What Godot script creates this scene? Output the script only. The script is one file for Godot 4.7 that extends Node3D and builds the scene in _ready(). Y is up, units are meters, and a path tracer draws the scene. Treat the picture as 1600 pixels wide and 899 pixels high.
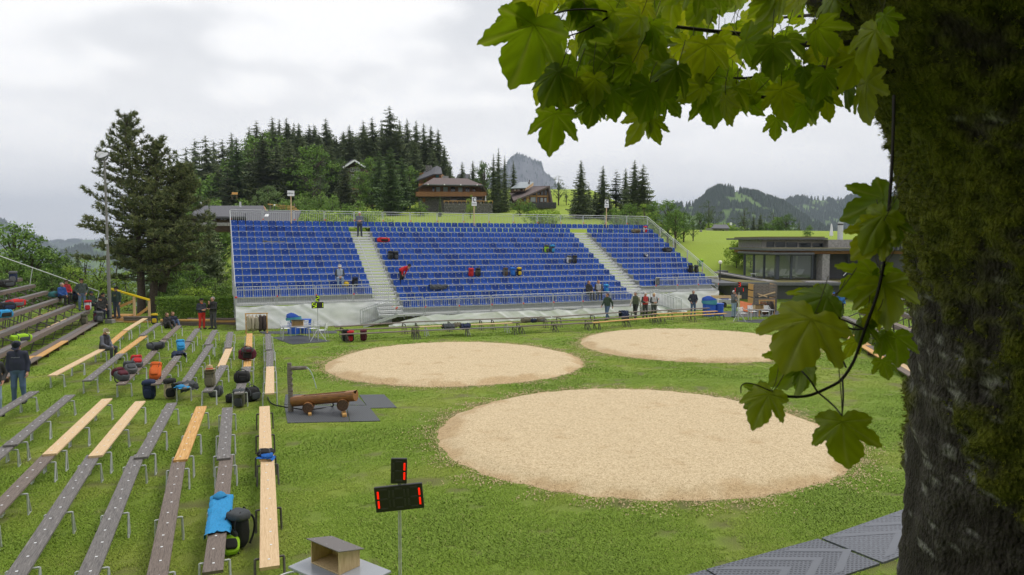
extends Node3D
# An alpine wrestling ground before the crowd arrives: blue seat stand, three sawdust rings, plank benches, chalets and a wooded hill.

class Geo:
	var v := PackedVector3Array()
	var n := PackedVector3Array()
	var c := PackedColorArray()
	var ix := PackedInt32Array()
	var col := Color.WHITE

	func put(p: Vector3, nn: Vector3) -> int:
		v.append(p)
		n.append(nn)
		c.append(col)
		return v.size() - 1

	func face(i: int, j: int, k: int) -> void:   # front faces run clockwise
		var g := (v[k] - v[i]).cross(v[j] - v[i])
		if g.dot(n[i] + n[j] + n[k]) >= 0.0:
			ix.append_array([i, j, k])
		else:
			ix.append_array([i, k, j])

	func tri(a: Vector3, b: Vector3, d: Vector3, hint := Vector3.ZERO) -> void:
		var g := (d - a).cross(b - a)
		if g.length_squared() < 1e-14:
			return
		g = g.normalized()
		if hint != Vector3.ZERO and g.dot(hint) < 0.0:
			g = -g
		face(put(a, g), put(b, g), put(d, g))

	func quad(a: Vector3, b: Vector3, d: Vector3, e: Vector3, hint := Vector3.ZERO) -> void:
		var g := (d - a).cross(b - a) + (e - a).cross(d - a)
		if g.length_squared() < 1e-14:
			return
		g = g.normalized()
		if hint != Vector3.ZERO and g.dot(hint) < 0.0:
			g = -g
		var i := put(a, g)
		var j := put(b, g)
		var k := put(d, g)
		var l := put(e, g)
		face(i, j, k)
		face(i, k, l)

	func box(t: Transform3D, s: Vector3, bev := 0.0) -> void:
		var h := s * 0.5
		var b := minf(bev, minf(h.x, minf(h.y, h.z)) * 0.8)
		for ax in 3:
			for sg in [-1.0, 1.0]:
				var u := (ax + 1) % 3
				var w := (ax + 2) % 3
				var q := []
				for m in [[-1, -1], [1, -1], [1, 1], [-1, 1]]:
					var p := Vector3.ZERO
					p[ax] = sg * h[ax]
					p[u] = m[0] * (h[u] - b)
					p[w] = m[1] * (h[w] - b)
					q.append(t * p)
				var nn := Vector3.ZERO
				nn[ax] = sg
				quad(q[0], q[1], q[2], q[3], t.basis * nn)
		if b <= 0.0:
			return
		for ax in 3:
			var u := (ax + 1) % 3
			var w := (ax + 2) % 3
			for su in [-1.0, 1.0]:
				for sw in [-1.0, 1.0]:
					var q := []
					for e in [-1.0, 1.0]:
						var p := Vector3.ZERO
						p[ax] = e * (h[ax] - b)
						p[u] = su * h[u]
						p[w] = sw * (h[w] - b)
						q.append(t * p)
						p[u] = su * (h[u] - b)
						p[w] = sw * h[w]
						q.append(t * p)
					var nn := Vector3.ZERO
					nn[u] = su
					nn[w] = sw
					quad(q[0], q[1], q[3], q[2], t.basis * nn)
		for sx in [-1.0, 1.0]:
			for sy in [-1.0, 1.0]:
				for sz in [-1.0, 1.0]:
					tri(t * Vector3(sx * h.x, sy * (h.y - b), sz * (h.z - b)), t * Vector3(sx * (h.x - b), sy * h.y, sz * (h.z - b)), t * Vector3(sx * (h.x - b), sy * (h.y - b), sz * h.z), t.basis * Vector3(sx, sy, sz))

	func bx(x0: float, y0: float, z0: float, x1: float, y1: float, z1: float, bev := 0.0) -> void:
		box(Transform3D(Basis(), Vector3(x0 + x1, y0 + y1, z0 + z1) * 0.5), Vector3(absf(x1 - x0), absf(y1 - y0), absf(z1 - z0)), bev)

	func beam(a: Vector3, b: Vector3, w: float, h: float, bev := 0.0) -> void:   # a bar of w by h from a to b, h upright
		var x := (b - a)
		var l := x.length()
		x = x / l
		var up := Vector3.UP if absf(x.y) < 0.97 else Vector3.FORWARD
		var z := x.cross(up).normalized()
		box(Transform3D(Basis(x, z.cross(x), z), (a + b) * 0.5), Vector3(l, h, w), bev)

	func tube(pts: PackedVector3Array, rad: Array, sides := 8, caps := true, wob: FastNoiseLite = null, amp := 0.0) -> void:
		var m := pts.size()
		var last := -1
		var nx := Vector3.ZERO
		for i in m:
			var d := (pts[mini(i + 1, m - 1)] - pts[maxi(i - 1, 0)]).normalized()
			if nx == Vector3.ZERO:
				nx = d.cross(Vector3.UP if absf(d.y) < 0.9 else Vector3.RIGHT).normalized()
			nx = (nx - d * nx.dot(d)).normalized()
			var ny := d.cross(nx)
			var r: float = rad[mini(i, rad.size() - 1)]
			var first := v.size()
			for k in sides + 1:
				var a := TAU * (k % sides) / sides
				var o := nx * cos(a) + ny * sin(a)
				var rr := r
				if wob:
					rr += wob.get_noise_3dv((pts[i] + o * r) * 1.0) * amp
				put(pts[i] + o * rr, o)
			if last >= 0:
				for k in sides:
					face(last + k, last + k + 1, first + k + 1)
					face(last + k, first + k + 1, first + k)
			if caps and r > 0.002 and (i == 0 or i == m - 1):
				var dd := -d if i == 0 else d
				var cc := put(pts[i], dd)
				var base := v.size()
				for k in sides:
					put(v[first + k], dd)
				for k in sides:
					face(cc, base + k, base + (k + 1) % sides)
			last = first

	func rod(a: Vector3, b: Vector3, r: float, sides := 6, r2 := -1.0) -> void:
		tube(PackedVector3Array([a, b]), [r, r if r2 < 0.0 else r2], sides)

	func blob(t: Transform3D, s: Vector3, e := 0.6, lat := 8, lon := 12, noise: FastNoiseLite = null, amp := 0.0, seedv := Vector3.ZERO) -> void:   # a rounded, slightly lumpy body
		var first := v.size()
		for i in lat + 1:
			var a := -PI / 2 + PI * i / lat
			for k in lon + 1:
				var b := TAU * (k % lon) / lon
				var p := Vector3(spow(cos(a), e) * spow(cos(b), e), spow(sin(a), e), spow(cos(a), e) * spow(sin(b), e))
				var nn := Vector3(spow(cos(a), 2 - e) * spow(cos(b), 2 - e) / s.x, spow(sin(a), 2 - e) / s.y, spow(cos(a), 2 - e) * spow(sin(b), 2 - e) / s.z).normalized()
				var q := p * s * 0.5
				if noise:
					q += nn * noise.get_noise_3dv(q * 4.5 + seedv) * amp
				put(t * q, (t.basis * nn).normalized())
		var w := lon + 1
		for i in lat:
			for k in lon:
				var o := first + i * w + k
				if i > 0:
					face(o, o + 1, o + w + 1)
				face(o, o + w + 1, o + w)
		if noise:
			renormal(first)

	func spow(x: float, e: float) -> float:
		return signf(x) * pow(absf(x), e)

	func renormal(first: int) -> void:   # smooth normals again for the vertices from first on, welding equal places
		var acc := {}
		for f in range(0, ix.size(), 3):
			if ix[f] < first:
				continue
			var g := (v[ix[f + 2]] - v[ix[f]]).cross(v[ix[f + 1]] - v[ix[f]])
			for m in 3:
				var key := Vector3i((v[ix[f + m]] * 2000.0).round())
				acc[key] = acc.get(key, Vector3.ZERO) + g
		for i in range(first, v.size()):
			var g: Vector3 = acc.get(Vector3i((v[i] * 2000.0).round()), n[i])
			if g.length_squared() > 1e-20:
				n[i] = g.normalized()

	func join(o: Geo, t: Transform3D, tint := false) -> void:
		var first := v.size()
		var nb := t.basis.inverse().transposed()
		for i in o.v.size():
			v.append(t * o.v[i])
			n.append((nb * o.n[i]).normalized())
			c.append(col if tint else o.c[i])
		var mirrored := t.basis.determinant() < 0.0
		for f in range(0, o.ix.size(), 3):
			if mirrored:
				ix.append_array([first + o.ix[f], first + o.ix[f + 2], first + o.ix[f + 1]])
			else:
				ix.append_array([first + o.ix[f], first + o.ix[f + 1], first + o.ix[f + 2]])

	func mesh(m: Material = null, to: ArrayMesh = null) -> ArrayMesh:
		var am := to if to else ArrayMesh.new()
		var a := []
		a.resize(Mesh.ARRAY_MAX)
		a[Mesh.ARRAY_VERTEX] = v
		a[Mesh.ARRAY_NORMAL] = n
		a[Mesh.ARRAY_COLOR] = c
		a[Mesh.ARRAY_INDEX] = ix
		am.add_surface_from_arrays(Mesh.PRIMITIVE_TRIANGLES, a)
		if m:
			am.surface_set_material(am.get_surface_count() - 1, m)
		return am


var M := {}
var taken := {}
var rng := RandomNumberGenerator.new()
var lump := FastNoiseLite.new()
var CAM := Vector3(0, 5, 0)


func numbered(called: String) -> String:
	var k: int = taken.get(called, 0)
	taken[called] = k + 1
	return called if k == 0 else "%s_%03d" % [called, k]


func tag(o: Node3D, label: String, category: String, group := "") -> Node3D:
	o.set_meta("label", label)
	o.set_meta("category", category)
	if group:
		o.set_meta("group", group)
	return o


func thing(called: String, label: String, category: String, at := Vector3.ZERO, turn := 0.0, group := "") -> Node3D:
	var o := Node3D.new()
	o.name = numbered(called)
	add_child(o)
	o.position = at
	o.rotation.y = turn
	return tag(o, label, category, group)


func part(called: String, g: Geo, m: Material, parent: Node3D) -> MeshInstance3D:
	return inst(called, g.mesh(m), parent)


func inst(called: String, mesh: Mesh, parent: Node3D, at := Transform3D()) -> MeshInstance3D:
	var o := MeshInstance3D.new()
	o.name = called if parent != self else numbered(called)
	o.mesh = mesh
	o.transform = at
	parent.add_child(o, true)
	return o


func structure(called: String, g: Geo, m: Material) -> MeshInstance3D:
	var o := part(called, g, m, self)
	o.set_meta("kind", "structure")
	return o


func scatter(called: String, mesh: Mesh, where: Array, cols: PackedColorArray, parent: Node3D) -> MultiMeshInstance3D:
	var mm := MultiMesh.new()
	mm.transform_format = MultiMesh.TRANSFORM_3D
	mm.use_colors = cols.size() > 0
	mm.mesh = mesh
	mm.instance_count = where.size()
	for i in where.size():
		mm.set_instance_transform(i, where[i])
		if cols.size():
			mm.set_instance_color(i, cols[i])
	var o := MultiMeshInstance3D.new()
	o.name = called if parent != self else numbered(called)
	o.multimesh = mm
	o.set_meta("kind", "stuff")
	parent.add_child(o, true)
	return o


func lin(r: float, g: float, b: float, a := 1.0) -> Color:   # a real-world base colour as albedo_color wants it
	var c := Color(r, g, b).linear_to_srgb()
	c.a = a
	return c


func noise_tex(freq: float, ramp: Array, size := 512, seedn := 1, oct := 4, normal := false, kind := FastNoiseLite.TYPE_SIMPLEX_SMOOTH, gain := 0.55) -> NoiseTexture2D:
	var f := FastNoiseLite.new()
	f.noise_type = kind
	f.seed = seedn
	f.frequency = freq
	f.fractal_octaves = oct
	f.fractal_gain = gain
	var t := NoiseTexture2D.new()
	t.width = size
	t.height = size
	t.seamless = true
	t.noise = f
	if normal:
		t.as_normal_map = true
		t.bump_strength = 6.0
	elif ramp.size():
		var g := Gradient.new()
		var off := PackedFloat32Array()
		var cs := PackedColorArray()
		for r in ramp:
			off.append(r[0])
			cs.append(lin(r[1], r[2], r[3]))
		g.offsets = off
		g.colors = cs
		t.color_ramp = g
	return t


func mat(r: float, g: float, b: float, rough := 0.8, metal := 0.0) -> StandardMaterial3D:
	var m := StandardMaterial3D.new()
	m.albedo_color = lin(r, g, b)
	m.roughness = rough
	m.metallic = metal
	return m


func grained(t: Texture2D, scale: Vector3, rough := 0.8, bump: Texture2D = null, depth := 0.4, off := Vector3.ZERO, world := false) -> StandardMaterial3D:
	var m := StandardMaterial3D.new()
	m.albedo_texture = t
	m.uv1_triplanar = true
	m.uv1_world_triplanar = world
	m.uv1_scale = scale
	m.uv1_offset = off
	m.roughness = rough
	if bump:
		m.heightmap_enabled = true
		m.heightmap_texture = bump
		m.heightmap_scale = depth
	return m


func painted(rough := 0.8, t: Texture2D = null, scale := Vector3.ONE) -> StandardMaterial3D:   # the mesh's own colours
	var m := StandardMaterial3D.new()
	m.vertex_color_use_as_albedo = true
	m.roughness = rough
	if t:
		m.albedo_texture = t
		m.uv1_triplanar = true
		m.uv1_scale = scale
	return m


func prof(d: float, pts: Array) -> float:   # a smooth curve through [d, h] pairs
	if d <= pts[0][0]:
		return pts[0][1]
	for i in range(1, pts.size()):
		if d <= pts[i][0]:
			var t: float = (d - pts[i - 1][0]) / (pts[i][0] - pts[i - 1][0])
			t = lerpf(t, t * t * (3 - 2 * t), 0.6)
			return lerpf(pts[i - 1][1], pts[i][1], t)
	return pts[-1][1]


func ground_y(x: float, z: float) -> float:
	var d := -z
	if d < 8.5:
		return prof(-d, [[-8.5, 0.0], [-5.0, 1.8], [-2.0, 3.3], [8.0, 3.6], [40.0, 6.0]])
	if d < 50.0 and x > -40.0:
		return 0.0
	var a := x / d
	var hill := prof(d, [[58, 0.0], [68, 1.2], [85, 4.4], [118, 9.4], [130, 10.6], [142, 11.6], [175, 17.5], [230, 22], [330, 6], [480, -60], [900, -160]])
	var lawn := prof(d, [[55, 0.0], [66, 1.3], [90, 5.0], [112, 6.75], [128, 6.9], [150, 4], [300, -40], [900, -160]])
	var vale := prof(d, [[48, 0.0], [60, -1.5], [80, -8], [140, -30], [300, -80], [900, -160]])
	var h := lerpf(vale, hill, smoothstep(-0.56, -0.34, a))
	h = lerpf(h, lawn, smoothstep(0.10, 0.30, a))
	if d < 60.0:
		h = lerpf(0.0, h, smoothstep(50.0, 60.0, d))
	return h + lump.get_noise_2d(x * 0.02, z * 0.02) * 0.25 * smoothstep(60.0, 90.0, d)


func on_ground(x: float, z: float) -> Vector3:
	return Vector3(x, ground_y(x, z), z)


func make_sky() -> void:
	var cam := Camera3D.new()
	cam.name = "camera"
	add_child(cam)
	cam.position = CAM
	cam.rotation_degrees.x = -3.634
	cam.near = 0.1
	cam.far = 20000.0
	var lens := CameraAttributesPhysical.new()
	lens.frustum_focal_length = 29.633
	lens.frustum_focus_distance = 28.0
	lens.frustum_far = 20000.0
	lens.frustum_near = 0.1
	lens.exposure_aperture = 11.0
	cam.attributes = lens
	cam.fov = 44.091
	cam.current = true
	# overcast sky: a flat cloud sheet seen from below, grey where it is thick and white where it thins
	var w := 1024
	var h := 512
	var im := Image.create(w, h, false, Image.FORMAT_RGBF)
	var big := FastNoiseLite.new()
	big.seed = 11
	big.frequency = 0.55
	big.fractal_octaves = 5
	big.fractal_gain = 0.5
	var fine := FastNoiseLite.new()
	fine.seed = 5
	fine.frequency = 2.2
	fine.fractal_octaves = 5
	for y in h:
		var el := PI / 2 - PI * (y + 0.5) / h
		for x in w:
			var az := TAU * (x + 0.5) / w
			var c := Color(0.30, 0.32, 0.30)
			if el > 0.0:
				var reach := minf(1.0 / (sin(el) + 0.10), 9.0)
				var px := cos(az) * cos(el) * reach
				var pz := sin(az) * cos(el) * reach
				var b := big.get_noise_2d(px * 1.0 + 3.1, pz * 1.0)
				var s := fine.get_noise_2d(px * 0.8, pz * 0.8 + 7.0)
				var thick := clampf(0.54 + b * 1.0 + s * 0.5, 0.0, 1.0)
				var k := smoothstep(0.03, 0.45, el)
				var low := Color(1.03, 1.015, 1.0)
				var bright := Color(0.92, 0.92, 0.925)
				var grey := Color(0.49, 0.515, 0.56)
				c = low.lerp(bright.lerp(grey, smoothstep(0.30, 0.85, thick)), lerpf(0.10, 0.95, k))
				c = c.lerp(Color(0.97, 0.97, 0.97), clampf(s * 0.5, 0.0, 0.35) * (1.0 - 0.5 * k))
			im.set_pixel(x, y, c)
	var pm := PanoramaSkyMaterial.new()
	pm.panorama = ImageTexture.create_from_image(im)
	pm.energy_multiplier = 1.13
	var sky := Sky.new()
	sky.sky_material = pm
	var env := Environment.new()
	env.background_mode = Environment.BG_SKY
	env.sky = sky
	env.tonemap_mode = Environment.TONE_MAPPER_LINEAR
	env.tonemap_exposure = 1.1
	env.sdfgi_enabled = true
	env.ssao_enabled = true
	env.ssil_enabled = true
	env.fog_enabled = true
	env.fog_density = 0.00015
	env.fog_light_color = Color(0.84, 0.89, 0.97)
	var we := WorldEnvironment.new()
	we.name = "world_environment"
	we.environment = env
	add_child(we)
	var sun := DirectionalLight3D.new()
	sun.name = "sun"
	sun.light_energy = 0.5
	sun.light_angular_distance = 24.0
	sun.light_color = Color(1.0, 0.97, 0.92)
	sun.shadow_enabled = true
	sun.rotation_degrees = Vector3(-60, 112, 0)
	add_child(sun)


func make_materials() -> void:
	var wood_bump := noise_tex(0.02, [], 512, 9, 4)
	var dark := noise_tex(0.012, [[0.0, 0.06, 0.055, 0.053], [0.35, 0.135, 0.125, 0.12], [0.5, 0.20, 0.185, 0.178], [0.62, 0.125, 0.115, 0.108], [0.8, 0.27, 0.25, 0.24], [1.0, 0.34, 0.315, 0.30]], 512, 3, 5)
	var brown := noise_tex(0.012, [[0.0, 0.055, 0.044, 0.037], [0.35, 0.15, 0.118, 0.098], [0.5, 0.22, 0.175, 0.15], [0.65, 0.13, 0.10, 0.082], [1.0, 0.31, 0.26, 0.225]], 512, 8, 5)
	var pale := noise_tex(0.010, [[0.0, 0.50, 0.33, 0.17], [0.4, 0.66, 0.47, 0.27], [0.55, 0.72, 0.53, 0.32], [0.7, 0.60, 0.41, 0.22], [1.0, 0.76, 0.58, 0.37]], 512, 4, 4)
	var amber := noise_tex(0.010, [[0.0, 0.36, 0.17, 0.045], [0.4, 0.56, 0.30, 0.085], [0.6, 0.64, 0.37, 0.12], [1.0, 0.70, 0.44, 0.18]], 512, 6, 4)
	for k in 3:
		var o := Vector3(k * 0.31, k * 0.17, k * 0.23)
		M["dark%d" % k] = grained(dark, Vector3(0.35, 6, 6), 0.75, wood_bump, 0.25, o)
		M["brown%d" % k] = grained(brown, Vector3(0.35, 6, 6), 0.75, wood_bump, 0.25, o)
		M["pale%d" % k] = grained(pale, Vector3(0.3, 5, 5), 0.7, wood_bump, 0.12, o)
		M["amber%d" % k] = grained(amber, Vector3(0.3, 5, 5), 0.65, wood_bump, 0.12, o)
	M.old_board = grained(noise_tex(0.012, [[0.0, 0.06, 0.05, 0.045], [0.45, 0.16, 0.14, 0.12], [0.6, 0.22, 0.19, 0.165], [1.0, 0.32, 0.28, 0.24]], 512, 14, 5), Vector3(0.6, 5, 5), 0.9, wood_bump, 0.3)
	M.log = grained(noise_tex(0.011, [[0.0, 0.08, 0.03, 0.010], [0.4, 0.25, 0.105, 0.030], [0.6, 0.34, 0.15, 0.045], [0.8, 0.20, 0.08, 0.024], [1.0, 0.42, 0.21, 0.075]], 512, 21, 5), Vector3(0.4, 3, 3), 0.5, wood_bump, 0.2)
	M.log_end = grained(noise_tex(0.03, [[0.0, 0.035, 0.02, 0.013], [0.5, 0.09, 0.05, 0.03], [1.0, 0.17, 0.10, 0.06]], 256, 22, 4), Vector3(3, 3, 3), 0.85)
	M.galv = grained(noise_tex(0.02, [[0.0, 0.42, 0.44, 0.45], [0.5, 0.54, 0.56, 0.57], [1.0, 0.64, 0.66, 0.67]], 256, 31, 3), Vector3(1.5, 1.5, 1.5), 0.45)
	M.galv.metallic = 0.35
	M.deck = grained(noise_tex(0.02, [[0.0, 0.48, 0.49, 0.49], [0.5, 0.60, 0.61, 0.61], [1.0, 0.69, 0.70, 0.70]], 256, 33, 4), Vector3(2, 2, 2), 0.6)
	M.dark_steel = grained(noise_tex(0.03, [[0.0, 0.06, 0.055, 0.05], [0.6, 0.13, 0.12, 0.11], [1.0, 0.22, 0.19, 0.16]], 256, 35, 4), Vector3(2, 2, 2), 0.55)
	M.dark_steel.metallic = 0.3
	M.sheet = grained(noise_tex(0.01, [[0.0, 0.82, 0.83, 0.84], [0.5, 0.88, 0.885, 0.89], [1.0, 0.91, 0.915, 0.92]], 512, 37, 3), Vector3(0.25, 0.25, 0.25), 0.5)
	M.gap_board = mat(0.46, 0.48, 0.46, 0.7)  # grey of the boards added behind the seat gaps
	M.sticker = mat(0.78, 0.80, 0.82, 0.5)
	M.red_pin = mat(0.75, 0.10, 0.05, 0.5)
	M.white_paint = mat(0.78, 0.79, 0.80, 0.4)
	M.black_plastic = mat(0.018, 0.018, 0.020, 0.45)
	M.dark_plastic = mat(0.035, 0.035, 0.04, 0.5)
	M.blue_plastic = mat(0.02, 0.10, 0.55, 0.45)
	M.teal_film = mat(0.06, 0.28, 0.36, 0.3)
	M.rubber = grained(noise_tex(0.02, [[0.0, 0.028, 0.031, 0.038], [0.5, 0.05, 0.055, 0.066], [1.0, 0.085, 0.092, 0.108]], 512, 41, 5), Vector3(1, 1, 1), 0.55)
	M.rubber_dark = mat(0.02, 0.021, 0.025, 0.7)
	M.cloth = painted(0.9, noise_tex(0.03, [[0.0, 0.6, 0.6, 0.6], [0.5, 0.9, 0.9, 0.9], [1.0, 1.0, 1.0, 1.0]], 256, 43, 4), Vector3(3, 3, 3))
	M.skin = painted(0.7)
	M.water = StandardMaterial3D.new()
	M.water.albedo_color = Color(0.75, 0.80, 0.84, 0.5)
	M.water.transparency = BaseMaterial3D.TRANSPARENCY_ALPHA
	M.water.roughness = 0.03
	M.glass = StandardMaterial3D.new()
	M.glass.albedo_color = Color(0.5, 0.56, 0.55, 0.14)
	M.glass.transparency = BaseMaterial3D.TRANSPARENCY_ALPHA
	M.glass.roughness = 0.02
	M.dark_glass = mat(0.02, 0.025, 0.03, 0.06)
	M.blind = mat(0.45, 0.50, 0.48, 0.35)
	M.concrete = grained(noise_tex(0.012, [[0.0, 0.20, 0.19, 0.19], [0.5, 0.28, 0.27, 0.265], [1.0, 0.36, 0.35, 0.34]], 512, 51, 5), Vector3(0.6, 0.6, 0.6), 0.9)
	M.grey_panel = mat(0.065, 0.067, 0.075, 0.6)
	M.slab = grained(noise_tex(0.02, [[0.0, 0.07, 0.073, 0.08], [1.0, 0.13, 0.135, 0.145]], 256, 52, 4), Vector3(1, 1, 1), 0.6)
	M.frame = mat(0.055, 0.065, 0.08, 0.45, 0.2)
	M.chalet_wood = grained(noise_tex(0.012, [[0.0, 0.13, 0.055, 0.02], [0.5, 0.30, 0.14, 0.05], [1.0, 0.40, 0.21, 0.085]], 512, 53, 5), Vector3(0.2, 2.5, 0.2), 0.7)
	M.chalet_dark = grained(noise_tex(0.012, [[0.0, 0.03, 0.018, 0.012], [0.5, 0.075, 0.045, 0.03], [1.0, 0.12, 0.075, 0.05]], 512, 54, 5), Vector3(0.2, 2.5, 0.2), 0.8)
	M.roof_brown = grained(noise_tex(0.05, [[0.0, 0.075, 0.055, 0.055], [0.5, 0.14, 0.105, 0.10], [1.0, 0.21, 0.165, 0.155]], 512, 55, 3), Vector3(0.8, 1.5, 0.8), 0.85)
	M.roof_grey = grained(noise_tex(0.05, [[0.0, 0.06, 0.06, 0.068], [0.5, 0.10, 0.10, 0.115], [1.0, 0.15, 0.15, 0.165]], 512, 56, 3), Vector3(0.8, 1.5, 0.8), 0.8)
	M.roof_metal = mat(0.26, 0.30, 0.32, 0.35, 0.3)
	M.stone = grained(noise_tex(0.035, [[0.0, 0.035, 0.033, 0.03], [0.4, 0.12, 0.115, 0.105], [0.6, 0.19, 0.18, 0.165], [1.0, 0.34, 0.33, 0.31]], 512, 57, 2, false, FastNoiseLite.TYPE_CELLULAR), Vector3(0.25, 0.5, 0.25), 0.95)
	M.dark_stone = grained(noise_tex(0.035, [[0.0, 0.018, 0.018, 0.02], [0.5, 0.05, 0.05, 0.055], [1.0, 0.13, 0.13, 0.135]], 256, 62, 4), Vector3(0.8, 0.8, 0.8), 0.95)
	M.roof_moss = grained(noise_tex(0.03, [[0.0, 0.09, 0.09, 0.03], [0.4, 0.15, 0.16, 0.045], [0.6, 0.19, 0.15, 0.07], [1.0, 0.26, 0.24, 0.10]], 512, 63, 5), Vector3(0.5, 0.5, 0.5), 1.0)
	M.sign = mat(0.80, 0.80, 0.81, 0.5)
	M.ink = mat(0.03, 0.03, 0.035, 0.6)
	M.yellow_paint = mat(0.80, 0.58, 0.01, 0.5)
	M.birch_ply = grained(noise_tex(0.012, [[0.0, 0.52, 0.36, 0.18], [0.5, 0.64, 0.47, 0.26], [1.0, 0.70, 0.54, 0.32]], 512, 58, 4), Vector3(4, 0.5, 4), 0.6)
	M.lid_grey = mat(0.16, 0.145, 0.14, 0.55)
	M.table_grey = grained(noise_tex(0.2, [[0.0, 0.26, 0.28, 0.31], [0.5, 0.33, 0.35, 0.39], [1.0, 0.42, 0.44, 0.48]], 256, 59, 2), Vector3(3, 3, 3), 0.18)
	M.orange_sheet = grained(noise_tex(0.01, [[0.0, 0.55, 0.13, 0.04], [1.0, 0.72, 0.22, 0.07]], 256, 60, 4), Vector3(1, 1, 1), 0.6)
	M.cord = mat(0.012, 0.012, 0.013, 0.6)
	M.lamp_head = mat(0.10, 0.105, 0.11, 0.5)
	M.lens = mat(0.45, 0.46, 0.46, 0.25)
	M.globe = mat(0.85, 0.82, 0.74, 0.35)
	M.red_led = lit(Color(1.0, 0.10, 0.02), 1.0)
	M.lime_led = lit(Color(0.82, 1.0, 0.05), 1.0)
	M.bark = grained(noise_tex(0.02, [[0.0, 0.025, 0.018, 0.014], [0.5, 0.07, 0.052, 0.04], [1.0, 0.14, 0.11, 0.09]], 512, 61, 5), Vector3(2.5, 0.6, 2.5), 0.95)
	M.leaf = painted(0.75)
	M.leaf.backlight_enabled = true
	M.leaf.backlight = Color(0.62, 0.66, 0.35)
	M.needle = painted(0.8)


func lit(c: Color, e: float) -> StandardMaterial3D:
	var m := mat(0.3, 0.02, 0.01, 0.5)
	m.albedo_color = c * 0.6
	m.emission_enabled = true
	m.emission = c
	m.emission_energy_multiplier = e
	return m


const STAND_X := -15.77
const STAND_Z := -40.373
const STAND_C := 0.923
const STAND_S := 0.386
const RINGS := [[3.28, -18.64, 5.33], [-2.41, -29.68, 5.44], [8.92, -34.86, 5.68]]   # x, z, radius of the sawdust rings


func in_ring(x: float, z: float, grow: float) -> bool:
	for r in RINGS:
		if Vector2(x - r[0], z - r[1]).length() < r[2] + grow:
			return true
	return false


func make_ground() -> void:
	lump.seed = 4
	lump.frequency = 1.0
	lump.fractal_octaves = 4
	var patch := FastNoiseLite.new()
	patch.seed = 21
	patch.frequency = 0.22
	patch.fractal_octaves = 5
	var worn := FastNoiseLite.new()
	worn.seed = 77
	worn.frequency = 0.9
	worn.fractal_octaves = 4
	var g := Geo.new()
	# one sheet in fans of growing cells, fine over the arena and coarse to the horizon
	var ds := []
	var d := -60.0
	while d < 0.0:
		ds.append(d)
		d += 6.0
	d = 0.0
	while d < 9000.0:
		ds.append(d)
		d += 0.3 if d < 58.0 else (2.0 if d < 260.0 else d * 0.12)
	var nx := 170
	for i in ds.size():
		for k in nx + 1:
			var t := -1.0 + 2.0 * k / nx
			var half := maxf(46.0, absf(ds[i]) * 1.15 + 8.0)
			var x := t * half
			var z: float = -ds[i]
			var y := ground_y(x, z)
			var p := patch.get_noise_2d(x, z)
			var q := worn.get_noise_2d(x, z)
			var c := Color(0.205, 0.31, 0.028).lerp(Color(0.275, 0.345, 0.045), smoothstep(-0.1, 0.5, p))
			c = c.lerp(Color(0.17, 0.265, 0.022), smoothstep(0.05, 0.5, -p) * 0.6)
			if ds[i] < 60.0 and ds[i] > 8.0:
				var bare := smoothstep(0.20, 0.5, q + 0.35 * p)
				for r in RINGS:
					var off: float = Vector2(x - r[0], z - r[1]).length() - r[2]
					bare = maxf(bare, smoothstep(0.9, 0.0, off) * smoothstep(-0.2, 0.35, q + p * 0.6) * 0.9)
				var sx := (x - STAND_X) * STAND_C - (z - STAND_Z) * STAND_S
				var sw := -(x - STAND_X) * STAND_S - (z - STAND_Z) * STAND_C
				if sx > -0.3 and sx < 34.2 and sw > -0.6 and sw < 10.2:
					bare = 1.35  # shade under the stand, painted into the turf as dark brown
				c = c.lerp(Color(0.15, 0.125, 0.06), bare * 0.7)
			elif ds[i] > 60.0:
				c = c.lerp(Color(0.30, 0.40, 0.028), 0.75)
				if ds[i] > 300.0:
					c = Color(0.06, 0.10, 0.035).lerp(Color(0.10, 0.16, 0.05), p + 0.5)
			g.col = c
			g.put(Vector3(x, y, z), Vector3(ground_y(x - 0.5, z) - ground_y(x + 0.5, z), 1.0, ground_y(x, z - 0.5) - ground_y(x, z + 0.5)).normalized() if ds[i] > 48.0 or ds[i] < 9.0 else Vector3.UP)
	for i in ds.size() - 1:
		for k in nx:
			var o := i * (nx + 1) + k
			g.face(o, o + 1, o + nx + 2)
			g.face(o, o + nx + 2, o + nx + 1)
	var turf := painted(0.95, noise_tex(0.06, [[0.0, 0.55, 0.53, 0.5], [0.4, 0.82, 0.82, 0.8], [0.6, 0.95, 0.95, 0.92], [1.0, 1.0, 1.0, 1.0]], 1024, 71, 5, false, FastNoiseLite.TYPE_SIMPLEX_SMOOTH, 0.75), Vector3(0.45, 0.45, 0.45))
	turf.uv1_world_triplanar = true
	turf.heightmap_enabled = true
	turf.heightmap_texture = noise_tex(0.08, [], 1024, 72, 5)
	turf.heightmap_scale = 2.5
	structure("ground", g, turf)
	make_rings()
	make_grass(patch, worn)


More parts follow.
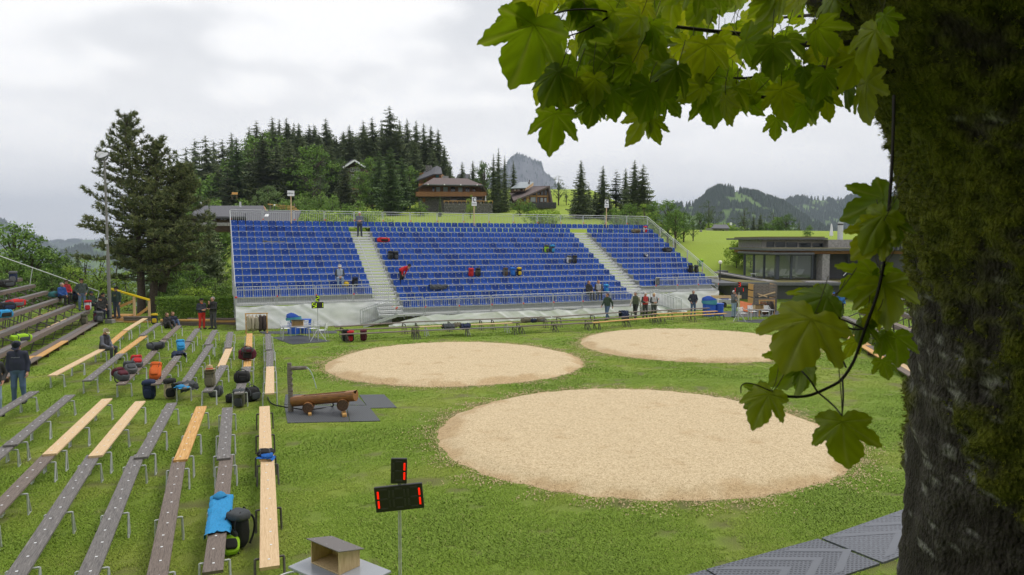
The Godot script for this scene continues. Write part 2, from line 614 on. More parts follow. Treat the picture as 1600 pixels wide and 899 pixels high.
func grain_tex(n: int, seedn: int) -> ImageTexture:   # sawdust: random grains of several sizes, which repeat without a seam
	rng.seed = seedn
	var lay := []
	for k in 4:
		var m := n >> k
		var b := PackedFloat32Array()
		b.resize(m * m)
		for i in m * m:
			b[i] = rng.randf()
		lay.append(b)
	var im := Image.create(n, n, false, Image.FORMAT_RGB8)
	for y in n:
		for x in n:
			var s := 0.0
			for k in 4:
				var m := n >> k
				s += lay[k][(y >> k) * m + (x >> k)] * [0.30, 0.32, 0.24, 0.14][k]
			var t := smoothstep(0.22, 0.52, s)
			var c := Color(0.30, 0.21, 0.11).lerp(Color(0.63, 0.50, 0.31), t).lerp(Color(0.76, 0.635, 0.43), smoothstep(0.55, 0.8, s))
			im.set_pixel(x, y, c.linear_to_srgb())
	return ImageTexture.create_from_image(im)


func make_rings() -> void:
	var tex := grain_tex(512, 81)
	var dust := painted(1.0, tex, Vector3(0.33, 0.33, 0.33))
	dust.uv1_world_triplanar = true
	dust.heightmap_enabled = true
	dust.heightmap_texture = tex
	dust.heightmap_scale = 1.5
	var edge := FastNoiseLite.new()
	edge.seed = 15
	edge.frequency = 1.1
	edge.fractal_octaves = 5
	var names := ["largest pale sawdust wrestling ring near the red digit board", "pale sawdust wrestling ring behind the log fountain", "far pale sawdust wrestling ring beside the stand's second stairs"]
	for ri in RINGS.size():
		var r: Array = RINGS[ri]
		var g := Geo.new()
		var rings := 46
		var seg := 220
		for i in rings + 1:
			for k in seg + 1:
				var a := TAU * (k % seg) / seg
				var dir := Vector3(cos(a), 0, sin(a))
				var wob := edge.get_noise_2d(r[0] + dir.x * r[2] * 1.0, r[1] + dir.z * r[2])
				var full: float = r[2] * (1.0 + 0.012 * sin(a * 3.0 + ri) + 0.022 * wob + 0.012 * edge.get_noise_2d(dir.x * 40.0 + ri * 9.0, dir.z * 40.0))
				var t := float(i) / rings
				t = t if t < 0.85 else 0.85 + (t - 0.85) * 1.0
				var rr := full * t
				var p: Vector3 = Vector3(r[0], 0, r[1]) + dir * rr
				var drop := full - rr
				var y := 0.16 * smoothstep(0.0, 0.75, drop) - 0.01
				y += edge.get_noise_2d(p.x * 1.7, p.z * 1.7) * 0.028 * smoothstep(0.0, 0.5, drop)
				var browning := smoothstep(0.25, 0.7, edge.get_noise_2d(p.x * 0.5 + 31.0, p.z * 0.5) * 0.9 + 0.75 * smoothstep(1.0, 0.15, drop))  # browner towards the ring edge and in random patches
				g.col = Color.WHITE.lerp(Color(0.70, 0.58, 0.44), browning * 0.6)
				g.put(Vector3(p.x, y, p.z), Vector3.UP)
		for i in rings:
			for k in seg:
				var o := i * (seg + 1) + k
				g.face(o, o + 1, o + seg + 2)
				g.face(o, o + seg + 2, o + seg + 1)
		g.renormal(0)
		var o := part("sawdust_ring", g, dust, self)
		tag(o, names[ri], "sawdust ring", "sawdust wrestling rings")
	# shavings strewn over the grass round the rings
	var f := Geo.new()
	f.quad(Vector3(-0.012, 0, -0.005), Vector3(0.012, 0.004, -0.005), Vector3(0.012, 0.005, 0.005), Vector3(-0.012, 0.002, 0.005), Vector3.UP)
	var where := []
	rng.seed = 90
	for i in 34000:
		var r: Array = RINGS[rng.randi() % 3]
		var a := rng.randf() * TAU
		var off := absf(rng.randfn(0.0, 0.38)) + 0.0
		var w := edge.get_noise_2d(r[0] + cos(a) * r[2], r[1] + sin(a) * r[2])
		if w < -0.15 and off > 0.25:
			continue
		var rr: float = r[2] * (1.0 + 0.012 * sin(a * 3.0) + 0.022 * w) - 0.15 + off
		where.append(Transform3D(Basis(Vector3(rng.randf() - 0.5, 1.0, rng.randf() - 0.5).normalized(), rng.randf() * TAU).scaled(Vector3.ONE * rng.randf_range(0.7, 1.9)), Vector3(r[0] + cos(a) * rr, rng.randf_range(0.015, 0.05), r[1] + sin(a) * rr)))
	var chips := []
	for i in 16000:
		var r: Array = RINGS[[0, 0, 0, 1, 2][rng.randi() % 5]]
		var a := rng.randf() * TAU
		var rr: float = r[2] * 0.93 * sqrt(rng.randf())
		chips.append(Transform3D(Basis(Vector3.UP, rng.randf() * TAU).scaled(Vector3.ONE * rng.randf_range(0.4, 1.1)), Vector3(r[0] + cos(a) * rr, 0.155 + rng.randf() * 0.02, r[1] + sin(a) * rr)))
	var oc := scatter("wood_chips", f.mesh(mat(0.34, 0.235, 0.12, 0.9)), chips, PackedColorArray(), self)
	oc.set_meta("label", "darker wood chips lying on the sawdust")
	oc.set_meta("category", "wood chips")
	var o := scatter("sawdust_shavings", f.mesh(mat(0.58, 0.43, 0.26, 0.9)), where, PackedColorArray(), self)
	o.set_meta("label", "loose sawdust shavings strewn over grass round the rings")
	o.set_meta("category", "sawdust")


func make_grass(patch: FastNoiseLite, worn: FastNoiseLite) -> void:
	rng.seed = 7
	for tier in 2:
		var f := Geo.new()
		for k in 7:
			var a := TAU * k / 7.0 + rng.randf() * 0.7
			var lean := rng.randf_range(0.9, 2.0)
			var h := rng.randf_range(0.012, 0.024)
			var base := Vector3(rng.randf() - 0.5, 0, rng.randf() - 0.5) * 0.07
			var tip := base + Vector3(cos(a) * lean * h, h, sin(a) * lean * h)
			var side := Vector3(-sin(a), 0, cos(a)) * (0.0038 if tier == 0 else 0.007)
			f.col = Color.WHITE * rng.randf_range(0.9, 1.08)
			f.col.a = 1.0
			var mid := base.lerp(tip, 0.55) + Vector3(0, h * 0.16, 0)
			f.tri(base - side, base + side, mid + side * 0.8, Vector3.UP)
			f.tri(mid - side * 0.8, mid + side * 0.8, tip, Vector3.UP)
			f.tri(base - side, mid + side * 0.8, mid - side * 0.8, Vector3.UP)
		var blade := painted(0.7)
		blade.backlight_enabled = true
		blade.backlight = Color(0.35, 0.38, 0.2)
		var where := []
		var cols := PackedColorArray()
		var want := 260000 if tier == 0 else 90000
		var tries := 0
		while where.size() < want and tries < want * 3:
			tries += 1
			var d := 9.6 + 22.0 * pow(rng.randf(), 1.25) if tier == 0 else rng.randf_range(26.0, 56.0)
			var x := rng.randf_range(-0.76, 0.66) * (d + 1.0)
			if in_ring(x, -d, 0.02) or under_mat(x, -d):
				continue
			var q := worn.get_noise_2d(x, -d)
			var p := patch.get_noise_2d(x, -d)
			if rng.randf() < smoothstep(0.14, 0.42, q + 0.35 * p):
				continue
			var s := rng.randf_range(0.7, 1.3) * (1.0 if tier == 0 else 1.35) * (1.0 + 0.5 * smoothstep(0.0, 0.5, -p))
			where.append(Transform3D(Basis(Vector3.UP, rng.randf() * TAU).scaled(Vector3(s, s * rng.randf_range(0.7, 1.2), s)), Vector3(x, -0.004, -d)))
			var c := Color(0.24, 0.365, 0.024).lerp(Color(0.315, 0.40, 0.045), smoothstep(-0.1, 0.5, p))
			c = c.lerp(Color(0.19, 0.30, 0.022), smoothstep(0.05, 0.5, -p) * 0.6)
			c = c.lerp(Color(0.42, 0.38, 0.14), 0.5 if rng.randf() < 0.04 else 0.0)
			cols.append(c * rng.randf_range(0.9, 1.1))
		var o := scatter("grass", f.mesh(blade), where, cols, self)
		o.set_meta("label", "short mown grass of the arena" if tier == 0 else "short mown grass farther off by the stand")
		o.set_meta("category", "grass")


var MATS := [PackedVector2Array([Vector2(-6.994, -21.535), Vector2(-5.088, -21.45), Vector2(-4.529, -19.513), Vector2(-6.214, -19.373)]), PackedVector2Array([Vector2(-7.452, -23.096), Vector2(-5.094, -22.998), Vector2(-4.48, -21.535), Vector2(-7.022, -21.621)]), PackedVector2Array([Vector2(-5.069, -21.45), Vector2(-4.403, -21.45), Vector2(-3.686, -19.584), Vector2(-4.511, -19.513)]), PackedVector2Array([Vector2(-5.01, -22.998), Vector2(-4.201, -23.047), Vector2(-3.482, -21.197), Vector2(-4.316, -21.115)]), PackedVector2Array([Vector2(2.963, -10.524), Vector2(5.144, -11.64), Vector2(5.705, -10.717), Vector2(3.452, -9.528)]), PackedVector2Array([Vector2(5.215, -11.666), Vector2(7.821, -13.274), Vector2(8.464, -12.318), Vector2(5.771, -10.75)]), PackedVector2Array([Vector2(1.149, -9.51), Vector2(2.928, -10.503), Vector2(3.411, -9.51), Vector2(1.775, -8.656)]), PackedVector2Array([Vector2(-12.609, -37.081), Vector2(-11.402, -38.113), Vector2(-9.147, -35.633), Vector2(-10.772, -34.51)]), PackedVector2Array([Vector2(-14.186, -39.628), Vector2(-9.948, -39.916), Vector2(-9.598, -38.787), Vector2(-13.616, -38.514)]), PackedVector2Array([Vector2(14.093, -44.986), Vector2(18.342, -46.906), Vector2(17.594, -43.56), Vector2(14.691, -44.084)]), PackedVector2Array([Vector2(15.718, -43.387), Vector2(18.667, -44.621), Vector2(17.665, -40.959), Vector2(15.286, -40.357)]), PackedVector2Array([Vector2(15.216, -51.279), Vector2(20.368, -51.761), Vector2(19.133, -47.72), Vector2(14.131, -47.31)])]


func under_mat(x: float, z: float) -> bool:
	for m in MATS:
		if Geometry2D.is_point_in_polygon(Vector2(x, z), m):
			return true
	return false


const ROW_D := 0.795
const ROW_H := 0.392
const BACK_W := 9.545
const LONG := 33.909
const AISLE := [7.95, 9.45, 25.87, 27.4]


func deck_h(i: int) -> float:
	return 1.478 + ROW_H * i


func barrier(parent: Node3D, a: Vector3, b: Vector3, high: float, gap := 0.12, upper := false) -> void:   # a railing panel between two base points
	var g := Geo.new()
	var up := Vector3(0, high, 0)
	var low := Vector3(0, 0.09, 0)
	g.rod(a, a + up, 0.024, 8)
	g.rod(b, b + up, 0.024, 8)
	g.rod(a + up, b + up, 0.022, 6)
	g.rod(a + low, b + low, 0.018, 6)
	var top := up
	if upper:
		top = up - Vector3(0, 0.15, 0)
		g.rod(a + top, b + top, 0.018, 6)
	var n := int((b - a).length() / gap)
	for k in range(1, n):
		var p := a.lerp(b, float(k) / n)
		g.rod(p + low, p + top, 0.012, 4)
	var o := part("railing", g, M.galv, parent)
	var pin := Geo.new()
	pin.box(Transform3D(Basis(), a + up * 0.42 + Vector3(0, 0, 0.04)), Vector3(0.075, 0.10, 0.05), 0.01)
	part("lock_pin", pin, M.red_pin, o)


func railing_run(parent: Node3D, a: Vector3, b: Vector3, high: float, each := 2.05, upper := false) -> void:
	var n := maxi(1, int(round((b - a).length() / each)))
	for k in n:
		var p := a.lerp(b, float(k) / n)
		var q := a.lerp(b, float(k + 1) / n)
		var s := (q - p).normalized() * 0.04
		barrier(parent, p + s, q - s, high, 0.12, upper)


func seat_mesh(m: Material) -> ArrayMesh:
	var g := Geo.new()
	var prof2 := [Vector2(0.005, 0.37), Vector2(-0.015, 0.402), Vector2(-0.18, 0.392), Vector2(-0.33, 0.40), Vector2(-0.375, 0.43), Vector2(-0.395, 0.55), Vector2(-0.415, 0.70), Vector2(-0.425, 0.735), Vector2(-0.445, 0.72)]
	var nx := 6
	var first := 0
	for i in prof2.size():
		for k in nx + 1:
			var t := -1.0 + 2.0 * k / nx
			var half := 0.222 if i > 1 else 0.212
			if i >= prof2.size() - 2:
				half = 0.195
			var dish := (t * t) * 0.02
			var p := Vector3(t * half, prof2[i].y, prof2[i].x)
			if i >= 4:
				p.z += dish
				p.y -= (t * t * t * t) * 0.02 if i >= prof2.size() - 2 else 0.0
			elif i > 0:
				p.y += dish * 0.6
			g.put(p, Vector3(0, 1, 0.6).normalized())
	for i in prof2.size() - 1:
		for k in nx:
			var o := first + i * (nx + 1) + k
			g.face(o, o + 1, o + nx + 2)
			g.face(o, o + nx + 2, o + nx + 1)
	g.renormal(0)
	var am := g.mesh(m)
	var t := Geo.new()
	t.box(Transform3D(Basis(Vector3.RIGHT, -0.12), Vector3(0, 0.645, -0.388)), Vector3(0.05, 0.022, 0.008))
	t.mesh(M.sticker, am)
	var l := Geo.new()
	l.bx(-0.17, 0.30, -0.40, -0.14, 0.385, -0.06)
	l.bx(0.14, 0.30, -0.40, 0.17, 0.385, -0.06)
	l.mesh(M.galv, am)
	return am


func skirt(parent: Node3D, a: Vector3, b: Vector3, h0: float, h1: float, seedv: float, sag := 0.10) -> void:   # white sheeting hung along the front, sagging between its ties
	var g := Geo.new()
	var long := (b - a).length()
	var e := (b - a) / long
	var out := Vector3(-e.z, 0, e.x)
	if out.z < 0.0:
		out = -out
	var nx := int(long / 0.10)
	var ny := 18
	for i in ny + 1:
		for k in nx + 1:
			var s := long * k / nx
			var bay := fposmod(s + seedv, 2.05) / 2.05
			var dip := 4.0 * bay * (1.0 - bay)
			var top := lerpf(h0, h1, s / long) - sag * dip * (0.6 + 0.4 * sin(s * 0.7 + seedv))
			var t := float(i) / ny
			var y := top * t - 0.01
			var fold := 0.0
			var drop := (top - y)
			fold += 0.03 * sin((drop - dip * 0.22) * 19.0 + s * 0.9 + 2.0 * lump.get_noise_2d(s * 0.5, seedv)) * exp(-drop * 3.5) * dip * (0.5 + lump.get_noise_2d(s * 0.35 + 40.0, seedv))
			fold += 0.06 * lump.get_noise_2d(s * 0.35 + seedv * 3.0, y * 0.5)
			fold += 0.02 * sin((s * 1.1 + y * 2.6) * 3.0 + 3.0 * lump.get_noise_2d(s * 0.3, y)) * smoothstep(0.1, 0.5, lump.get_noise_2d(s * 0.22 + 60.0, y * 0.4 + seedv) + 0.15)
			fold += 0.045 * exp(-pow((lump.get_noise_2d(s * 0.3 + y * 0.45 + 9.0, seedv)) / 0.06, 2.0))
			g.put(a + e * s + Vector3(0, y, 0) + out * (fold + 0.05), out)
	for i in ny:
		for k in nx:
			var o := i * (nx + 1) + k
			g.face(o, o + 1, o + nx + 2)
			g.face(o, o + nx + 2, o + nx + 1)
	g.renormal(0)
	part("sheeting", g, M.sheet, parent)


func make_stand() -> void:
	var st := thing("grandstand", "long temporary grandstand of blue plastic seats on steel scaffolding", "grandstand", Vector3(-15.77, 0, -40.373), 0.396)
	# decks
	for i in range(-2, 12):
		var g := Geo.new()
		var w0 := i * ROW_D
		var spans := [[AISLE[1] - 0.02, AISLE[2] + 0.02]] if i < 0 else [[0.0, AISLE[0] + 0.02], [AISLE[1] - 0.02, AISLE[2] + 0.02], [AISLE[3] - 0.02, LONG]]
		if i == 11:
			spans = [[0.0, LONG]]
		for s in spans:
			g.bx(s[0], deck_h(i) - 0.05, -w0 - ROW_D + 0.06, s[1], deck_h(i), -w0, 0.006)
			g.bx(s[0], deck_h(i) - 0.13, -w0 - 0.05, s[1], deck_h(i) - 0.052, -w0 + 0.012, 0.004)
			g.bx(s[0], deck_h(i) + 0.32, -w0 - 0.345, s[1], deck_h(i) + 0.36, -w0 - 0.295)
		part("row_deck", g, M.deck, st)
	for i in range(-2, 11):
		var g := Geo.new()
		var w1 := (i + 1) * ROW_D - 0.045
		for s in ([[AISLE[1], AISLE[2]]] if i < 0 else [[0.0, AISLE[0]], [AISLE[1], AISLE[2]], [AISLE[3], LONG]]):
			g.bx(s[0] + 0.03, deck_h(i) + 0.004, -w1, s[1] - 0.03, deck_h(i) + 0.255, -w1 + 0.02)
		part("added_gap_board", g, M.gap_board, st)  # boards added to dull the bright view through the seat gaps
	# seats: the nearest 300 one by one, the rest together
	var spots := []
	for i in range(-2, 12):
		var blocks := [[AISLE[1], AISLE[2], 33]] if i < 0 else [[0.0, AISLE[0], 16], [AISLE[1], AISLE[2], 33], [AISLE[3], LONG, 13]]
		if i == 11:
			blocks = [[0.0, LONG, 68]]
		for b in blocks:
			for k in b[2]:
				var u: float = lerpf(b[0], b[1], (k + 0.5) / b[2])
				spots.append(Vector3(u, deck_h(i), -i * ROW_D - 0.30))
	var away := func(p: Vector3) -> float: return (st.transform * p).distance_to(CAM)
	spots.sort_custom(func(a, b): return away.call(a) < away.call(b))
	var tones := [Color(0.017, 0.066, 0.30), Color(0.021, 0.077, 0.34), Color(0.013, 0.046, 0.22), Color(0.024, 0.08, 0.33)]
	var meshes := []
	for t in tones:
		var sm := mat(t.r, t.g, t.b, 0.55)
		sm.metallic_specular = 0.3
		meshes.append(seat_mesh(sm))
	rng.seed = 31
	var rest := []
	var cols := PackedColorArray()
	for k in spots.size():
		var pick: int = [0, 0, 1, 1, 3, 0, 2][rng.randi() % 7]
		if k < 300:
			inst("seat", meshes[pick], st, Transform3D(Basis(), spots[k]))
		else:
			rest.append(Transform3D(Basis(), spots[k]))
			cols.append(tones[pick])
	var pm := painted(0.55)
	pm.metallic_specular = 0.3
	scatter("seats", seat_mesh(pm), rest, cols, st)
	# stairs in the two aisles
	for ai in [0, 2]:
		for i in range(-2, 11):
			for half in 2:
				var h := deck_h(i) + half * ROW_H * 0.5
				var w := i * ROW_D + (0.0 if half == 0 else 0.40)
				var g := Geo.new()
				g.bx(AISLE[ai] + 0.04, h - 0.045, -w - 0.40, AISLE[ai + 1] - 0.04, h, -w, 0.006)
				g.bx(AISLE[ai] + 0.06, h - 0.145, -w - 0.03, AISLE[ai + 1] - 0.06, h - 0.047, -w - 0.006)
				part("step", g, M.deck, st)
		for u in [AISLE[ai] + 0.02, AISLE[ai + 1] - 0.02]:
			var g := Geo.new()
			g.beam(Vector3(u, deck_h(-2) - 0.2, 1.5), Vector3(u, deck_h(10) - 0.2, -10 * ROW_D), 0.035, 0.22)
			part("stringer", g, M.galv, st)
	# scaffolding below
	for k in 17:
		var u := 0.05 + (LONG - 0.1) * k / 16.0
		var mid := u > AISLE[1] and u < AISLE[2]
		var g := Geo.new()
		for w in [0.0, 2.385, 4.77, 7.155, 9.5]:
			var top := deck_h(int(w / ROW_D)) - 0.16
			g.rod(Vector3(u, 0, -w - 0.08), Vector3(u, minf(top, deck_h(11) - 0.16), -w - 0.08), 0.028, 6)
		if mid:
			g.rod(Vector3(u, 0, 1.50), Vector3(u, deck_h(-2) - 0.14, 1.50), 0.028, 6)
		g.rod(Vector3(u, 0.25, -0.08), Vector3(u, 3.4, -4.85), 0.022, 5)
		g.rod(Vector3(u, 0.3, -4.85), Vector3(u, 4.9, -9.5), 0.022, 5)
		g.rod(Vector3(u, 0.25, -0.08), Vector3(u, 0.25, -9.5), 0.022, 5)
		g.rod(Vector3(u, 2.3, -2.4), Vector3(u, 2.3, -9.5), 0.022, 5)
		g.beam(Vector3(u, deck_h(0) - 0.2, -0.05), Vector3(u, deck_h(11) - 0.2, -11 * ROW_D), 0.04, 0.10)
		part("support_frame", g, M.galv, st)
	# railings
	railing_run(st, Vector3(0.02, deck_h(0) - 0.02, 0.06), Vector3(8.85, deck_h(0) - 0.02, 0.06), 1.0)
	railing_run(st, Vector3(10.65, deck_h(-2) - 0.02, 1.66), Vector3(25.8, deck_h(-2) - 0.02, 1.66), 1.0)
	railing_run(st, Vector3(28.3, deck_h(0) - 0.02, 0.06), Vector3(LONG, deck_h(0) - 0.02, 0.06), 1.0)
	railing_run(st, Vector3(0.0, 6.15, -BACK_W), Vector3(LONG, 6.15, -BACK_W), 1.11, 2.1, true)
	for side in [0.0, LONG]:
		var pts := []
		for k in 6:
			var t := k / 5.0
			pts.append(Vector3(side, lerpf(deck_h(0) - 0.05, 6.15, t), lerpf(0.06, -BACK_W, t)))
		for k in 5:
			barrier(st, pts[k] + Vector3(0, 0, -0.04), pts[k + 1] + Vector3(0, 0, 0.04), 1.06, 0.17, true)
	# landings and the stairs down to the grass
	for s in [[8.9, 10.62, -1.0], [25.83, 27.5, 1.0]]:
		var g := Geo.new()
		g.bx(s[0], deck_h(-2) - 0.06, 0.62, s[1], deck_h(-2) - 0.004, 1.62, 0.005)
		part("landing", g, M.deck, st)
		barrier(st, Vector3(s[0] + 0.05, deck_h(-2), 1.66), Vector3(s[1] - 0.05, deck_h(-2), 1.66), 1.0)
		var x0: float = s[0] if s[2] < 0 else s[1]
		for k in 4:
			var g2 := Geo.new()
			var xx: float = x0 + s[2] * (0.05 + k * 0.42)
			var hh := deck_h(-2) * (3.4 - k) / 4.0
			g2.bx(minf(xx, xx + s[2] * 0.36), hh - 0.04, 0.70, maxf(xx, xx + s[2] * 0.36), hh, 1.55, 0.005)
			part("step", g2, M.chalet_dark, st)
		for z in [0.66, 1.60]:
			var a := Vector3(x0, deck_h(-2) - 0.05, z)
			var b := Vector3(x0 + s[2] * 1.95, 0.0, z)
			barrier(st, a, b, 0.98, 0.13)
			var g3 := Geo.new()
			g3.beam(a + Vector3(0, -0.05, 0), b + Vector3(0, 0.06, 0), 0.04, 0.16)
			part("stringer", g3, M.galv, st)
	# white sheeting
	skirt(st, Vector3(0.0, 0, 0.06), Vector3(9.0, 0, 0.06), 1.40, 1.40, 0.3)
	skirt(st, Vector3(8.4, 0, 1.74), Vector3(10.6, 0, 1.74), 0.12, 0.62, 1.0, 0.02)
	skirt(st, Vector3(10.6, 0, 1.72), Vector3(25.9, 0, 1.72), 0.66, 0.66, 1.3, 0.12)
	skirt(st, Vector3(27.3, 0, 1.70), Vector3(30.2, 0, 1.20), 0.62, 0.12, 0.2, 0.02)
	skirt(st, Vector3(27.0, 0, 0.10), Vector3(LONG, 0, 0.10), 1.40, 1.42, 0.9)
	skirt(st, Vector3(0.0, 0, -1.5), Vector3(-0.02, 0, 0.06), 1.35, 1.40, 2.0, 0.03)
	skirt(st, Vector3(LONG + 0.03, 0, -2.5), Vector3(LONG + 0.05, 0, 0.08), 1.35, 1.42, 2.0, 0.03)
	# section boards on the back railing
	sector_sign("white section board with small print on thin post, leftmost on stand's top rail", 4.05, 8.66, 8.28, 0.48, "", "Sektor C")
	sector_sign("white section board with large C below the big chalet", 17.814, 8.42, 7.86, 0.42, "C", "Sektor")
	sector_sign("white section board with large C, farthest right on stand's top rail", 29.731, 8.50, 7.94, 0.42, "C", "Sektor")
	st_xf = st.transform


var st_xf := Transform3D()


func words(text: String, high: float, deep := 0.004) -> TextMesh:
	var t := TextMesh.new()
	var fnt := SystemFont.new()
	fnt.font_names = PackedStringArray(["Droid Sans"])
	fnt.font_weight = 700
	t.font = fnt
	t.text = text
	t.font_size = 32
	t.pixel_size = high / 24.0
	t.depth = deep
	t.material = M.ink
	return t


func sector_sign(label: String, u: float, top: float, low: float, wide: float, big: String, small: String) -> void:
	var xf := Transform3D(Basis(Vector3.UP, 0.396), Vector3(-15.77, 0, -40.373)) * Transform3D(Basis(), Vector3(u, 0, -BACK_W + 0.10))
	var o := thing("section_sign", label, "sign", xf * Vector3(0, deck_h(11), 0), 0.396, "section boards on the stand")
	var d := -deck_h(11)
	var g := Geo.new()
	g.bx(-0.035, 0, -0.02, 0.035, low + d + 0.05, 0.02, 0.004)
	part("post", g, M.pale0, o)
	var b := Geo.new()
	if big:
		b.bx(-wide * 0.42, low + 0.28 + d, 0.022, wide * 0.42, top + d + 0.12, 0.032)
		b.bx(-wide * 0.5, low + d, 0.034, wide * 0.5, low + 0.30 + d, 0.044)
	else:
		b.bx(-wide * 0.5, low + d, 0.022, wide * 0.5, top + d, 0.032)
	var bd := part("board", b, M.sign, o)
	if big:
		var t := inst("letter", words(big, 0.34), bd, Transform3D(Basis(), Vector3(0, (low + 0.28 + top + 0.12) * 0.5 + d, 0.0355)))
		t.mesh.material = M.ink
		inst("lettering", words(small, 0.085), bd, Transform3D(Basis(), Vector3(0, low + 0.16 + d, 0.048)))
	else:
		inst("lettering", words(small, 0.12), bd, Transform3D(Basis(), Vector3(0, (low + top) * 0.5 + d, 0.0355)))


const PLANKS := [
	["near", 8, 0, 1, "dark", 0.497, -14.405, -21.121, -13.122, -17.3],
	["near", 7, 0, 2, "dark", 0.497, -13.0, -20.611, -11.167, -15.569],
	["near", 7, 1, 2, "dark", 0.45, -11.379, -15.939, -10.499, -13.614],
	["near", 6, 0, 2, "pale", 0.497, -11.619, -20.099, -9.853, -14.895],
	["near", 6, 1, 2, "brown", 0.45, -9.94, -15.004, -8.413, -10.852],
	["near", 5, 0, 2, "pale", 0.497, -10.495, -19.772, -8.804, -14.771],
	["near", 5, 1, 2, "dark", 0.45, -8.924, -14.867, -6.749, -9.361],
	["near", 4, 0, 2, "dark", 0.497, -9.499, -19.564, -7.784, -14.667],
	["near", 4, 1, 2, "dark", 0.45, -7.943, -14.776, -5.769, -9.361],
	["near", 3, 0, 2, "amber", 0.497, -8.491, -19.147, -6.881, -14.49],
	["near", 3, 1, 2, "brown", 0.45, -6.952, -14.555, -4.759, -9.216],
	["near", 2, 0, 2, "dark", 0.497, -7.715, -18.997, -6.032, -14.592],
	["near", 2, 1, 2, "brown", 0.45, -6.047, -14.776, -4.159, -9.607],
	["near", 1, 0, 2, "pale", 0.497, -6.761, -19.147, -5.13, -14.534],
	["near", 1, 1, 2, "pale", 0.45, -5.212, -14.867, -3.419, -9.745],
	["far", 8, 0, 3, "pale", 0.497, -21.749, -41.859, -19.795, -36.168],
	["far", 8, 1, 3, "amber", 0.45, -20.003, -36.547, -17.516, -30.296],
	["far", 8, 2, 3, "pale", 0.497, -17.336, -29.89, -15.574, -23.841],
	["far", 7, 0, 3, "dark", 0.497, -19.688, -39.35, -17.929, -34.157],
	["far", 7, 1, 3, "amber", 0.45, -17.869, -34.276, -16.01, -28.714],
	["far", 7, 2, 3, "dark", 0.497, -15.793, -28.416, -13.867, -22.943],
	["far", 6, 0, 3, "brown", 0.497, -17.995, -38.131, -16.224, -33.009],
	["far", 6, 1, 3, "brown", 0.45, -16.331, -33.132, -13.851, -26.413],
	["far", 6, 2, 3, "brown", 0.497, -13.731, -26.139, -12.414, -22.313],
	["far", 5, 0, 3, "dark", 0.497, -16.364, -36.708, -14.753, -32.144],
	["far", 5, 1, 3, "dark", 0.45, -14.908, -32.481, -12.904, -26.843],
	["far", 5, 2, 3, "brown", 0.497, -12.782, -26.565, -11.316, -22.313],
	["far", 4, 0, 3, "dark", 0.497, -15.22, -36.168, -13.459, -31.124],
	["far", 4, 1, 3, "dark", 0.45, -13.412, -31.351, -11.85, -26.555],
	["far", 4, 2, 3, "dark", 0.497, -11.727, -26.279, -10.206, -21.715],
	["far", 3, 0, 3, "dark", 0.497, -14.112, -35.387, -12.156, -30.166],
	["far", 3, 1, 3, "pale", 0.45, -12.191, -30.389, -10.685, -25.859],
	["far", 3, 2, 3, "dark", 0.497, -10.519, -25.658, -9.212, -21.241],
	["far", 2, 0, 3, "amber", 0.497, -12.931, -34.761, -11.13, -29.8],
	["far", 2, 1, 3, "amber", 0.45, -11.281, -30.204, -9.633, -25.591],
	["far", 2, 2, 3, "dark", 0.497, -9.546, -25.391, -8.158, -20.966],
	["far", 1, 0, 3, "dark", 0.497, -11.937, -34.517, -10.217, -29.619],
	["far", 1, 1, 3, "dark", 0.45, -10.314, -30.021, -8.818, -25.591],
	["far", 1, 2, 3, "pale", 0.497, -8.728, -25.391, -7.241, -20.966]]


func trestle_mesh(m: Material) -> ArrayMesh:   # cross bar under the plank with an A-frame at either end; x runs along the plank
	var g := Geo.new()
	g.rod(Vector3(0, -0.065, -0.20), Vector3(0, -0.065, 0.20), 0.019, 8)
	for s in [-1.0, 1.0]:
		var t := Vector3(0, -0.065, s * 0.20)
		g.rod(t, Vector3(-0.02, -0.455, s * 0.21), 0.019, 8)
		g.rod(t, Vector3(0.15, -0.455, s * 0.21), 0.017, 8)
		g.rod(Vector3(-0.05, -0.455, s * 0.21), Vector3(0.17, -0.455, s * 0.21), 0.016, 8)
	return g.mesh(m)


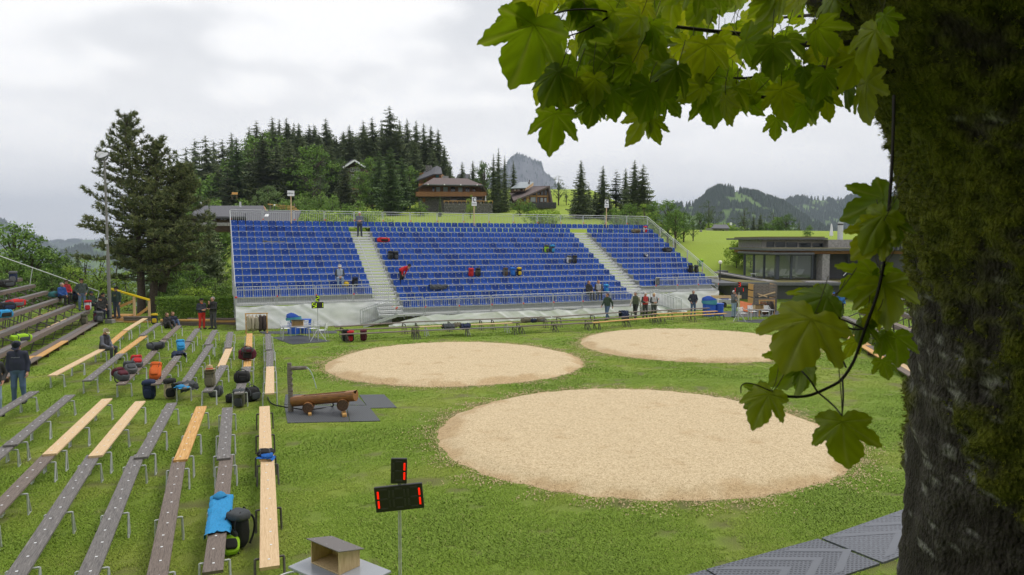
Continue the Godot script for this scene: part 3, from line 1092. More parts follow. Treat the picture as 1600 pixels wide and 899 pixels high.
func make_benches() -> void:
	var steel := trestle_mesh(M.galv)
	var brownish := trestle_mesh(M.dark_steel)
	var nth := ["", "first", "second", "third", "fourth", "fifth", "sixth", "seventh", "eighth"]
	var tone := {"dark": "weathered grey", "brown": "weathered brown", "pale": "pale new", "amber": "honey-coloured"}
	rng.seed = 12
	for p in PLANKS:
		var a := Vector3(p[6], p[5], p[7])
		var b := Vector3(p[8], p[5], p[9])
		var where: String = ["far half", "near half"][p[2]] if p[3] == 2 else (["far third", "middle third", "near third"][p[2]] if p[3] == 3 else "cut by frame")
		var label := "%s plank bench, %s row from fountain, %s of the %s block" % [tone[p[4]], nth[p[1]], where, "front" if p[0] == "near" else "rear"]
		var dir := (b - a).normalized()
		var t := thing("plank_bench", label, "bench", Vector3((a.x + b.x) * 0.5, 0, (a.z + b.z) * 0.5), atan2(-dir.z, dir.x), "plank benches on the grass")
		var long := (b - a).length() + 0.16
		var g := Geo.new()
		var ny := maxi(1, int(long / 0.5))
		var bow := rng.randf_range(-0.008, 0.008)
		for k in ny:
			var x0 := -long / 2 + long * k / ny
			var x1 := -long / 2 + long * (k + 1) / ny
			var y0 := bow * (1.0 - pow(x0 * 2 / long, 2))
			var y1 := bow * (1.0 - pow(x1 * 2 / long, 2))
			plank_piece(g, x0, x1, y0 + p[5], y1 + p[5], 0.27, 0.045, k == 0, k == ny - 1)
		part("plank", g, M[p[4] + str(rng.randi() % 3)], t)
		var s := Geo.new()
		var m := int(long / 0.48)
		for k in m:
			var x := -long / 2 + (k + 0.5) * long / m + rng.randf_range(-0.02, 0.02)
			var yy: float = p[5] + 0.0232 + bow * (1.0 - pow(x * 2 / long, 2))
			s.box(Transform3D(Basis(Vector3.UP, rng.randf_range(-0.25, 0.25)), Vector3(x, yy + 0.002, rng.randf_range(-0.03, 0.03))), Vector3(0.032, 0.003, 0.032))
		var so := part("seat_stickers", s, M.sticker, t)
		so.set_meta("kind", "stuff")
		var legs := [-long / 2 + 0.55, long / 2 - 0.55] if long < 4.3 else [-long / 2 + 0.5, 0.05 * long, long / 2 - 0.5]
		for x in legs:
			var f := 1.0 if rng.randf() < 0.5 else -1.0
			var o := inst("trestle", brownish if p[1] == 1 and p[0] == "near" else steel, t, Transform3D(Basis(Vector3(f, 0, 0), Vector3.UP, Vector3(0, 0, f)), Vector3(x, 0.455, 0)))
			o.scale.y = (p[5] - 0.0) / 0.455
			o.position.y = p[5]
	for a in FRONT_BENCHES:
		long_bench(a)


func plank_piece(g: Geo, x0: float, x1: float, y0: float, y1: float, w: float, th: float, cap0: bool, cap1: bool) -> void:
	var h := w / 2
	var q := th / 2
	var b := 0.006
	var ring := [Vector2(-h, -q + b), Vector2(-h, q - b), Vector2(-h + b, q), Vector2(h - b, q), Vector2(h, q - b), Vector2(h, -q + b), Vector2(h - b, -q), Vector2(-h + b, -q)]
	for k in 8:
		var c0: Vector2 = ring[k]
		var c1: Vector2 = ring[(k + 1) % 8]
		var mid := (c0 + c1) * 0.5
		g.quad(Vector3(x0, y0 + c0.y, c0.x), Vector3(x1, y1 + c0.y, c0.x), Vector3(x1, y1 + c1.y, c1.x), Vector3(x0, y0 + c1.y, c1.x), Vector3(0, mid.y / q, mid.x / h))
	if cap0:
		g.quad(Vector3(x0, y0 - q, -h + b), Vector3(x0, y0 + q, -h + b), Vector3(x0, y0 + q, h - b), Vector3(x0, y0 - q, h - b), Vector3.LEFT)
	if cap1:
		g.quad(Vector3(x1, y1 - q, -h + b), Vector3(x1, y1 + q, -h + b), Vector3(x1, y1 + q, h - b), Vector3(x1, y1 - q, h - b), Vector3.RIGHT)


const FRONT_BENCHES := [   # x0, z0, x1, z1, height, material, label
	[-9.21, -36.702, -5.64, -38.93, 0.62, "brown0", "dark brown long bench before the stand, rear row, first from the coat rack end"],
	[-5.64, -38.93, -1.463, -40.4, 0.62, "brown1", "dark brown long bench before the stand, rear row, second from the coat rack end"],
	[-1.463, -40.4, 2.26, -41.622, 0.62, "brown0", "dark brown long bench before the stand, rear row, third from the coat rack end"],
	[2.449, -41.622, 7.362, -44.712, 0.62, "brown2", "dark brown long bench before the stand, rear row, fourth from the coat rack end"],
	[7.328, -44.505, 13.188, -47.345, 0.62, "brown1", "dark brown long bench before the stand, rear row, fifth from the coat rack end"],
	[-9.011, -36.027, -4.931, -37.54, 0.52, "brown1", "dark brown long bench before the stand, middle row, first from the coat rack end"],
	[-4.931, -37.54, 0.0, -39.341, 0.52, "pale1", "pale long bench before the stand, middle row, second from the coat rack end"],
	[0.0, -39.499, 4.657, -41.15, 0.52, "brown0", "dark brown long bench before the stand, middle row, third from the coat rack end"],
	[4.637, -40.979, 9.018, -44.295, 0.52, "brown2", "dark brown long bench before the stand, middle row, fourth from the coat rack end"],
	[8.818, -44.295, 13.363, -46.161, 0.52, "amber1", "honey-coloured long bench before the stand, middle row, fifth from the coat rack end"],
	[-8.605, -35.156, -4.789, -36.697, 0.42, "brown2", "dark brown long bench before the stand, front row, first from the coat rack end"],
	[-5.235, -36.563, 0.419, -38.525, 0.42, "dark1", "grey long bench before the stand, front row, second from the coat rack end"],
	[0.174, -38.525, 4.608, -40.381, 0.42, "brown1", "dark brown long bench before the stand, front row, third from the coat rack end"],
	[4.571, -40.381, 9.022, -43.336, 0.42, "amber0", "honey-coloured long bench before the stand, front row, fourth from the coat rack end"],
	[8.943, -43.336, 13.809, -45.694, 0.42, "amber2", "honey-coloured long bench before the stand, front row, fifth from the coat rack end"]]


func long_bench(a: Array) -> void:
	var p := Vector3(a[0], a[4], a[1])
	var q := Vector3(a[2], a[4], a[3])
	var dir := (q - p).normalized()
	var t := thing("long_bench", a[6], "bench", Vector3((p.x + q.x) * 0.5, 0, (p.z + q.z) * 0.5), atan2(-dir.z, dir.x), "long benches before the stand")
	var long := (q - p).length()
	var g := Geo.new()
	plank_piece(g, -long / 2, long / 2, a[4], a[4], 0.25, 0.045, true, true)
	part("plank", g, M[a[5]], t)
	var mesh := trestle_mesh(M.galv if a[5].begins_with("pale") else M.dark_steel)
	var n := maxi(2, int(long / 2.2) + 1)
	for k in n:
		var x := lerpf(-long / 2 + 0.35, long / 2 - 0.35, float(k) / (n - 1))
		var o := inst("trestle", mesh, t, Transform3D(Basis(), Vector3(x, a[4], 0)))
		o.scale.y = a[4] / 0.455


func bleacher(label: String, p0: Vector3, e: Vector3, q: Vector3, s0: float, ends: Array, called := "wooden_bleacher", h0 := 0.75) -> Node3D:
	var t := thing(called, label, "bleacher", p0)
	rng.seed = int(p0.x * 10.0) + 500
	for k in ends.size():
		var off := 0.8 * (k + 1)
		var h := h0 + 0.4 * k
		var s1: float = ends[k]
		var s := s0 + k * 0.4
		while s < s1 - 0.3:
			var nx := minf(s + rng.randf_range(4.2, 5.0), s1)
			var g := Geo.new()
			g.beam(e * s + q * off + Vector3(0, h, 0), e * (nx - 0.01) + q * off + Vector3(0, h, 0), 0.29, 0.05, 0.006)
			part("seat_plank", g, M[["dark", "brown", "dark"][rng.randi() % 3] + str(rng.randi() % 3)], t)
			var f := Geo.new()
			f.beam(e * (s + 0.1) + q * (off + 0.36) + Vector3(0, h - 0.12, 0), e * (nx - 0.05) + q * (off + 0.36) + Vector3(0, h - 0.12, 0), 0.24, 0.05, 0.006)
			part("foot_plank", f, M[["brown", "amber", "brown", "pale"][rng.randi() % 4] + str(rng.randi() % 3)], t)
			var r := Geo.new()
			r.beam(e * s + q * (off - 0.155) + Vector3(0, h - 0.10, 0), e * (nx - 0.01) + q * (off - 0.155) + Vector3(0, h - 0.10, 0), 0.03, 0.15, 0.004)
			part("front_board", r, M["brown" + str(rng.randi() % 3)], t)
			s = nx
	var span: float = ends[0] - s0
	var n := int(span / 2.1)
	for k in n + 1:
		var g := Geo.new()
		var s := s0 + 0.2 + (span - 0.4) * k / n
		for j in ends.size():
			if s > ends[j]:
				continue
			var base := e * s + q * (0.8 * (j + 1))
			g.beam(base + Vector3(0, h0 + 0.4 * j - 0.05, 0) - q * 0.1, base + q * 0.12, 0.04, 0.04)
			if j > 0:
				g.beam(base + Vector3(0, h0 + 0.4 * j - 0.06, 0), base - q * 0.8 + Vector3(0, h0 + 0.4 * (j - 1) - 0.06, 0), 0.04, 0.05)
		g.rod(e * s + q * 0.3 + Vector3(0, 0.12, 0), e * s + q * (0.8 * ends.size()) + Vector3(0, 0.12, 0), 0.022, 5)
		part("support_frame", g, M.dark_steel, t)
	return t


func make_bleachers() -> void:
	var p0 := Vector3(-19.458, 0.2, -28.456)
	p0.y = 0.0
	var e := Vector3(-0.367, 0, -0.930)
	var q := Vector3(-0.930, 0, 0.367)
	var t := bleacher("stepped wooden bleacher with weathered planks beside the lamp post", p0, e, q, -9.0, [17.0, 17.4, 17.8, 18.3, 18.8, 19.3])
	for k in 2:
		for j in 4:
			var g := Geo.new()
			g.beam(e * (-4.0 + 5.2 * j + k * 0.3) + q * (0.30 * k + 0.0) + Vector3(0, 0.2, 0), e * (1.17 + 5.2 * j + k * 0.3) + q * (0.30 * k) + Vector3(0, 0.2, 0), 0.28, 0.05, 0.006)
			part("walkway_plank", g, M[["brown1", "amber2", "brown0", "dark1"][(j + k) % 4]], t)
	for j in 11:
		var g := Geo.new()
		g.beam(e * (-3.6 + 2.0 * j) - q * 0.14, e * (-3.6 + 2.0 * j) + q * 0.5, 0.12, 0.34)
		part("walkway_block", g, M.chalet_dark, t)
	# rail up the far end
	var r := Geo.new()
	var lo := e * 20.3 + q * 0.6 + Vector3(0, 1.75, 0)
	var hi := e * 20.3 + q * 8.0 + Vector3(0, 5.0, 0)
	r.rod(lo, hi, 0.03, 8)
	for k in 5:
		var p := lo.lerp(hi, k / 4.0)
		r.rod(p, Vector3(p.x, p.y - 1.5, p.z) + q * 0.25, 0.022, 6)
	part("handrail", r, M.galv, t)
	# the matching bleacher across the arena
	var p1 := Vector3(17.196, 0.2, -36.335)
	p1.y = 0.0
	var e1 := Vector3(-0.245, 0, 0.969)
	var q1 := Vector3(0.969, 0, 0.245)
	var t2 := bleacher("stepped wooden bleacher partly hidden by hanging maple leaves", p1, e1, q1, -4.5, [13.0, 13.0, 13.0, 13.0, 13.0])
	for k in 2:
		for j in 3:
			var g := Geo.new()
			g.beam(e1 * (-1.0 + 4.6 * j) + q1 * (0.30 * k) + Vector3(0, 0.2, 0), e1 * (3.57 + 4.6 * j) + q1 * (0.30 * k) + Vector3(0, 0.2, 0), 0.28, 0.05, 0.006)
			part("walkway_plank", g, M[["pale1", "amber2", "brown0"][(j + k) % 3]], t2)
	for j in 5:
		var g := Geo.new()
		g.beam(e1 * (-0.7 + 3.0 * j) - q1 * 0.13, e1 * (-0.7 + 3.0 * j) + q1 * 0.5, 0.12, 0.34)
		part("walkway_block", g, M.chalet_dark, t2)


func dot_tex(bright: Color, hole: Color, holes: bool) -> ImageTexture:   # moulded grip pattern of a rubber mat
	var n := 256
	var im := Image.create(n, n, false, Image.FORMAT_RGB8)
	var f := FastNoiseLite.new()
	f.seed = 3
	f.frequency = 0.05
	for y in n:
		for x in n:
			var row := int(y / 32)
			var cx := fposmod(x + (16 if row % 2 else 0), 32) - 16.0
			var cy := fposmod(y, 32) - 16.0
			var r := sqrt(cx * cx + cy * cy)
			var t := smoothstep(8.0, 10.5, r) if holes else smoothstep(6.0, 8.0, absf(cx) * 0.6 + absf(cy))
			var c := hole.lerp(bright, t) * (1.0 + 0.25 * f.get_noise_2d(x, y))
			im.set_pixel(x, y, c)
	return ImageTexture.create_from_image(im)


func mat_sheet(label: String, q: Array, high: float, m: Material, bars: Material = null, group := "") -> void:
	var c := (q[0] + q[1] + q[2] + q[3]) * 0.25 as Vector3
	c.y = 0.0
	var o := thing("floor_mat", label, "mat", c, 0.0, group)
	var g := Geo.new()
	var t := []
	var b := []
	for p in q:
		t.append(Vector3(p.x - c.x, high, p.z - c.z))
		b.append(Vector3(p.x - c.x, -0.01, p.z - c.z))
	g.quad(t[0], t[1], t[2], t[3], Vector3.UP)
	for k in 4:
		var j := (k + 1) % 4
		g.quad(t[k], t[j], b[j], b[k], (t[k] + t[j]))
	part("mat_body", g, m, o)
	if bars:
		# smooth raised arrow bands pressed into the mat
		var at := func(u: float, w: float) -> Vector3:
			return (t[0].lerp(t[1], u)).lerp(t[3].lerp(t[2], u), w) + Vector3(0, 0.004, 0)
		var h := Geo.new()
		for e in [[[0.05, 0.08], [0.40, 0.50]], [[0.05, 0.92], [0.40, 0.50]], [[0.34, 0.08], [0.68, 0.50]], [[0.34, 0.92], [0.68, 0.50]], [[0.62, 0.08], [0.95, 0.50]], [[0.62, 0.92], [0.95, 0.50]]]:
			h.quad(at.call(e[0][0], e[0][1]), at.call(e[0][0] + 0.09, e[0][1]), at.call(e[1][0] + 0.09, e[1][1]), at.call(e[1][0], e[1][1]), Vector3.UP)
		part("smooth_band", h, bars, o)


func make_mats() -> void:
	var holes := dot_tex(lin(0.085, 0.09, 0.105), lin(0.03, 0.04, 0.022), true)
	var mesh_mat := grained(holes, Vector3(1.9, 1.9, 1.9), 0.6)
	var studs := grained(dot_tex(lin(0.115, 0.125, 0.15), lin(0.035, 0.038, 0.048), true), Vector3(1.9, 1.9, 1.9), 0.5)
	var treads := grained(dot_tex(lin(0.125, 0.135, 0.16), lin(0.05, 0.055, 0.068), false), Vector3(1.6, 1.6, 1.6), 0.5)
	var band := mat(0.135, 0.145, 0.17, 0.45)
	mat_sheet("perforated rubber mat under the log fountain's rollers", [Vector3(-6.994, 0.0, -21.535), Vector3(-5.088, 0.0, -21.45), Vector3(-4.529, 0.0, -19.513), Vector3(-6.214, 0.0, -19.373)], 0.02, mesh_mat, null, "mats at the fountain")
	mat_sheet("perforated rubber mat beyond the log fountain's square post", [Vector3(-7.452, 0.0, -23.096), Vector3(-5.094, 0.0, -22.998), Vector3(-4.48, 0.0, -21.535), Vector3(-7.022, 0.0, -21.621)], 0.016, mesh_mat, null, "mats at the fountain")
	mat_sheet("perforated rubber mat in front of the fountain's farther roller", [Vector3(-5.069, 0.0, -21.45), Vector3(-4.403, 0.0, -21.45), Vector3(-3.686, 0.0, -19.584), Vector3(-4.511, 0.0, -19.513)], 0.024, mesh_mat, null, "mats at the fountain")
	mat_sheet("perforated rubber mat lying farthest from the fountain's spout", [Vector3(-5.01, 0.0, -22.998), Vector3(-4.201, 0.0, -23.047), Vector3(-3.482, 0.0, -21.197), Vector3(-4.316, 0.0, -21.115)], 0.020, mesh_mat, null, "mats at the fountain")
	mat_sheet("grey track mat with round studs and arrow bands, bottom edge", [Vector3(2.963, 0.0, -10.524), Vector3(5.144, 0.0, -11.64), Vector3(5.705, 0.0, -10.717), Vector3(3.452, 0.0, -9.528)], 0.035, studs, band, "track mats by the maple")
	mat_sheet("grey track mat with tread pattern beside the maple trunk", [Vector3(5.215, 0.0, -11.666), Vector3(7.821, 0.0, -13.274), Vector3(8.464, 0.0, -12.318), Vector3(5.771, 0.0, -10.75)], 0.035, treads, band, "track mats by the maple")
	mat_sheet("sliver of grey track mat in the bottom edge", [Vector3(1.149, 0.0, -9.51), Vector3(2.928, 0.0, -10.503), Vector3(3.411, 0.0, -9.51), Vector3(1.775, 0.0, -8.656)], 0.035, studs, band, "track mats by the maple")
	mat_sheet("dark mat under the table with yellow digit board", [Vector3(-12.609, 0.0, -37.081), Vector3(-11.402, -0.0, -38.113), Vector3(-9.147, 0.0, -35.633), Vector3(-10.772, -0.0, -34.51)], 0.02, M.rubber, null, "mats at the far tables")
	mat_sheet("long dark mat strip along the stand's sheeting", [Vector3(-14.186, 0.0, -39.628), Vector3(-9.948, 0.0, -39.916), Vector3(-9.598, 0.0, -38.787), Vector3(-13.616, 0.0, -38.514)], 0.02, M.rubber, null, "mats at the far tables")
	mat_sheet("dark mat under table with red far digit board", [Vector3(14.093, 0.0, -44.986), Vector3(18.342, 0.0, -46.906), Vector3(17.594, 0.0, -43.56), Vector3(14.691, 0.0, -44.084)], 0.02, M.rubber, null, "mats at the far tables")
	mat_sheet("dark mat corner reaching toward the far sawdust ring", [Vector3(15.718, 0.0, -43.387), Vector3(18.667, 0.0, -44.621), Vector3(17.665, 0.0, -40.959), Vector3(15.286, 0.0, -40.357)], 0.016, M.rubber, null, "mats at the far tables")
	mat_sheet("dark mat behind grey-haired man in grey jacket", [Vector3(15.216, 0.0, -51.279), Vector3(20.368, 0.0, -51.761), Vector3(19.133, 0.0, -47.72), Vector3(14.131, 0.0, -47.31)], 0.018, M.rubber, null, "mats at the far tables")


func make_fountain() -> void:
	var c := Vector3(-5.546, 0.0, -20.245)
	var t := thing("log_fountain", "hollowed log water trough on log rollers with wooden spout post", "fountain", c)
	var a: Vector3 = Vector3(-6.471, 0.336, -20.75) - c
	var b: Vector3 = Vector3(-4.535, 0.594, -20.35) - c
	var x := (b - a).normalized()
	var z := x.cross(Vector3.UP).normalized()
	var fr := Transform3D(Basis(x, z.cross(x), z), a)
	var long := (b - a).length()
	var R := 0.185
	var cut := 0.62
	var g := Geo.new()
	var sec := []
	var a0 := asin(cut)
	for k in 23:
		var w := a0 + (PI - 2 * a0) + (PI + 2 * a0) * k / 22.0
		sec.append(Vector2(cos(w) * R, sin(w) * R))
	var y0 := R * cut
	var gx0 := 0.30
	var gx1 := long - 0.30
	for k in 22:
		var s0: Vector2 = sec[k]
		var s1: Vector2 = sec[k + 1]
		var i := g.put(fr * Vector3(0, s0.y, s0.x), fr.basis * Vector3(0, s0.y, s0.x).normalized())
		var j := g.put(fr * Vector3(long, s0.y, s0.x), fr.basis * Vector3(0, s0.y, s0.x).normalized())
		var l := g.put(fr * Vector3(long, s1.y, s1.x), fr.basis * Vector3(0, s1.y, s1.x).normalized())
		var m := g.put(fr * Vector3(0, s1.y, s1.x), fr.basis * Vector3(0, s1.y, s1.x).normalized())
		g.face(i, j, l)
		g.face(i, l, m)
		for e in [0.0, long]:
			g.tri(fr * Vector3(e, 0.02, 0), fr * Vector3(e, s0.y, s0.x), fr * Vector3(e, s1.y, s1.x), x * (1.0 if e > 0.0 else -1.0))
	var hw := R * cos(a0)
	var gi := hw - 0.035
	for s in [[0.0, gx0, -hw, hw], [gx1, long, -hw, hw], [gx0, gx1, -hw, -gi], [gx0, gx1, gi, hw]]:
		g.quad(fr * Vector3(s[0], y0, s[2]), fr * Vector3(s[1], y0, s[2]), fr * Vector3(s[1], y0, s[3]), fr * Vector3(s[0], y0, s[3]), Vector3.UP)
	for s in [-gi, gi]:
		g.quad(fr * Vector3(gx0, y0, s), fr * Vector3(gx1, y0, s), fr * Vector3(gx1, y0 - 0.2, s), fr * Vector3(gx0, y0 - 0.2, s), fr.basis * Vector3(0, 0, -s))
	for e in [gx0, gx1]:
		g.quad(fr * Vector3(e, y0, -gi), fr * Vector3(e, y0, gi), fr * Vector3(e, y0 - 0.2, gi), fr * Vector3(e, y0 - 0.2, -gi), x * (1.0 if e == gx0 else -1.0))
	g.quad(fr * Vector3(gx0, y0 - 0.2, -gi), fr * Vector3(gx1, y0 - 0.2, -gi), fr * Vector3(gx1, y0 - 0.2, gi), fr * Vector3(gx0, y0 - 0.2, gi), Vector3.UP)
	part("trough", g, M.log, t)
	var w := Geo.new()
	var nw := 14
	for k in nw:
		var xa := lerpf(gx0, gx1, float(k) / nw)
		var xb := lerpf(gx0, gx1, float(k + 1) / nw)
		w.quad(fr * Vector3(xa, y0 - 0.03 + 0.003 * sin(k * 2.1), -gi), fr * Vector3(xb, y0 - 0.03 + 0.003 * sin(k * 2.1 + 2.1), -gi), fr * Vector3(xb, y0 - 0.03, gi), fr * Vector3(xa, y0 - 0.03, gi), Vector3.UP)
	part("water", w, M.water, t)
	# rollers lie across under the log
	for s in [[Vector3(-5.917, 0.193, -20.3) - c, 0.155], [Vector3(-4.872, 0.322, -20.15) - c, 0.165]]:
		var r := Geo.new()
		var p: Vector3 = s[0]
		p.y = maxf(p.y, s[1] + 0.05)
		r.tube(PackedVector3Array([p, p + Vector3(-0.10, 0, -0.62)]), [s[1]], 20, false)
		var o := part("roller", r, M.log, t)
		var e := Geo.new()
		e.tube(PackedVector3Array([p + Vector3(0, 0, 0.004), p + Vector3(0, 0, -0.02)]), [s[1] * 0.995], 20, true)
		part("end_grain", e, M.log_end, o)
	for s in [[Vector3(-5.879, 0.0, -20.245) - c, 0.09, 0.07], [Vector3(-4.845, 0.0, -20.094) - c, 0.12, 0.09]]:
		var k := Geo.new()
		k.box(Transform3D(Basis(Vector3.UP, 0.3), s[0] + Vector3(0, s[2] * 0.5 + 0.02, -0.12)), Vector3(s[1], s[2], 0.45), 0.01)
		part("wedge", k, M.amber1, t)
	# post and spout
	var pp: Vector3 = Vector3(-6.541, 0.0, -20.71) - c
	var pg := Geo.new()
	var top := 1.46
	pg.tube(PackedVector3Array([pp, pp + Vector3(0.005, 0.5, 0), pp + Vector3(-0.015, 1.0, 0), pp + Vector3(-0.01, top, 0)]), [0.085, 0.075, 0.07, 0.065], 8)
	for k in 4:
		pg.blob(Transform3D(Basis(), pp + Vector3(0.06, 0.65 + k * 0.17, 0.03)), Vector3(0.07, 0.10, 0.08), 0.9, 5, 7)
	part("post", pg, M.old_board, t)
	var sp := Geo.new()
	var s0 := pp + Vector3(0.05, top - 0.16, 0.0)
	var s1 := s0 + Vector3(0.46, 0.03, 0.06)
	sp.tube(PackedVector3Array([s0, s1]), [0.062, 0.055], 10)
	part("spout", sp, M.old_board, t)
	var st := Geo.new()
	var pts := PackedVector3Array()
	for k in 12:
		var u := k / 11.0
		pts.append(s1 + Vector3(0.0 + u * 0.28, -0.62 * u * u, 0.0))
	st.tube(pts, [0.018, 0.015, 0.017, 0.012, 0.017, 0.011, 0.015, 0.010, 0.015, 0.010, 0.014, 0.010], 6)
	part("water_jet", st, M.water, t)
	var h := thing("garden_hose", "black hose running past the log fountain's post to the trough", "hose", Vector3(-6.661, 0.0, -21.033))
	var hp := PackedVector3Array()
	for q in [Vector3(-7.876, 0.0, -22.614), Vector3(-7.446, 0.0, -21.708), Vector3(-6.991, 0.0, -21.281), Vector3(-6.527, 0.0, -21.033), Vector3(-6.096, 0.0, -20.87), Vector3(-5.759, 0.0, -21.033), Vector3(-5.457, 0.0, -21.281)]:
		hp.append(q + Vector3(0, 0.035, 0) - h.position)
	hp.append(Vector3(-5.21, 0.32, -20.4) - h.position)
	part("hose_line", curve(hp, 0.018), M.cord, h)


func curve(p: PackedVector3Array, r: float, sides := 7, r2 := -1.0) -> Geo:   # a tube along a smooth line through the points
	var c := Curve3D.new()
	for i in p.size():
		var d := (p[mini(i + 1, p.size() - 1)] - p[maxi(i - 1, 0)]) * 0.22
		c.add_point(p[i], -d, d)
	c.bake_interval = maxf(c.get_baked_length() / (p.size() * 5.0), 0.004)
	var q := c.get_baked_points()
	var rad := []
	for i in q.size():
		rad.append(lerpf(r, r if r2 < 0.0 else r2, float(i) / (q.size() - 1)))
	var g := Geo.new()
	g.tube(q, rad, sides)
	return g


func digit(parent: Node3D, at: Vector3, s: float, on: String, led: Material) -> void:
	var bars := {"a": [0, 0.118, 1], "g": [0, 0, 1], "d": [0, -0.118, 1], "f": [-0.068, 0.058, 0], "b": [0.068, 0.058, 0], "e": [-0.068, -0.058, 0], "c": [0.068, -0.058, 0]}
	for k in bars:
		var e: Array = bars[k]
		var g := Geo.new()
		var z := 0.006 if on.contains(k) else 0.002
		g.box(Transform3D(Basis(), at + Vector3(e[0], e[1], z) * Vector3(s, s, 1)), Vector3(0.085, 0.02, 0.008) * s if e[2] else Vector3(0.022, 0.092, 0.008) * s, 0.002)
		part("lit_segment" if on.contains(k) else "dark_segment", g, led if on.contains(k) else M.dark_plastic, parent)


func digit_board(label: String, base: Vector3, turn: float, roll: float, top: String, low: Array, led: Material, height: float) -> void:
	var t := thing("digit_board", label, "scoreboard", base, turn, "digit boards on poles")
	var g := Geo.new()
	g.rod(Vector3(0, 0.0, 0), Vector3(0, height + 0.17, 0), 0.02, 10)
	part("pole", g, M.galv, t)
	for k in 3:
		var l := Geo.new()
		var a := TAU * k / 3.0 + 0.5
		l.rod(Vector3(0, 0.62, 0), Vector3(cos(a) * 0.45, 0.02, sin(a) * 0.45), 0.016, 8)
		l.rod(Vector3(0, 0.20, 0), Vector3(cos(a) * 0.24, 0.30, sin(a) * 0.24), 0.008, 6)
		part("leg", l, M.galv, t)
	for e in 2:
		var p := MeshInstance3D.new()
		p.name = "digit_panel"
		var w := 0.59 if e == 0 else 0.195
		var b := Geo.new()
		b.box(Transform3D(Basis(), Vector3(0, 0, -0.02)), Vector3(w, 0.315, 0.045), 0.006)
		p.mesh = b.mesh(M.black_plastic)
		t.add_child(p, true)
		p.position = Vector3(0.0, height if e == 0 else height + 0.335, 0.045)
		p.rotation.z = roll if e == 0 else -0.025
		if e == 0:
			for k in 3:
				digit(p, Vector3((k - 1) * 0.185, 0.0, 0.0), 1.0, low[k], led)
		else:
			digit(p, Vector3.ZERO, 1.0, top, led)


func field_desk(label: String, at: Vector3, turn: float) -> void:   # small open box with a slanting lid that shelters score sheets
	var t := thing("score_box", label, "box", at, turn, "small boxes with slanting lids")
	var L := 0.58
	var D := 0.34
	var h0 := 0.31
	var h1 := 0.225
	var k := 0.018
	var bot := Geo.new()
	bot.bx(-L / 2, 0.0, -D, L / 2, k, 0.0, 0.002)
	part("bottom", bot, M.birch_ply, t)
	for s in [-1.0, 1.0]:
		var g := Geo.new()
		var xa: float = s * L / 2
		var xb: float = s * (L / 2 - k)
		var y0 := k + 0.001
		g.quad(Vector3(xa, y0, 0), Vector3(xa, h0, 0), Vector3(xa, h1, -D), Vector3(xa, y0, -D), Vector3(s, 0, 0))
		g.quad(Vector3(xb, y0, 0), Vector3(xb, h0, 0), Vector3(xb, h1, -D), Vector3(xb, y0, -D), Vector3(-s, 0, 0))
		g.quad(Vector3(xa, y0, 0), Vector3(xa, h0, 0), Vector3(xb, h0, 0), Vector3(xb, y0, 0), Vector3.BACK)
		g.quad(Vector3(xa, y0, -D), Vector3(xa, h1, -D), Vector3(xb, h1, -D), Vector3(xb, y0, -D), Vector3.FORWARD)
		part("side", g, M.birch_ply, t)
	var b := Geo.new()
	b.bx(-L / 2 + k + 0.001, k + 0.001, -D, L / 2 - k - 0.001, h1 - 0.004, -D + 0.014)
	part("back", b, M.birch_ply, t)
	var sl := -atan2(h0 - h1, D)
	var lid := Geo.new()
	lid.box(Transform3D(Basis(Vector3.RIGHT, sl), Vector3(0, (h0 + h1) / 2 + 0.012, -D / 2)), Vector3(L + 0.09, 0.012, D + 0.09), 0.002)
	var lo := part("lid", lid, M.lid_grey, t)
	for x in [-0.26, 0.0, 0.26]:
		for z in [-0.14, 0.14]:
			var s := Geo.new()
			var p := Transform3D(Basis(Vector3.RIGHT, sl), Vector3(0, (h0 + h1) / 2 + 0.012, -D / 2)) * Vector3(x, 0.008, z)
			s.box(Transform3D(Basis(Vector3.RIGHT, sl), p), Vector3(0.014, 0.006, 0.014), 0.003)
			part("screw", s, M.galv, lo)


func table(label: String, at: Vector3, turn: float, sx: float, sz: float, h := 0.74) -> void:
	var t := thing("table", label, "table", at, turn, "small grey tables")
	var g := Geo.new()
	g.box(Transform3D(Basis(), Vector3(0, h - 0.0175, 0)), Vector3(sx, 0.035, sz), 0.006)
	part("table_top", g, M.table_grey, t)
	for s in [-1.0, 1.0]:
		for r in [-1.0, 1.0]:
			var l := Geo.new()
			l.rod(Vector3(s * (sx / 2 - 0.10), h - 0.036, r * (sz / 2 - 0.12)), Vector3(s * (sx / 2 - 0.08), 0.02, r * (sz / 2 - 0.10)), 0.018, 8)
			part("leg", l, M.galv, t)
		var f := Geo.new()
		f.rod(Vector3(s * (sx / 2 - 0.08), 0.03, -sz / 2 + 0.02), Vector3(s * (sx / 2 - 0.08), 0.03, sz / 2 - 0.02), 0.02, 8)
		part("foot_bar", f, M.dark_steel, t)


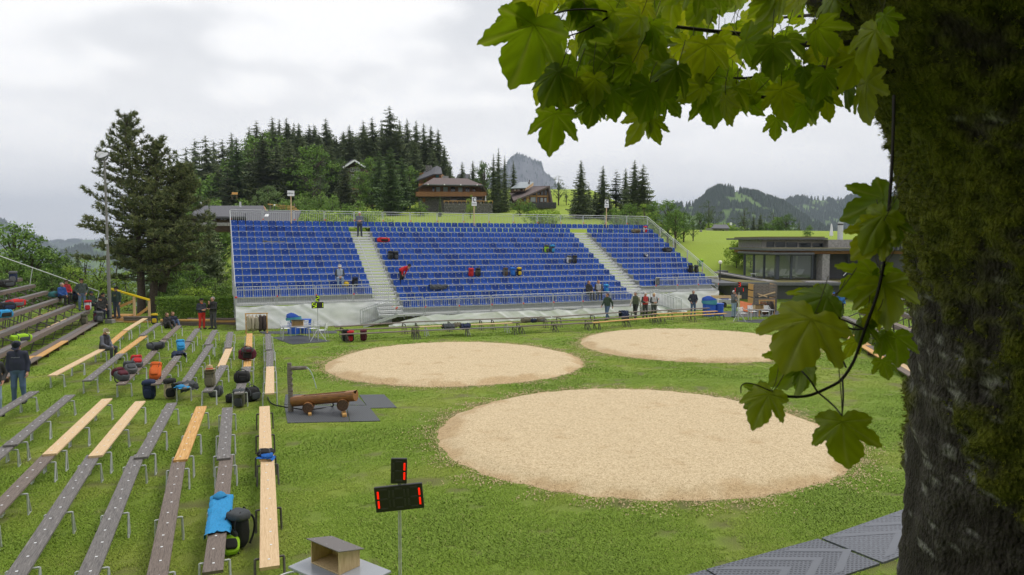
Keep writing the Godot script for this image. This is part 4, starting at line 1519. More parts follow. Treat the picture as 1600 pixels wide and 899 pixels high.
func garden_chair(label: String, at: Vector3, turn: float) -> void:
	var t := thing("garden_chair", label, "chair", at, turn, "white slatted garden chairs")
	for k in 4:
		var s := Geo.new()
		s.bx(-0.22, 0.43, -0.20 + k * 0.11, 0.22, 0.445, -0.11 + k * 0.11, 0.003)
		part("seat_slat", s, M.white_paint, t)
	for k in 4:
		var s := Geo.new()
		s.box(Transform3D(Basis(Vector3.RIGHT, -0.15), Vector3(0, 0.55 + k * 0.075, -0.235 - k * 0.011)), Vector3(0.42, 0.055, 0.012), 0.003)
		part("back_slat", s, M.white_paint, t)
	for s in [-1.0, 1.0]:
		part("frame", curve(PackedVector3Array([Vector3(s * 0.25, 0.0, 0.26), Vector3(s * 0.25, 0.40, 0.24), Vector3(s * 0.26, 0.62, 0.20), Vector3(s * 0.27, 0.67, 0.02), Vector3(s * 0.26, 0.68, -0.18), Vector3(s * 0.23, 0.82, -0.27)]), 0.014), M.galv, t)
		var l := Geo.new()
		l.rod(Vector3(s * 0.23, 0.82, -0.27), Vector3(s * 0.23, 0.44, -0.20), 0.013, 6)
		l.rod(Vector3(s * 0.23, 0.44, -0.20), Vector3(s * 0.25, 0.0, -0.28), 0.013, 6)
		part("rear_leg", l, M.galv, t)


func bin(label: String, at: Vector3, r: float, h: float, film: bool) -> void:
	var t := thing("waste_bin" if film else "plastic_drum", label, "bin" if film else "drum", at)
	var g := Geo.new()
	g.tube(PackedVector3Array([Vector3(0, 0, 0), Vector3(0, 0.04, 0), Vector3(0, h * 0.9, 0), Vector3(0, h * 0.9, 0), Vector3(0, h, 0)]), [r * 0.86, r * 0.88, r * 0.98, r * 1.05, r * 1.05], 20)
	part("body", g, M.blue_plastic, t)
	if film:
		var f := Geo.new()
		var n := 24
		f.tube(PackedVector3Array([Vector3(0, h * 0.74, 0), Vector3(0.01, h * 0.86, 0), Vector3(0, h * 0.98, 0)]), [r * 1.08, r * 1.16, r * 1.10], n, false, lump, 0.03)
		part("bag_film", f, M.teal_film, t)
		var l := Geo.new()
		l.tube(PackedVector3Array([Vector3(0, h, 0), Vector3(0, h + 0.06, 0), Vector3(0.02, h + 0.12, -0.03)]), [r * 1.1, r * 1.02, r * 0.6], 20)
		part("lid", l, M.blue_plastic, t)
	else:
		for k in 2:
			var b := Geo.new()
			b.tube(PackedVector3Array([Vector3(0, h * (0.33 + 0.33 * k), 0), Vector3(0, h * (0.36 + 0.33 * k), 0)]), [r * 1.05], 20)
			part("hoop", b, M.blue_plastic, t)


func coat_rack(label: String, at: Vector3, turn: float, wide: float, coats: Array) -> void:
	var t := thing("coat_rack", label, "coat rack", at, turn)
	for s in [-1.0, 1.0]:
		var g := Geo.new()
		g.bx(s * wide / 2 - 0.03, 0, -0.03, s * wide / 2 + 0.03, 1.12, 0.03, 0.004)
		g.bx(s * wide / 2 - 0.028, 0.0, -0.25, s * wide / 2 + 0.028, 0.05, 0.25, 0.004)
		part("post", g, M.amber0, t)
	var r := Geo.new()
	r.bx(-wide / 2 - 0.05, 1.06, -0.052, wide / 2 + 0.05, 1.12, -0.033, 0.003)
	part("rail", r, M.amber1, t)
	for k in coats.size():
		var e: Array = coats[k]
		var x: float = -wide / 2 + 0.06 + (wide - 0.12) * (k + 0.5) / coats.size()
		var spot := Transform3D(Basis(Vector3.UP, turn), at) * Vector3(x, 0.55, -0.04)
		var o := thing("hanging_jacket", e[1], "jacket", spot, turn + e[2], "jackets on the coat racks")
		var g := Geo.new()
		g.col = e[0]
		g.blob(Transform3D(), Vector3(0.26, 0.86, 0.34), 0.75, 16, 16, lump, 0.09, Vector3(k * 7.0, 2.0, 1.0))
		part("jacket_body", g, M.cloth, o)
		for s in [-1.0, 1.0]:
			var sl := Geo.new()
			sl.col = e[0] * 0.9
			sl.tube(PackedVector3Array([Vector3(0.02, 0.30, s * 0.15), Vector3(0.06, 0.05, s * 0.20), Vector3(0.05, -0.28, s * 0.19)]), [0.07, 0.065, 0.055], 8, true, lump, 0.02)
			part("sleeve", sl, M.cloth, o)
		var hk := Geo.new()
		hk.rod(Vector3(0, 0.42, 0), Vector3(0, 0.56, 0.0), 0.005, 5)
		hk.rod(Vector3(0.0, 0.43, -0.2), Vector3(0, 0.43, 0.2), 0.012, 6)
		part("hanger", hk, M.chalet_wood, o)


func make_props() -> void:
	make_mats()
	make_fountain()
	digit_board("black digit board with red bars on pole in the foreground", Vector3(-1.392, 0.0, -8.6), 0.06, 0.085, "bc", ["ef", "", "bc"], M.red_led, 1.862)
	digit_board("black digit board with lime-yellow digits before the white sheeting", Vector3(-9.857, 0.0, -35.867), 0.30, 0.0, "abged", ["afgcd", "ef", "bc"], M.lime_led, 1.828)
	digit_board("black digit board with red three beside grey-haired man", Vector3(14.361, 0.0, -44.803), -0.05, 0.0, "abgcd", ["ef", "", "bc"], M.red_led, 2.013)
	# near table with its box
	var tl := Vector3(-2.961, 0.74, -9.112)
	var tb := Vector3(-2.515, 0.74, -9.683)
	var tr := Vector3(-1.559, 0.74, -8.975)
	var mid := (tl + tr) * 0.5
	mid.y = 0.0
	table("grey speckled table under the open score box, bottom edge", mid, atan2(-(tr - tb).z, (tr - tb).x), (tr - tb).length(), (tl - tb).length())
	var ba := Vector3(-2.662, 0.742, -9.19)
	var bb := Vector3(-2.224, 0.742, -8.855)
	var face := (bb - ba)
	field_desk("open birch score box with grey lid on the foreground table", Vector3((ba.x + bb.x) / 2, 0.7415, (ba.z + bb.z) / 2), atan2(-face.z, face.x))
	var fc := thing("garden_chair", "curved metal chair rim beside the foreground table", "chair", Vector3(-2.867, 0.0, -8.89))
	part("armrest", curve(PackedVector3Array([Vector3(-0.15, 0.66, 0.12), Vector3(-0.16, 0.69, 0.0), Vector3(0.0, 0.70, -0.14), Vector3(0.2, 0.70, -0.14), Vector3(0.32, 0.68, 0.0)]), 0.014), M.galv, fc)
	part("seat", slab(-0.12, 0.42, -0.1, 0.3, 0.44, 0.3), M.white_paint, fc)
	for s in [[-0.13, 0.12], [0.3, 0.05], [-0.1, -0.1], [0.25, -0.12]]:
		var l := Geo.new()
		l.rod(Vector3(s[0], 0.0, s[1]), Vector3(s[0], 0.68, s[1]), 0.013, 6)
		part("leg", l, M.galv, fc)
	# tables before the stand
	var p1 := Vector3(-11.035, 0.0, -36.103)
	table("grey table with score box before the blue bin", p1, 0.25, 1.45, 0.75)
	field_desk("score box with grey lid on table by the blue bin", p1 + Vector3(0.1, 0.7415, 0.1), 0.25)
	garden_chair("white garden chair left of the table by blue bin", Vector3(-12.065, 0.0, -37.59), 0.4)
	garden_chair("white garden chair behind the table by blue bin", Vector3(-11.294, 0.0, -37.981), -0.2)
	garden_chair("white garden chair beside the lime-yellow digit board", Vector3(-10.565, 0.0, -37.59), -0.5)
	garden_chair("white garden chair right of the lime-yellow digit board", Vector3(-9.92, 0.0, -36.832), -1.6)
	bin("blue bin with teal bag behind the far score box", Vector3(-11.947, 0.0, -38.65), 0.36, 0.95, true)
	bin("blue drum beside blue bin behind the far tables", Vector3(-11.361, 0.0, -38.925), 0.29, 0.78, false)
	coat_rack("wooden coat rack with beige and brown jackets", Vector3(-14.078, 0.0, -38.925), 0.25, 1.1, [[Color(0.50, 0.44, 0.33), "beige jacket at left end of the coat rack", 0.1], [Color(0.55, 0.48, 0.37), "beige jacket second on the coat rack", -0.1], [Color(0.46, 0.41, 0.31), "beige jacket third on the coat rack", 0.15], [Color(0.09, 0.065, 0.055), "brown jacket fourth on the coat rack", 0.0], [Color(0.07, 0.05, 0.045), "brown jacket at right end of the coat rack", -0.15]])
	var p2 := Vector3(15.869, 0.0, -45.171)
	table("grey table with score box before the old board wall", p2, 0.0, 1.5, 0.8)
	field_desk("score box with grey lid on table before old board wall", p2 + Vector3(-0.1, 0.7415, 0.1), 0.1)
	garden_chair("white garden chair below the red digit three", Vector3(14.947, 0.0, -45.735), 0.5)
	garden_chair("white garden chair left behind the table at old board wall", Vector3(15.964, 0.0, -46.906), 0.1)
	garden_chair("white garden chair right behind the table at old board wall", Vector3(16.813, 0.0, -46.906), -0.2)
	bin("blue bin with teal bag at the stand's far corner", Vector3(13.418, 0.0, -48.138), 0.46, 1.12, true)
	bin("blue drum at the stand's far corner", Vector3(14.133, 0.0, -48.35), 0.33, 0.85, false)
	coat_rack("coat rack with brown jackets before the old board wall", Vector3(17.264, 0.0, -47.928), 0.0, 1.0, [[Color(0.20, 0.09, 0.045), "rust brown jacket at left end of rack by old board wall", 0.1], [Color(0.16, 0.075, 0.04), "rust brown jacket second on rack by old board wall", -0.1], [Color(0.07, 0.05, 0.045), "dark brown jacket third on rack by old board wall", 0.0], [Color(0.06, 0.045, 0.04), "dark brown jacket at right end of rack by old board wall", 0.1]])
	board_wall()
	lamp_post()
	wood_steps()


func slab(x0: float, y0: float, z0: float, x1: float, y1: float, z1: float, bev := 0.004) -> Geo:
	var g := Geo.new()
	g.bx(x0, y0, z0, x1, y1, z1, bev)
	return g


func board_wall() -> void:
	var t := thing("board_crate", "tall crate of weathered boards with steel corner posts", "crate", Vector3(18.156, 0.0, -50.805), 0.05)
	for s in [[0.0, 0.95], [1.05, 1.95]]:
		for k in 4:
			var y: float = lerpf(s[0], s[1], k / 4.0)
			var g := Geo.new()
			g.bx(-0.78, y + 0.08, 0, 0.78, y + 0.30 if s[0] == 0.0 else y + 0.29, 0.04, 0.004)
			part("board", g, M.old_board, t)
	for x in [-0.82, 0.82]:
		var g := Geo.new()
		g.bx(x - 0.035, 0, -0.03, x + 0.035, 1.98, 0.07, 0.004)
		part("corner_post", g, M.old_board, t)
	for x in [-0.80, 0.80]:
		for k in 4:
			var g := Geo.new()
			g.bx(x - 0.02, 0.08 + k * 0.5, -1.1, x + 0.02, 0.50 + k * 0.5, -0.04, 0.004)
			part("side_board", g, M.amber1, t)
	var b := Geo.new()
	b.beam(Vector3(-0.5, 1.12, 0.1), Vector3(0.7, 1.45, 0.09), 0.04, 0.08)
	b.beam(Vector3(-0.6, 1.35, 0.15), Vector3(0.1, 1.1, 0.15), 0.04, 0.07)
	part("loose_batten", b, M.pale1, t)
	var o := thing("orange_sheet", "orange tarpaulin sheet leaning beside the weathered crate", "tarpaulin", Vector3(16.67, 0.0, -50.341), 0.1)
	var g := Geo.new()
	g.box(Transform3D(Basis(Vector3.FORWARD, 0.22) * Basis(Vector3.RIGHT, -0.5), Vector3(0, 0.42, 0)), Vector3(0.95, 0.75, 0.03), 0.01)
	part("sheet", g, M.orange_sheet, o)
	var ba := Geo.new()
	ba.beam(Vector3(0.1, 0.02, 0.22), Vector3(0.52, 0.62, -0.02), 0.05, 0.12)
	part("batten", ba, M.old_board, o)
	var r := thing("timber_rail", "pale horizontal timber barrier behind the grey-haired man", "barrier", Vector3(16.223, 0.0, -52.753))
	var rg := Geo.new()
	rg.beam(Vector3(-1.4, 0.95, 0), Vector3(0.9, 0.95, -0.1), 0.05, 0.22)
	part("board", rg, M.pale1, r)
	for x in [-1.2, 0.7]:
		part("post", slab(x - 0.05, 0, -0.14, x + 0.05, 1.0, -0.06), M.pale0, r)
	# flower tub by the wall
	var tub := thing("parked_trailer", "low grey trailer body with blue load behind grey-haired man", "trailer", Vector3(16.733, 0.0, -53.783))
	part("body", slab(-0.9, 0.25, -1.4, 0.7, 0.62, -0.5), M.galv, tub)
	part("load", blob_geo(Vector3(0.6, 0.3, 0.5), Vector3(-0.3, 0.68, -0.9), Color(0.03, 0.10, 0.40)), M.cloth, tub)
	for x in [-0.5, 0.4]:
		var w := Geo.new()
		w.tube(PackedVector3Array([Vector3(x, 0.22, -0.52), Vector3(x, 0.22, -0.40)]), [0.22], 14)
		part("wheel", w, M.rubber_dark, tub)


func blob_geo(s: Vector3, at: Vector3, c: Color) -> Geo:
	var g := Geo.new()
	g.col = c
	g.blob(Transform3D(Basis(), at), s, 0.6, 8, 12, lump, s.y * 0.12, at)
	return g


func lamp_post() -> void:
	var b := Vector3(-24.872, 0.0, -43.733)
	var t := thing("lamp_post", "tall galvanised floodlight post with two round heads before the pine", "street lamp", b)
	var g := Geo.new()
	g.tube(PackedVector3Array([Vector3.ZERO, Vector3(0, 4.4, 0), Vector3(0, 4.4, 0), Vector3(0, 10.1, 0)]), [0.105, 0.095, 0.075, 0.06], 14)
	part("pole", g, mat(0.19, 0.185, 0.175, 0.55), t)
	var f := Geo.new()
	f.bx(-0.22, 0, -0.22, 0.22, 0.25, 0.22, 0.02)
	part("footing", f, M.concrete, t)
	for s in [[Vector3(0.10, 10.25, 0.25), 0.9, -0.3], [Vector3(-0.30, 10.30, -0.25), 1.35, 0.6]]:
		var tf := Transform3D(Basis(Vector3.UP, s[2]) * Basis(Vector3.RIGHT, s[1] * 0.75), s[0])
		var h := Geo.new()
		var pts := PackedVector3Array()
		for y in [-0.03, -0.03, 0.03, 0.09, 0.12]:
			pts.append(tf * Vector3(0, -y, 0))
		h.tube(pts, [0.34, 0.36, 0.36, 0.22, 0.10], 24)
		var o := part("lamp_head", h, M.lamp_head, t)
		var l := Geo.new()
		l.tube(PackedVector3Array([tf * Vector3(0, 0.034, 0), tf * Vector3(0, 0.042, 0)]), [0.30], 24)
		part("lens", l, M.lens, o)
		var br := Geo.new()
		br.rod(Vector3(0, 10.05, 0), tf * Vector3(0, -0.1, 0), 0.03, 8)
		part("bracket", br, M.galv, t)
	var bx := Geo.new()
	bx.bx(-0.09, 4.9, 0.08, 0.09, 5.15, 0.16, 0.01)
	part("junction_box", bx, M.galv, t)


func wood_steps() -> void:
	var b := Vector3(-24.242, 0.0, -44.621)
	var t := thing("timber_steps", "timber stair platform with yellow handrail beside the lamp post", "stairs", b)
	for k in 4:
		var g := Geo.new()
		g.bx(-1.05, 0.02 + k * 0.105, -0.75, 0.45 - k * 0.12, 0.11 + k * 0.105, 0.55 - k * 0.1, 0.008)
		part("step_board", g, M[["pale1", "amber0", "pale2", "amber1"][k]], t)
	var r := Geo.new()
	r.beam(Vector3(-1.3, 2.05, -0.5), Vector3(1.25, 1.35, -0.3), 0.10, 0.12, 0.01)
	part("handrail", r, M.yellow_paint, t)
	for x in [[-0.9, 1.9], [0.2, 1.55], [1.15, 1.32]]:
		part("post", slab(x[0] - 0.06, 0, -0.46, x[0] + 0.06, x[1], -0.34), M.pale0, t)
	for e in [[Vector3(0.2, 0.2, -0.4), Vector3(1.15, 0.9, -0.38)], [Vector3(-0.8, 0.9, -0.4), Vector3(0.2, 1.3, -0.38)]]:
		var g := Geo.new()
		g.beam(e[0], e[1], 0.05, 0.16)
		part("brace", g, M.amber0, t)
	for k in 3:
		var w := thing("plank_stack", ["pile of timber offcuts beside the yellow handrail stairs", "low log edging along hedge foot left of two standing men", "low log edging along hedge foot behind two standing men"][k], "timber", [Vector3(-23.301, 0.0, -43.908), Vector3(-19.581, 0.0, -42.22), Vector3(-18.254, 0.0, -42.879)][k])
		for j in 3:
			part("log", slab(-0.9 - 0.6 * minf(k, 1), 0.14 * j, -0.3 + 0.06 * j, 0.9 + 0.9 * minf(k, 1), 0.13 + 0.14 * j, -0.1 + 0.02 * j, 0.02), M[["amber1", "brown0", "brown2"][(j + k) % 3]], w)


const DYE := {
	"black": Color(0.016, 0.016, 0.018), "grey": Color(0.13, 0.135, 0.145), "red": Color(0.55, 0.02, 0.025), "blue": Color(0.02, 0.17, 0.62), "sky": Color(0.03, 0.30, 0.62), "lime": Color(0.35, 0.62, 0.02),
	"orange": Color(0.72, 0.14, 0.02), "navy": Color(0.018, 0.028, 0.075), "olive": Color(0.10, 0.10, 0.06), "maroon": Color(0.11, 0.015, 0.03), "teal": Color(0.03, 0.15, 0.16), "beige": Color(0.42, 0.36, 0.22),
	"white": Color(0.62, 0.63, 0.65), "green": Color(0.04, 0.30, 0.06), "yellow": Color(0.70, 0.48, 0.02), "brown": Color(0.10, 0.06, 0.035), "khaki": Color(0.17, 0.155, 0.10), "slate": Color(0.07, 0.075, 0.085)}


func backpack(label: String, at: Vector3, turn: float, lay: float, s: float, main: String, second: String, group: String) -> void:
	var o := thing("backpack", label, "backpack", at, turn, group)
	var t := Transform3D(Basis(Vector3.RIGHT, -lay * PI / 2), Vector3(0, 0.11 * lay * s, 0)).scaled_local(Vector3.ONE * s)
	var sv := at
	var b := Geo.new()
	b.col = DYE[main]
	b.blob(t * Transform3D(Basis(), Vector3(0, 0.24, 0)), Vector3(0.31, 0.48, 0.20), 0.55, 12, 18, lump, 0.035, sv)
	part("main_bag", b, M.cloth, o)
	var l := Geo.new()
	l.col = DYE[second]
	l.blob(t * Transform3D(Basis(Vector3.RIGHT, 0.12), Vector3(0, 0.475, 0.015)), Vector3(0.33, 0.13, 0.25), 0.6, 8, 16, lump, 0.03, sv * 2.0)
	part("lid", l, M.cloth, o)
	var p := Geo.new()
	p.col = DYE[second] * 0.85
	p.blob(t * Transform3D(Basis(), Vector3(0, 0.17, 0.10)), Vector3(0.23, 0.25, 0.10), 0.55, 8, 14, lump, 0.02, sv * 3.0)
	part("front_pocket", p, M.cloth, o)
	for q in [-1.0, 1.0]:
		var pts := PackedVector3Array()
		for e in [Vector3(q * 0.07, 0.47, -0.08), Vector3(q * 0.09, 0.42, -0.17), Vector3(q * 0.11, 0.25, -0.19), Vector3(q * 0.13, 0.06, -0.10)]:
			pts.append(t * e)
		var g := curve(pts, 0.016 * s, 6)
		g.c.fill(Color(0.02, 0.02, 0.022))
		part("strap", g, M.cloth, o)
		var w := PackedVector3Array()
		for e in [Vector3(q * 0.10, 0.54, 0.06), Vector3(q * 0.10, 0.42, 0.145), Vector3(q * 0.10, 0.30, 0.15)]:
			w.append(t * e)
		var g2 := curve(w, 0.008 * s, 5)
		g2.c.fill(Color(0.03, 0.03, 0.033))
		part("buckle_strap", g2, M.cloth, o)
	var hp := PackedVector3Array()
	for e in [Vector3(-0.04, 0.50, -0.09), Vector3(0, 0.56, -0.09), Vector3(0.04, 0.50, -0.09)]:
		hp.append(t * e)
	var hg := curve(hp, 0.009 * s, 5)
	hg.c.fill(Color(0.02, 0.02, 0.02))
	part("grab_loop", hg, M.cloth, o)


func duffel(label: String, at: Vector3, turn: float, s: Vector3, main: String, second: String, group: String) -> void:
	var o := thing("travel_bag", label, "bag", at, turn, group)
	var b := Geo.new()
	b.col = DYE[main]
	b.blob(Transform3D(Basis(), Vector3(0, s.y / 2, 0)), s, 0.55, 12, 20, lump, s.y * 0.14, at)
	part("bag_body", b, M.cloth, o)
	for q in [-0.28, 0.28]:
		var pts := PackedVector3Array()
		for k in 9:
			var a := PI * k / 8.0
			pts.append(Vector3(q * s.x + 0.02 * sin(a * 3.0), s.y / 2 + sin(a) * s.y * 0.53, cos(a) * s.z * 0.52))
		var g := curve(pts, 0.018, 6)
		g.c.fill(DYE[second])
		part("band", g, M.cloth, o)
	var hp := PackedVector3Array([Vector3(-0.28 * s.x, s.y, 0), Vector3(-0.1 * s.x, s.y * 1.18, 0.03), Vector3(0.1 * s.x, s.y * 1.18, 0.03), Vector3(0.28 * s.x, s.y, 0)])
	var hg := curve(hp, 0.012, 6)
	hg.c.fill(DYE[second])
	part("handle", hg, M.cloth, o)
	var p := Geo.new()
	p.col = DYE[second]
	p.blob(Transform3D(Basis(), Vector3(0.05, s.y * 0.42, s.z * 0.46)), Vector3(s.x * 0.55, s.y * 0.5, s.z * 0.22), 0.5, 6, 12, lump, 0.02, at)
	part("side_pocket", p, M.cloth, o)


func draped(label: String, called: String, category: String, at: Vector3, turn: float, long: float, over: float, hang: float, main: String, group: String, rough := 0.05) -> void:   # cloth laid over a plank whose top is at the node's height
	var o := thing(called, label, category, at, turn, group)
	var g := Geo.new()
	g.col = DYE[main]
	var nx := 22
	var nz := 26
	var full := over + hang * 2.0
	for lay in 2:
		for i in nz + 1:
			for k in nx + 1:
				var u := (float(k) / nx - 0.5) * long
				var s := (float(i) / nz - 0.5) * full
				var y := 0.0
				var z := s
				if absf(s) > over / 2:
					var e := absf(s) - over / 2
					z = signf(s) * (over / 2 + 0.012 + e * 0.12)
					y = -e
				var f := lump.get_noise_2d(u * 5.0 + at.x * 3.0, s * 5.0 + at.z)
				var f2 := lump.get_noise_2d(u * 14.0, s * 9.0 + at.x)
				var lift := rough * (0.55 + 0.9 * f + 0.35 * f2) + 0.012
				var p := Vector3(u * (1.0 + 0.15 * f), y, z)
				if absf(s) > over / 2:
					p.z += signf(s) * maxf(lift, 0.008)
					p.y += 0.06 * f
				else:
					p.y += maxf(lift, 0.008)
				if lay == 1:
					p += (Vector3(0, -0.006, 0) if absf(s) <= over / 2 else Vector3(0, 0, -signf(s) * 0.006))
				g.put(p, Vector3.UP if absf(s) <= over / 2 else Vector3(0, 0.2, signf(s)).normalized())
	for i in nz:
		for k in nx:
			var q := i * (nx + 1) + k
			g.face(q, q + 1, q + nx + 2)
			g.face(q, q + nx + 2, q + nx + 1)
	g.renormal(0)
	part("cloth", g, M.cloth, o)
	var b := Geo.new()
	b.col = DYE[main] * 0.8
	b.blob(Transform3D(Basis(Vector3.UP, 0.4), Vector3(-long * 0.5 + 0.13, 0.05, 0.02)), Vector3(0.26, 0.11, over * 0.9), 0.8, 8, 12, lump, 0.06, at)
	part("folded_edge", b, M.cloth, o)


func make_bags() -> void:
	var gb := "bags on the plank benches"
	var gs := "bags left on the blue seats"
	var gw := "bags on the wooden bleacher"
	# plank benches
	duffel("grey rolled bag on sixth bench row of rear block", Vector3(-15.039, 0.5, -29.745), 0.9, Vector3(0.72, 0.30, 0.36), "slate", "black", gb)
	backpack("sky-blue backpack lying on fifth bench row of rear block", Vector3(-13.713, 0.5, -29.215), 0.5, 0.7, 1.05, "sky", "sky", gb)
	draped("purple-blue jacket bundled below the sky-blue backpack", "jacket", "jacket", Vector3(-13.471, 0.51, -28.473), -0.9, 0.55, 0.30, 0.16, "navy", gb, 0.08)
	backpack("grey and red backpack, farthest of three on sixth bench row", Vector3(-13.367, 0.5, -25.172), 0.6, 0.8, 1.15, "grey", "red", gb)
	backpack("plain grey backpack, middle of three on sixth bench row", Vector3(-12.917, 0.5, -23.942), 0.7, 0.8, 1.15, "grey", "slate", gb)
	backpack("dark backpack with maroon lid, nearest of three on sixth bench row", Vector3(-12.493, 0.5, -22.719), 0.9, 0.85, 1.2, "slate", "maroon", gb)
	backpack("orange backpack with blue edges on fifth bench row", Vector3(-11.669, 0.5, -22.932), 0.3, 0.55, 1.15, "orange", "orange", gb)
	backpack("navy backpack standing on grass below the orange one", Vector3(-11.595, 0.0, -22.427), 0.2, 0.0, 1.15, "navy", "navy", gb)
	backpack("black and beige backpack standing against fourth bench row", Vector3(-10.92, 0.0, -22.427), 0.5, 0.08, 1.2, "beige", "black", gb)
	draped("black jacket draped over near end of fourth bench row", "jacket", "jacket", Vector3(-10.446, 0.5, -22.407), 1.05, 0.62, 0.30, 0.2, "slate", gb, 0.07)
	draped("light blue cushion at near end of fourth bench row", "seat_cushion", "cushion", Vector3(-10.27, 0.5, -21.807), 1.05, 0.35, 0.26, 0.01, "sky", gb, 0.02)
	backpack("khaki rucksack under straw hat on third bench row", Vector3(-9.386, 0.5, -21.807), 0.2, 0.1, 1.0, "khaki", "khaki", gb)
	straw_hat(Vector3(-9.376, 0.5, -21.807) + Vector3(0, 0.58, 0))
	duffel("round grey bag on grass beside third bench row", Vector3(-9.625, 0.0, -22.804), 0.2, Vector3(0.42, 0.34, 0.36), "slate", "grey", gb)
	duffel("black and red travel bag on second bench row of rear block", Vector3(-10.189, 0.5, -27.119), 0.1, Vector3(0.62, 0.44, 0.42), "maroon", "black", gb)
	duffel("small purple-grey bag atop the black and red travel bag", Vector3(-10.057, 0.82, -26.819), 0.3, Vector3(0.40, 0.20, 0.30), "slate", "maroon", gb)
	duffel("black bag on near end of second bench row of rear block", Vector3(-8.689, 0.5, -22.614), 0.3, Vector3(0.50, 0.36, 0.36), "black", "black", gb)
	backpack("grey-green rucksack standing under near end of second bench row", Vector3(-8.272, 0.0, -21.281), 0.0, 0.0, 1.05, "olive", "slate", gb)
	duffel("shiny black sack on grass right of second bench row", Vector3(-8.242, 0.0, -22.152), 0.9, Vector3(0.55, 0.44, 0.42), "black", "slate", gb)
	duffel("black bag on grass left of second bench row", Vector3(-8.758, 0.0, -21.972), 0.4, Vector3(0.40, 0.26, 0.32), "black", "black", gb)
	duffel("black bag on first bench row beside the green lawn", Vector3(-5.174, 0.52, -14.664), 0.1, Vector3(0.33, 0.14, 0.28), "black", "slate", gb)
	draped("folded blue cloth under black bag on first bench row", "folded_cloth", "cloth", Vector3(-5.126, 0.522, -14.525), 1.55, 0.22, 0.27, 0.01, "blue", gb, 0.015)
	draped("bright blue towel laid over second bench row of front block", "towel", "towel", Vector3(-4.888, 0.474, -11.609), 5.063, 1.75, 0.28, 0.07, "sky", gb, 0.03)
	backpack("black backpack standing beside the bright blue towel", Vector3(-4.496, 0.0, -11.34), -0.5, 0.05, 1.15, "black", "slate", gb)
	backpack("small lime and black backpack lying beside second bench row", Vector3(-4.451, 0.0, -10.985), 0.4, 0.65, 0.8, "lime", "black", gb)
	# at the stand's foot and on the long benches
	backpack("black backpack with red lid on grass by long benches", Vector3(-8.145, 0.0, -35.633), 0.1, 0.0, 1.05, "black", "red", gs)
	backpack("black backpack leaning left of the red-lidded backpack", Vector3(-8.404, 0.0, -35.633), -0.2, 0.1, 1.1, "black", "black", gs)
	backpack("dark red backpack on grass by long benches", Vector3(-7.548, 0.0, -35.867), 0.3, 0.05, 1.05, "maroon", "maroon", gs)
	draped("dark grey jacket heaped on middle long bench, left of khaki one", "jacket", "jacket", Vector3(-3.422, 0.56, -37.782), 0.3, 0.6, 0.26, 0.2, "slate", gs, 0.12)
	draped("khaki jacket heaped between two dark jackets on long bench", "jacket", "jacket", Vector3(-2.966, 0.56, -38.077), 0.3, 0.4, 0.26, 0.1, "khaki", gs, 0.13)
	draped("dark jacket heaped right of khaki jacket on long bench", "jacket", "jacket", Vector3(-2.508, 0.56, -37.929), 0.3, 0.5, 0.26, 0.2, "navy", gs, 0.10)
	duffel("khaki bag lying left on the long bench mid-stand", Vector3(0.78, 0.56, -39.147), 0.3, Vector3(0.62, 0.26, 0.3), "khaki", "olive", gs)
	duffel("navy bag lying between two khaki bags on long bench", Vector3(1.205, 0.56, -39.147), 0.3, Vector3(0.34, 0.22, 0.3), "navy", "black", gs)
	duffel("khaki bag with grey handle lying right on long bench", Vector3(1.608, 0.56, -39.463), 0.3, Vector3(0.5, 0.26, 0.3), "khaki", "grey", gs)
	draped("dark navy jacket hung over rear long bench beside walking man", "jacket", "jacket", Vector3(7.038, 0.645, -44.457), 0.3, 0.5, 0.26, 0.42, "navy", gs, 0.08)
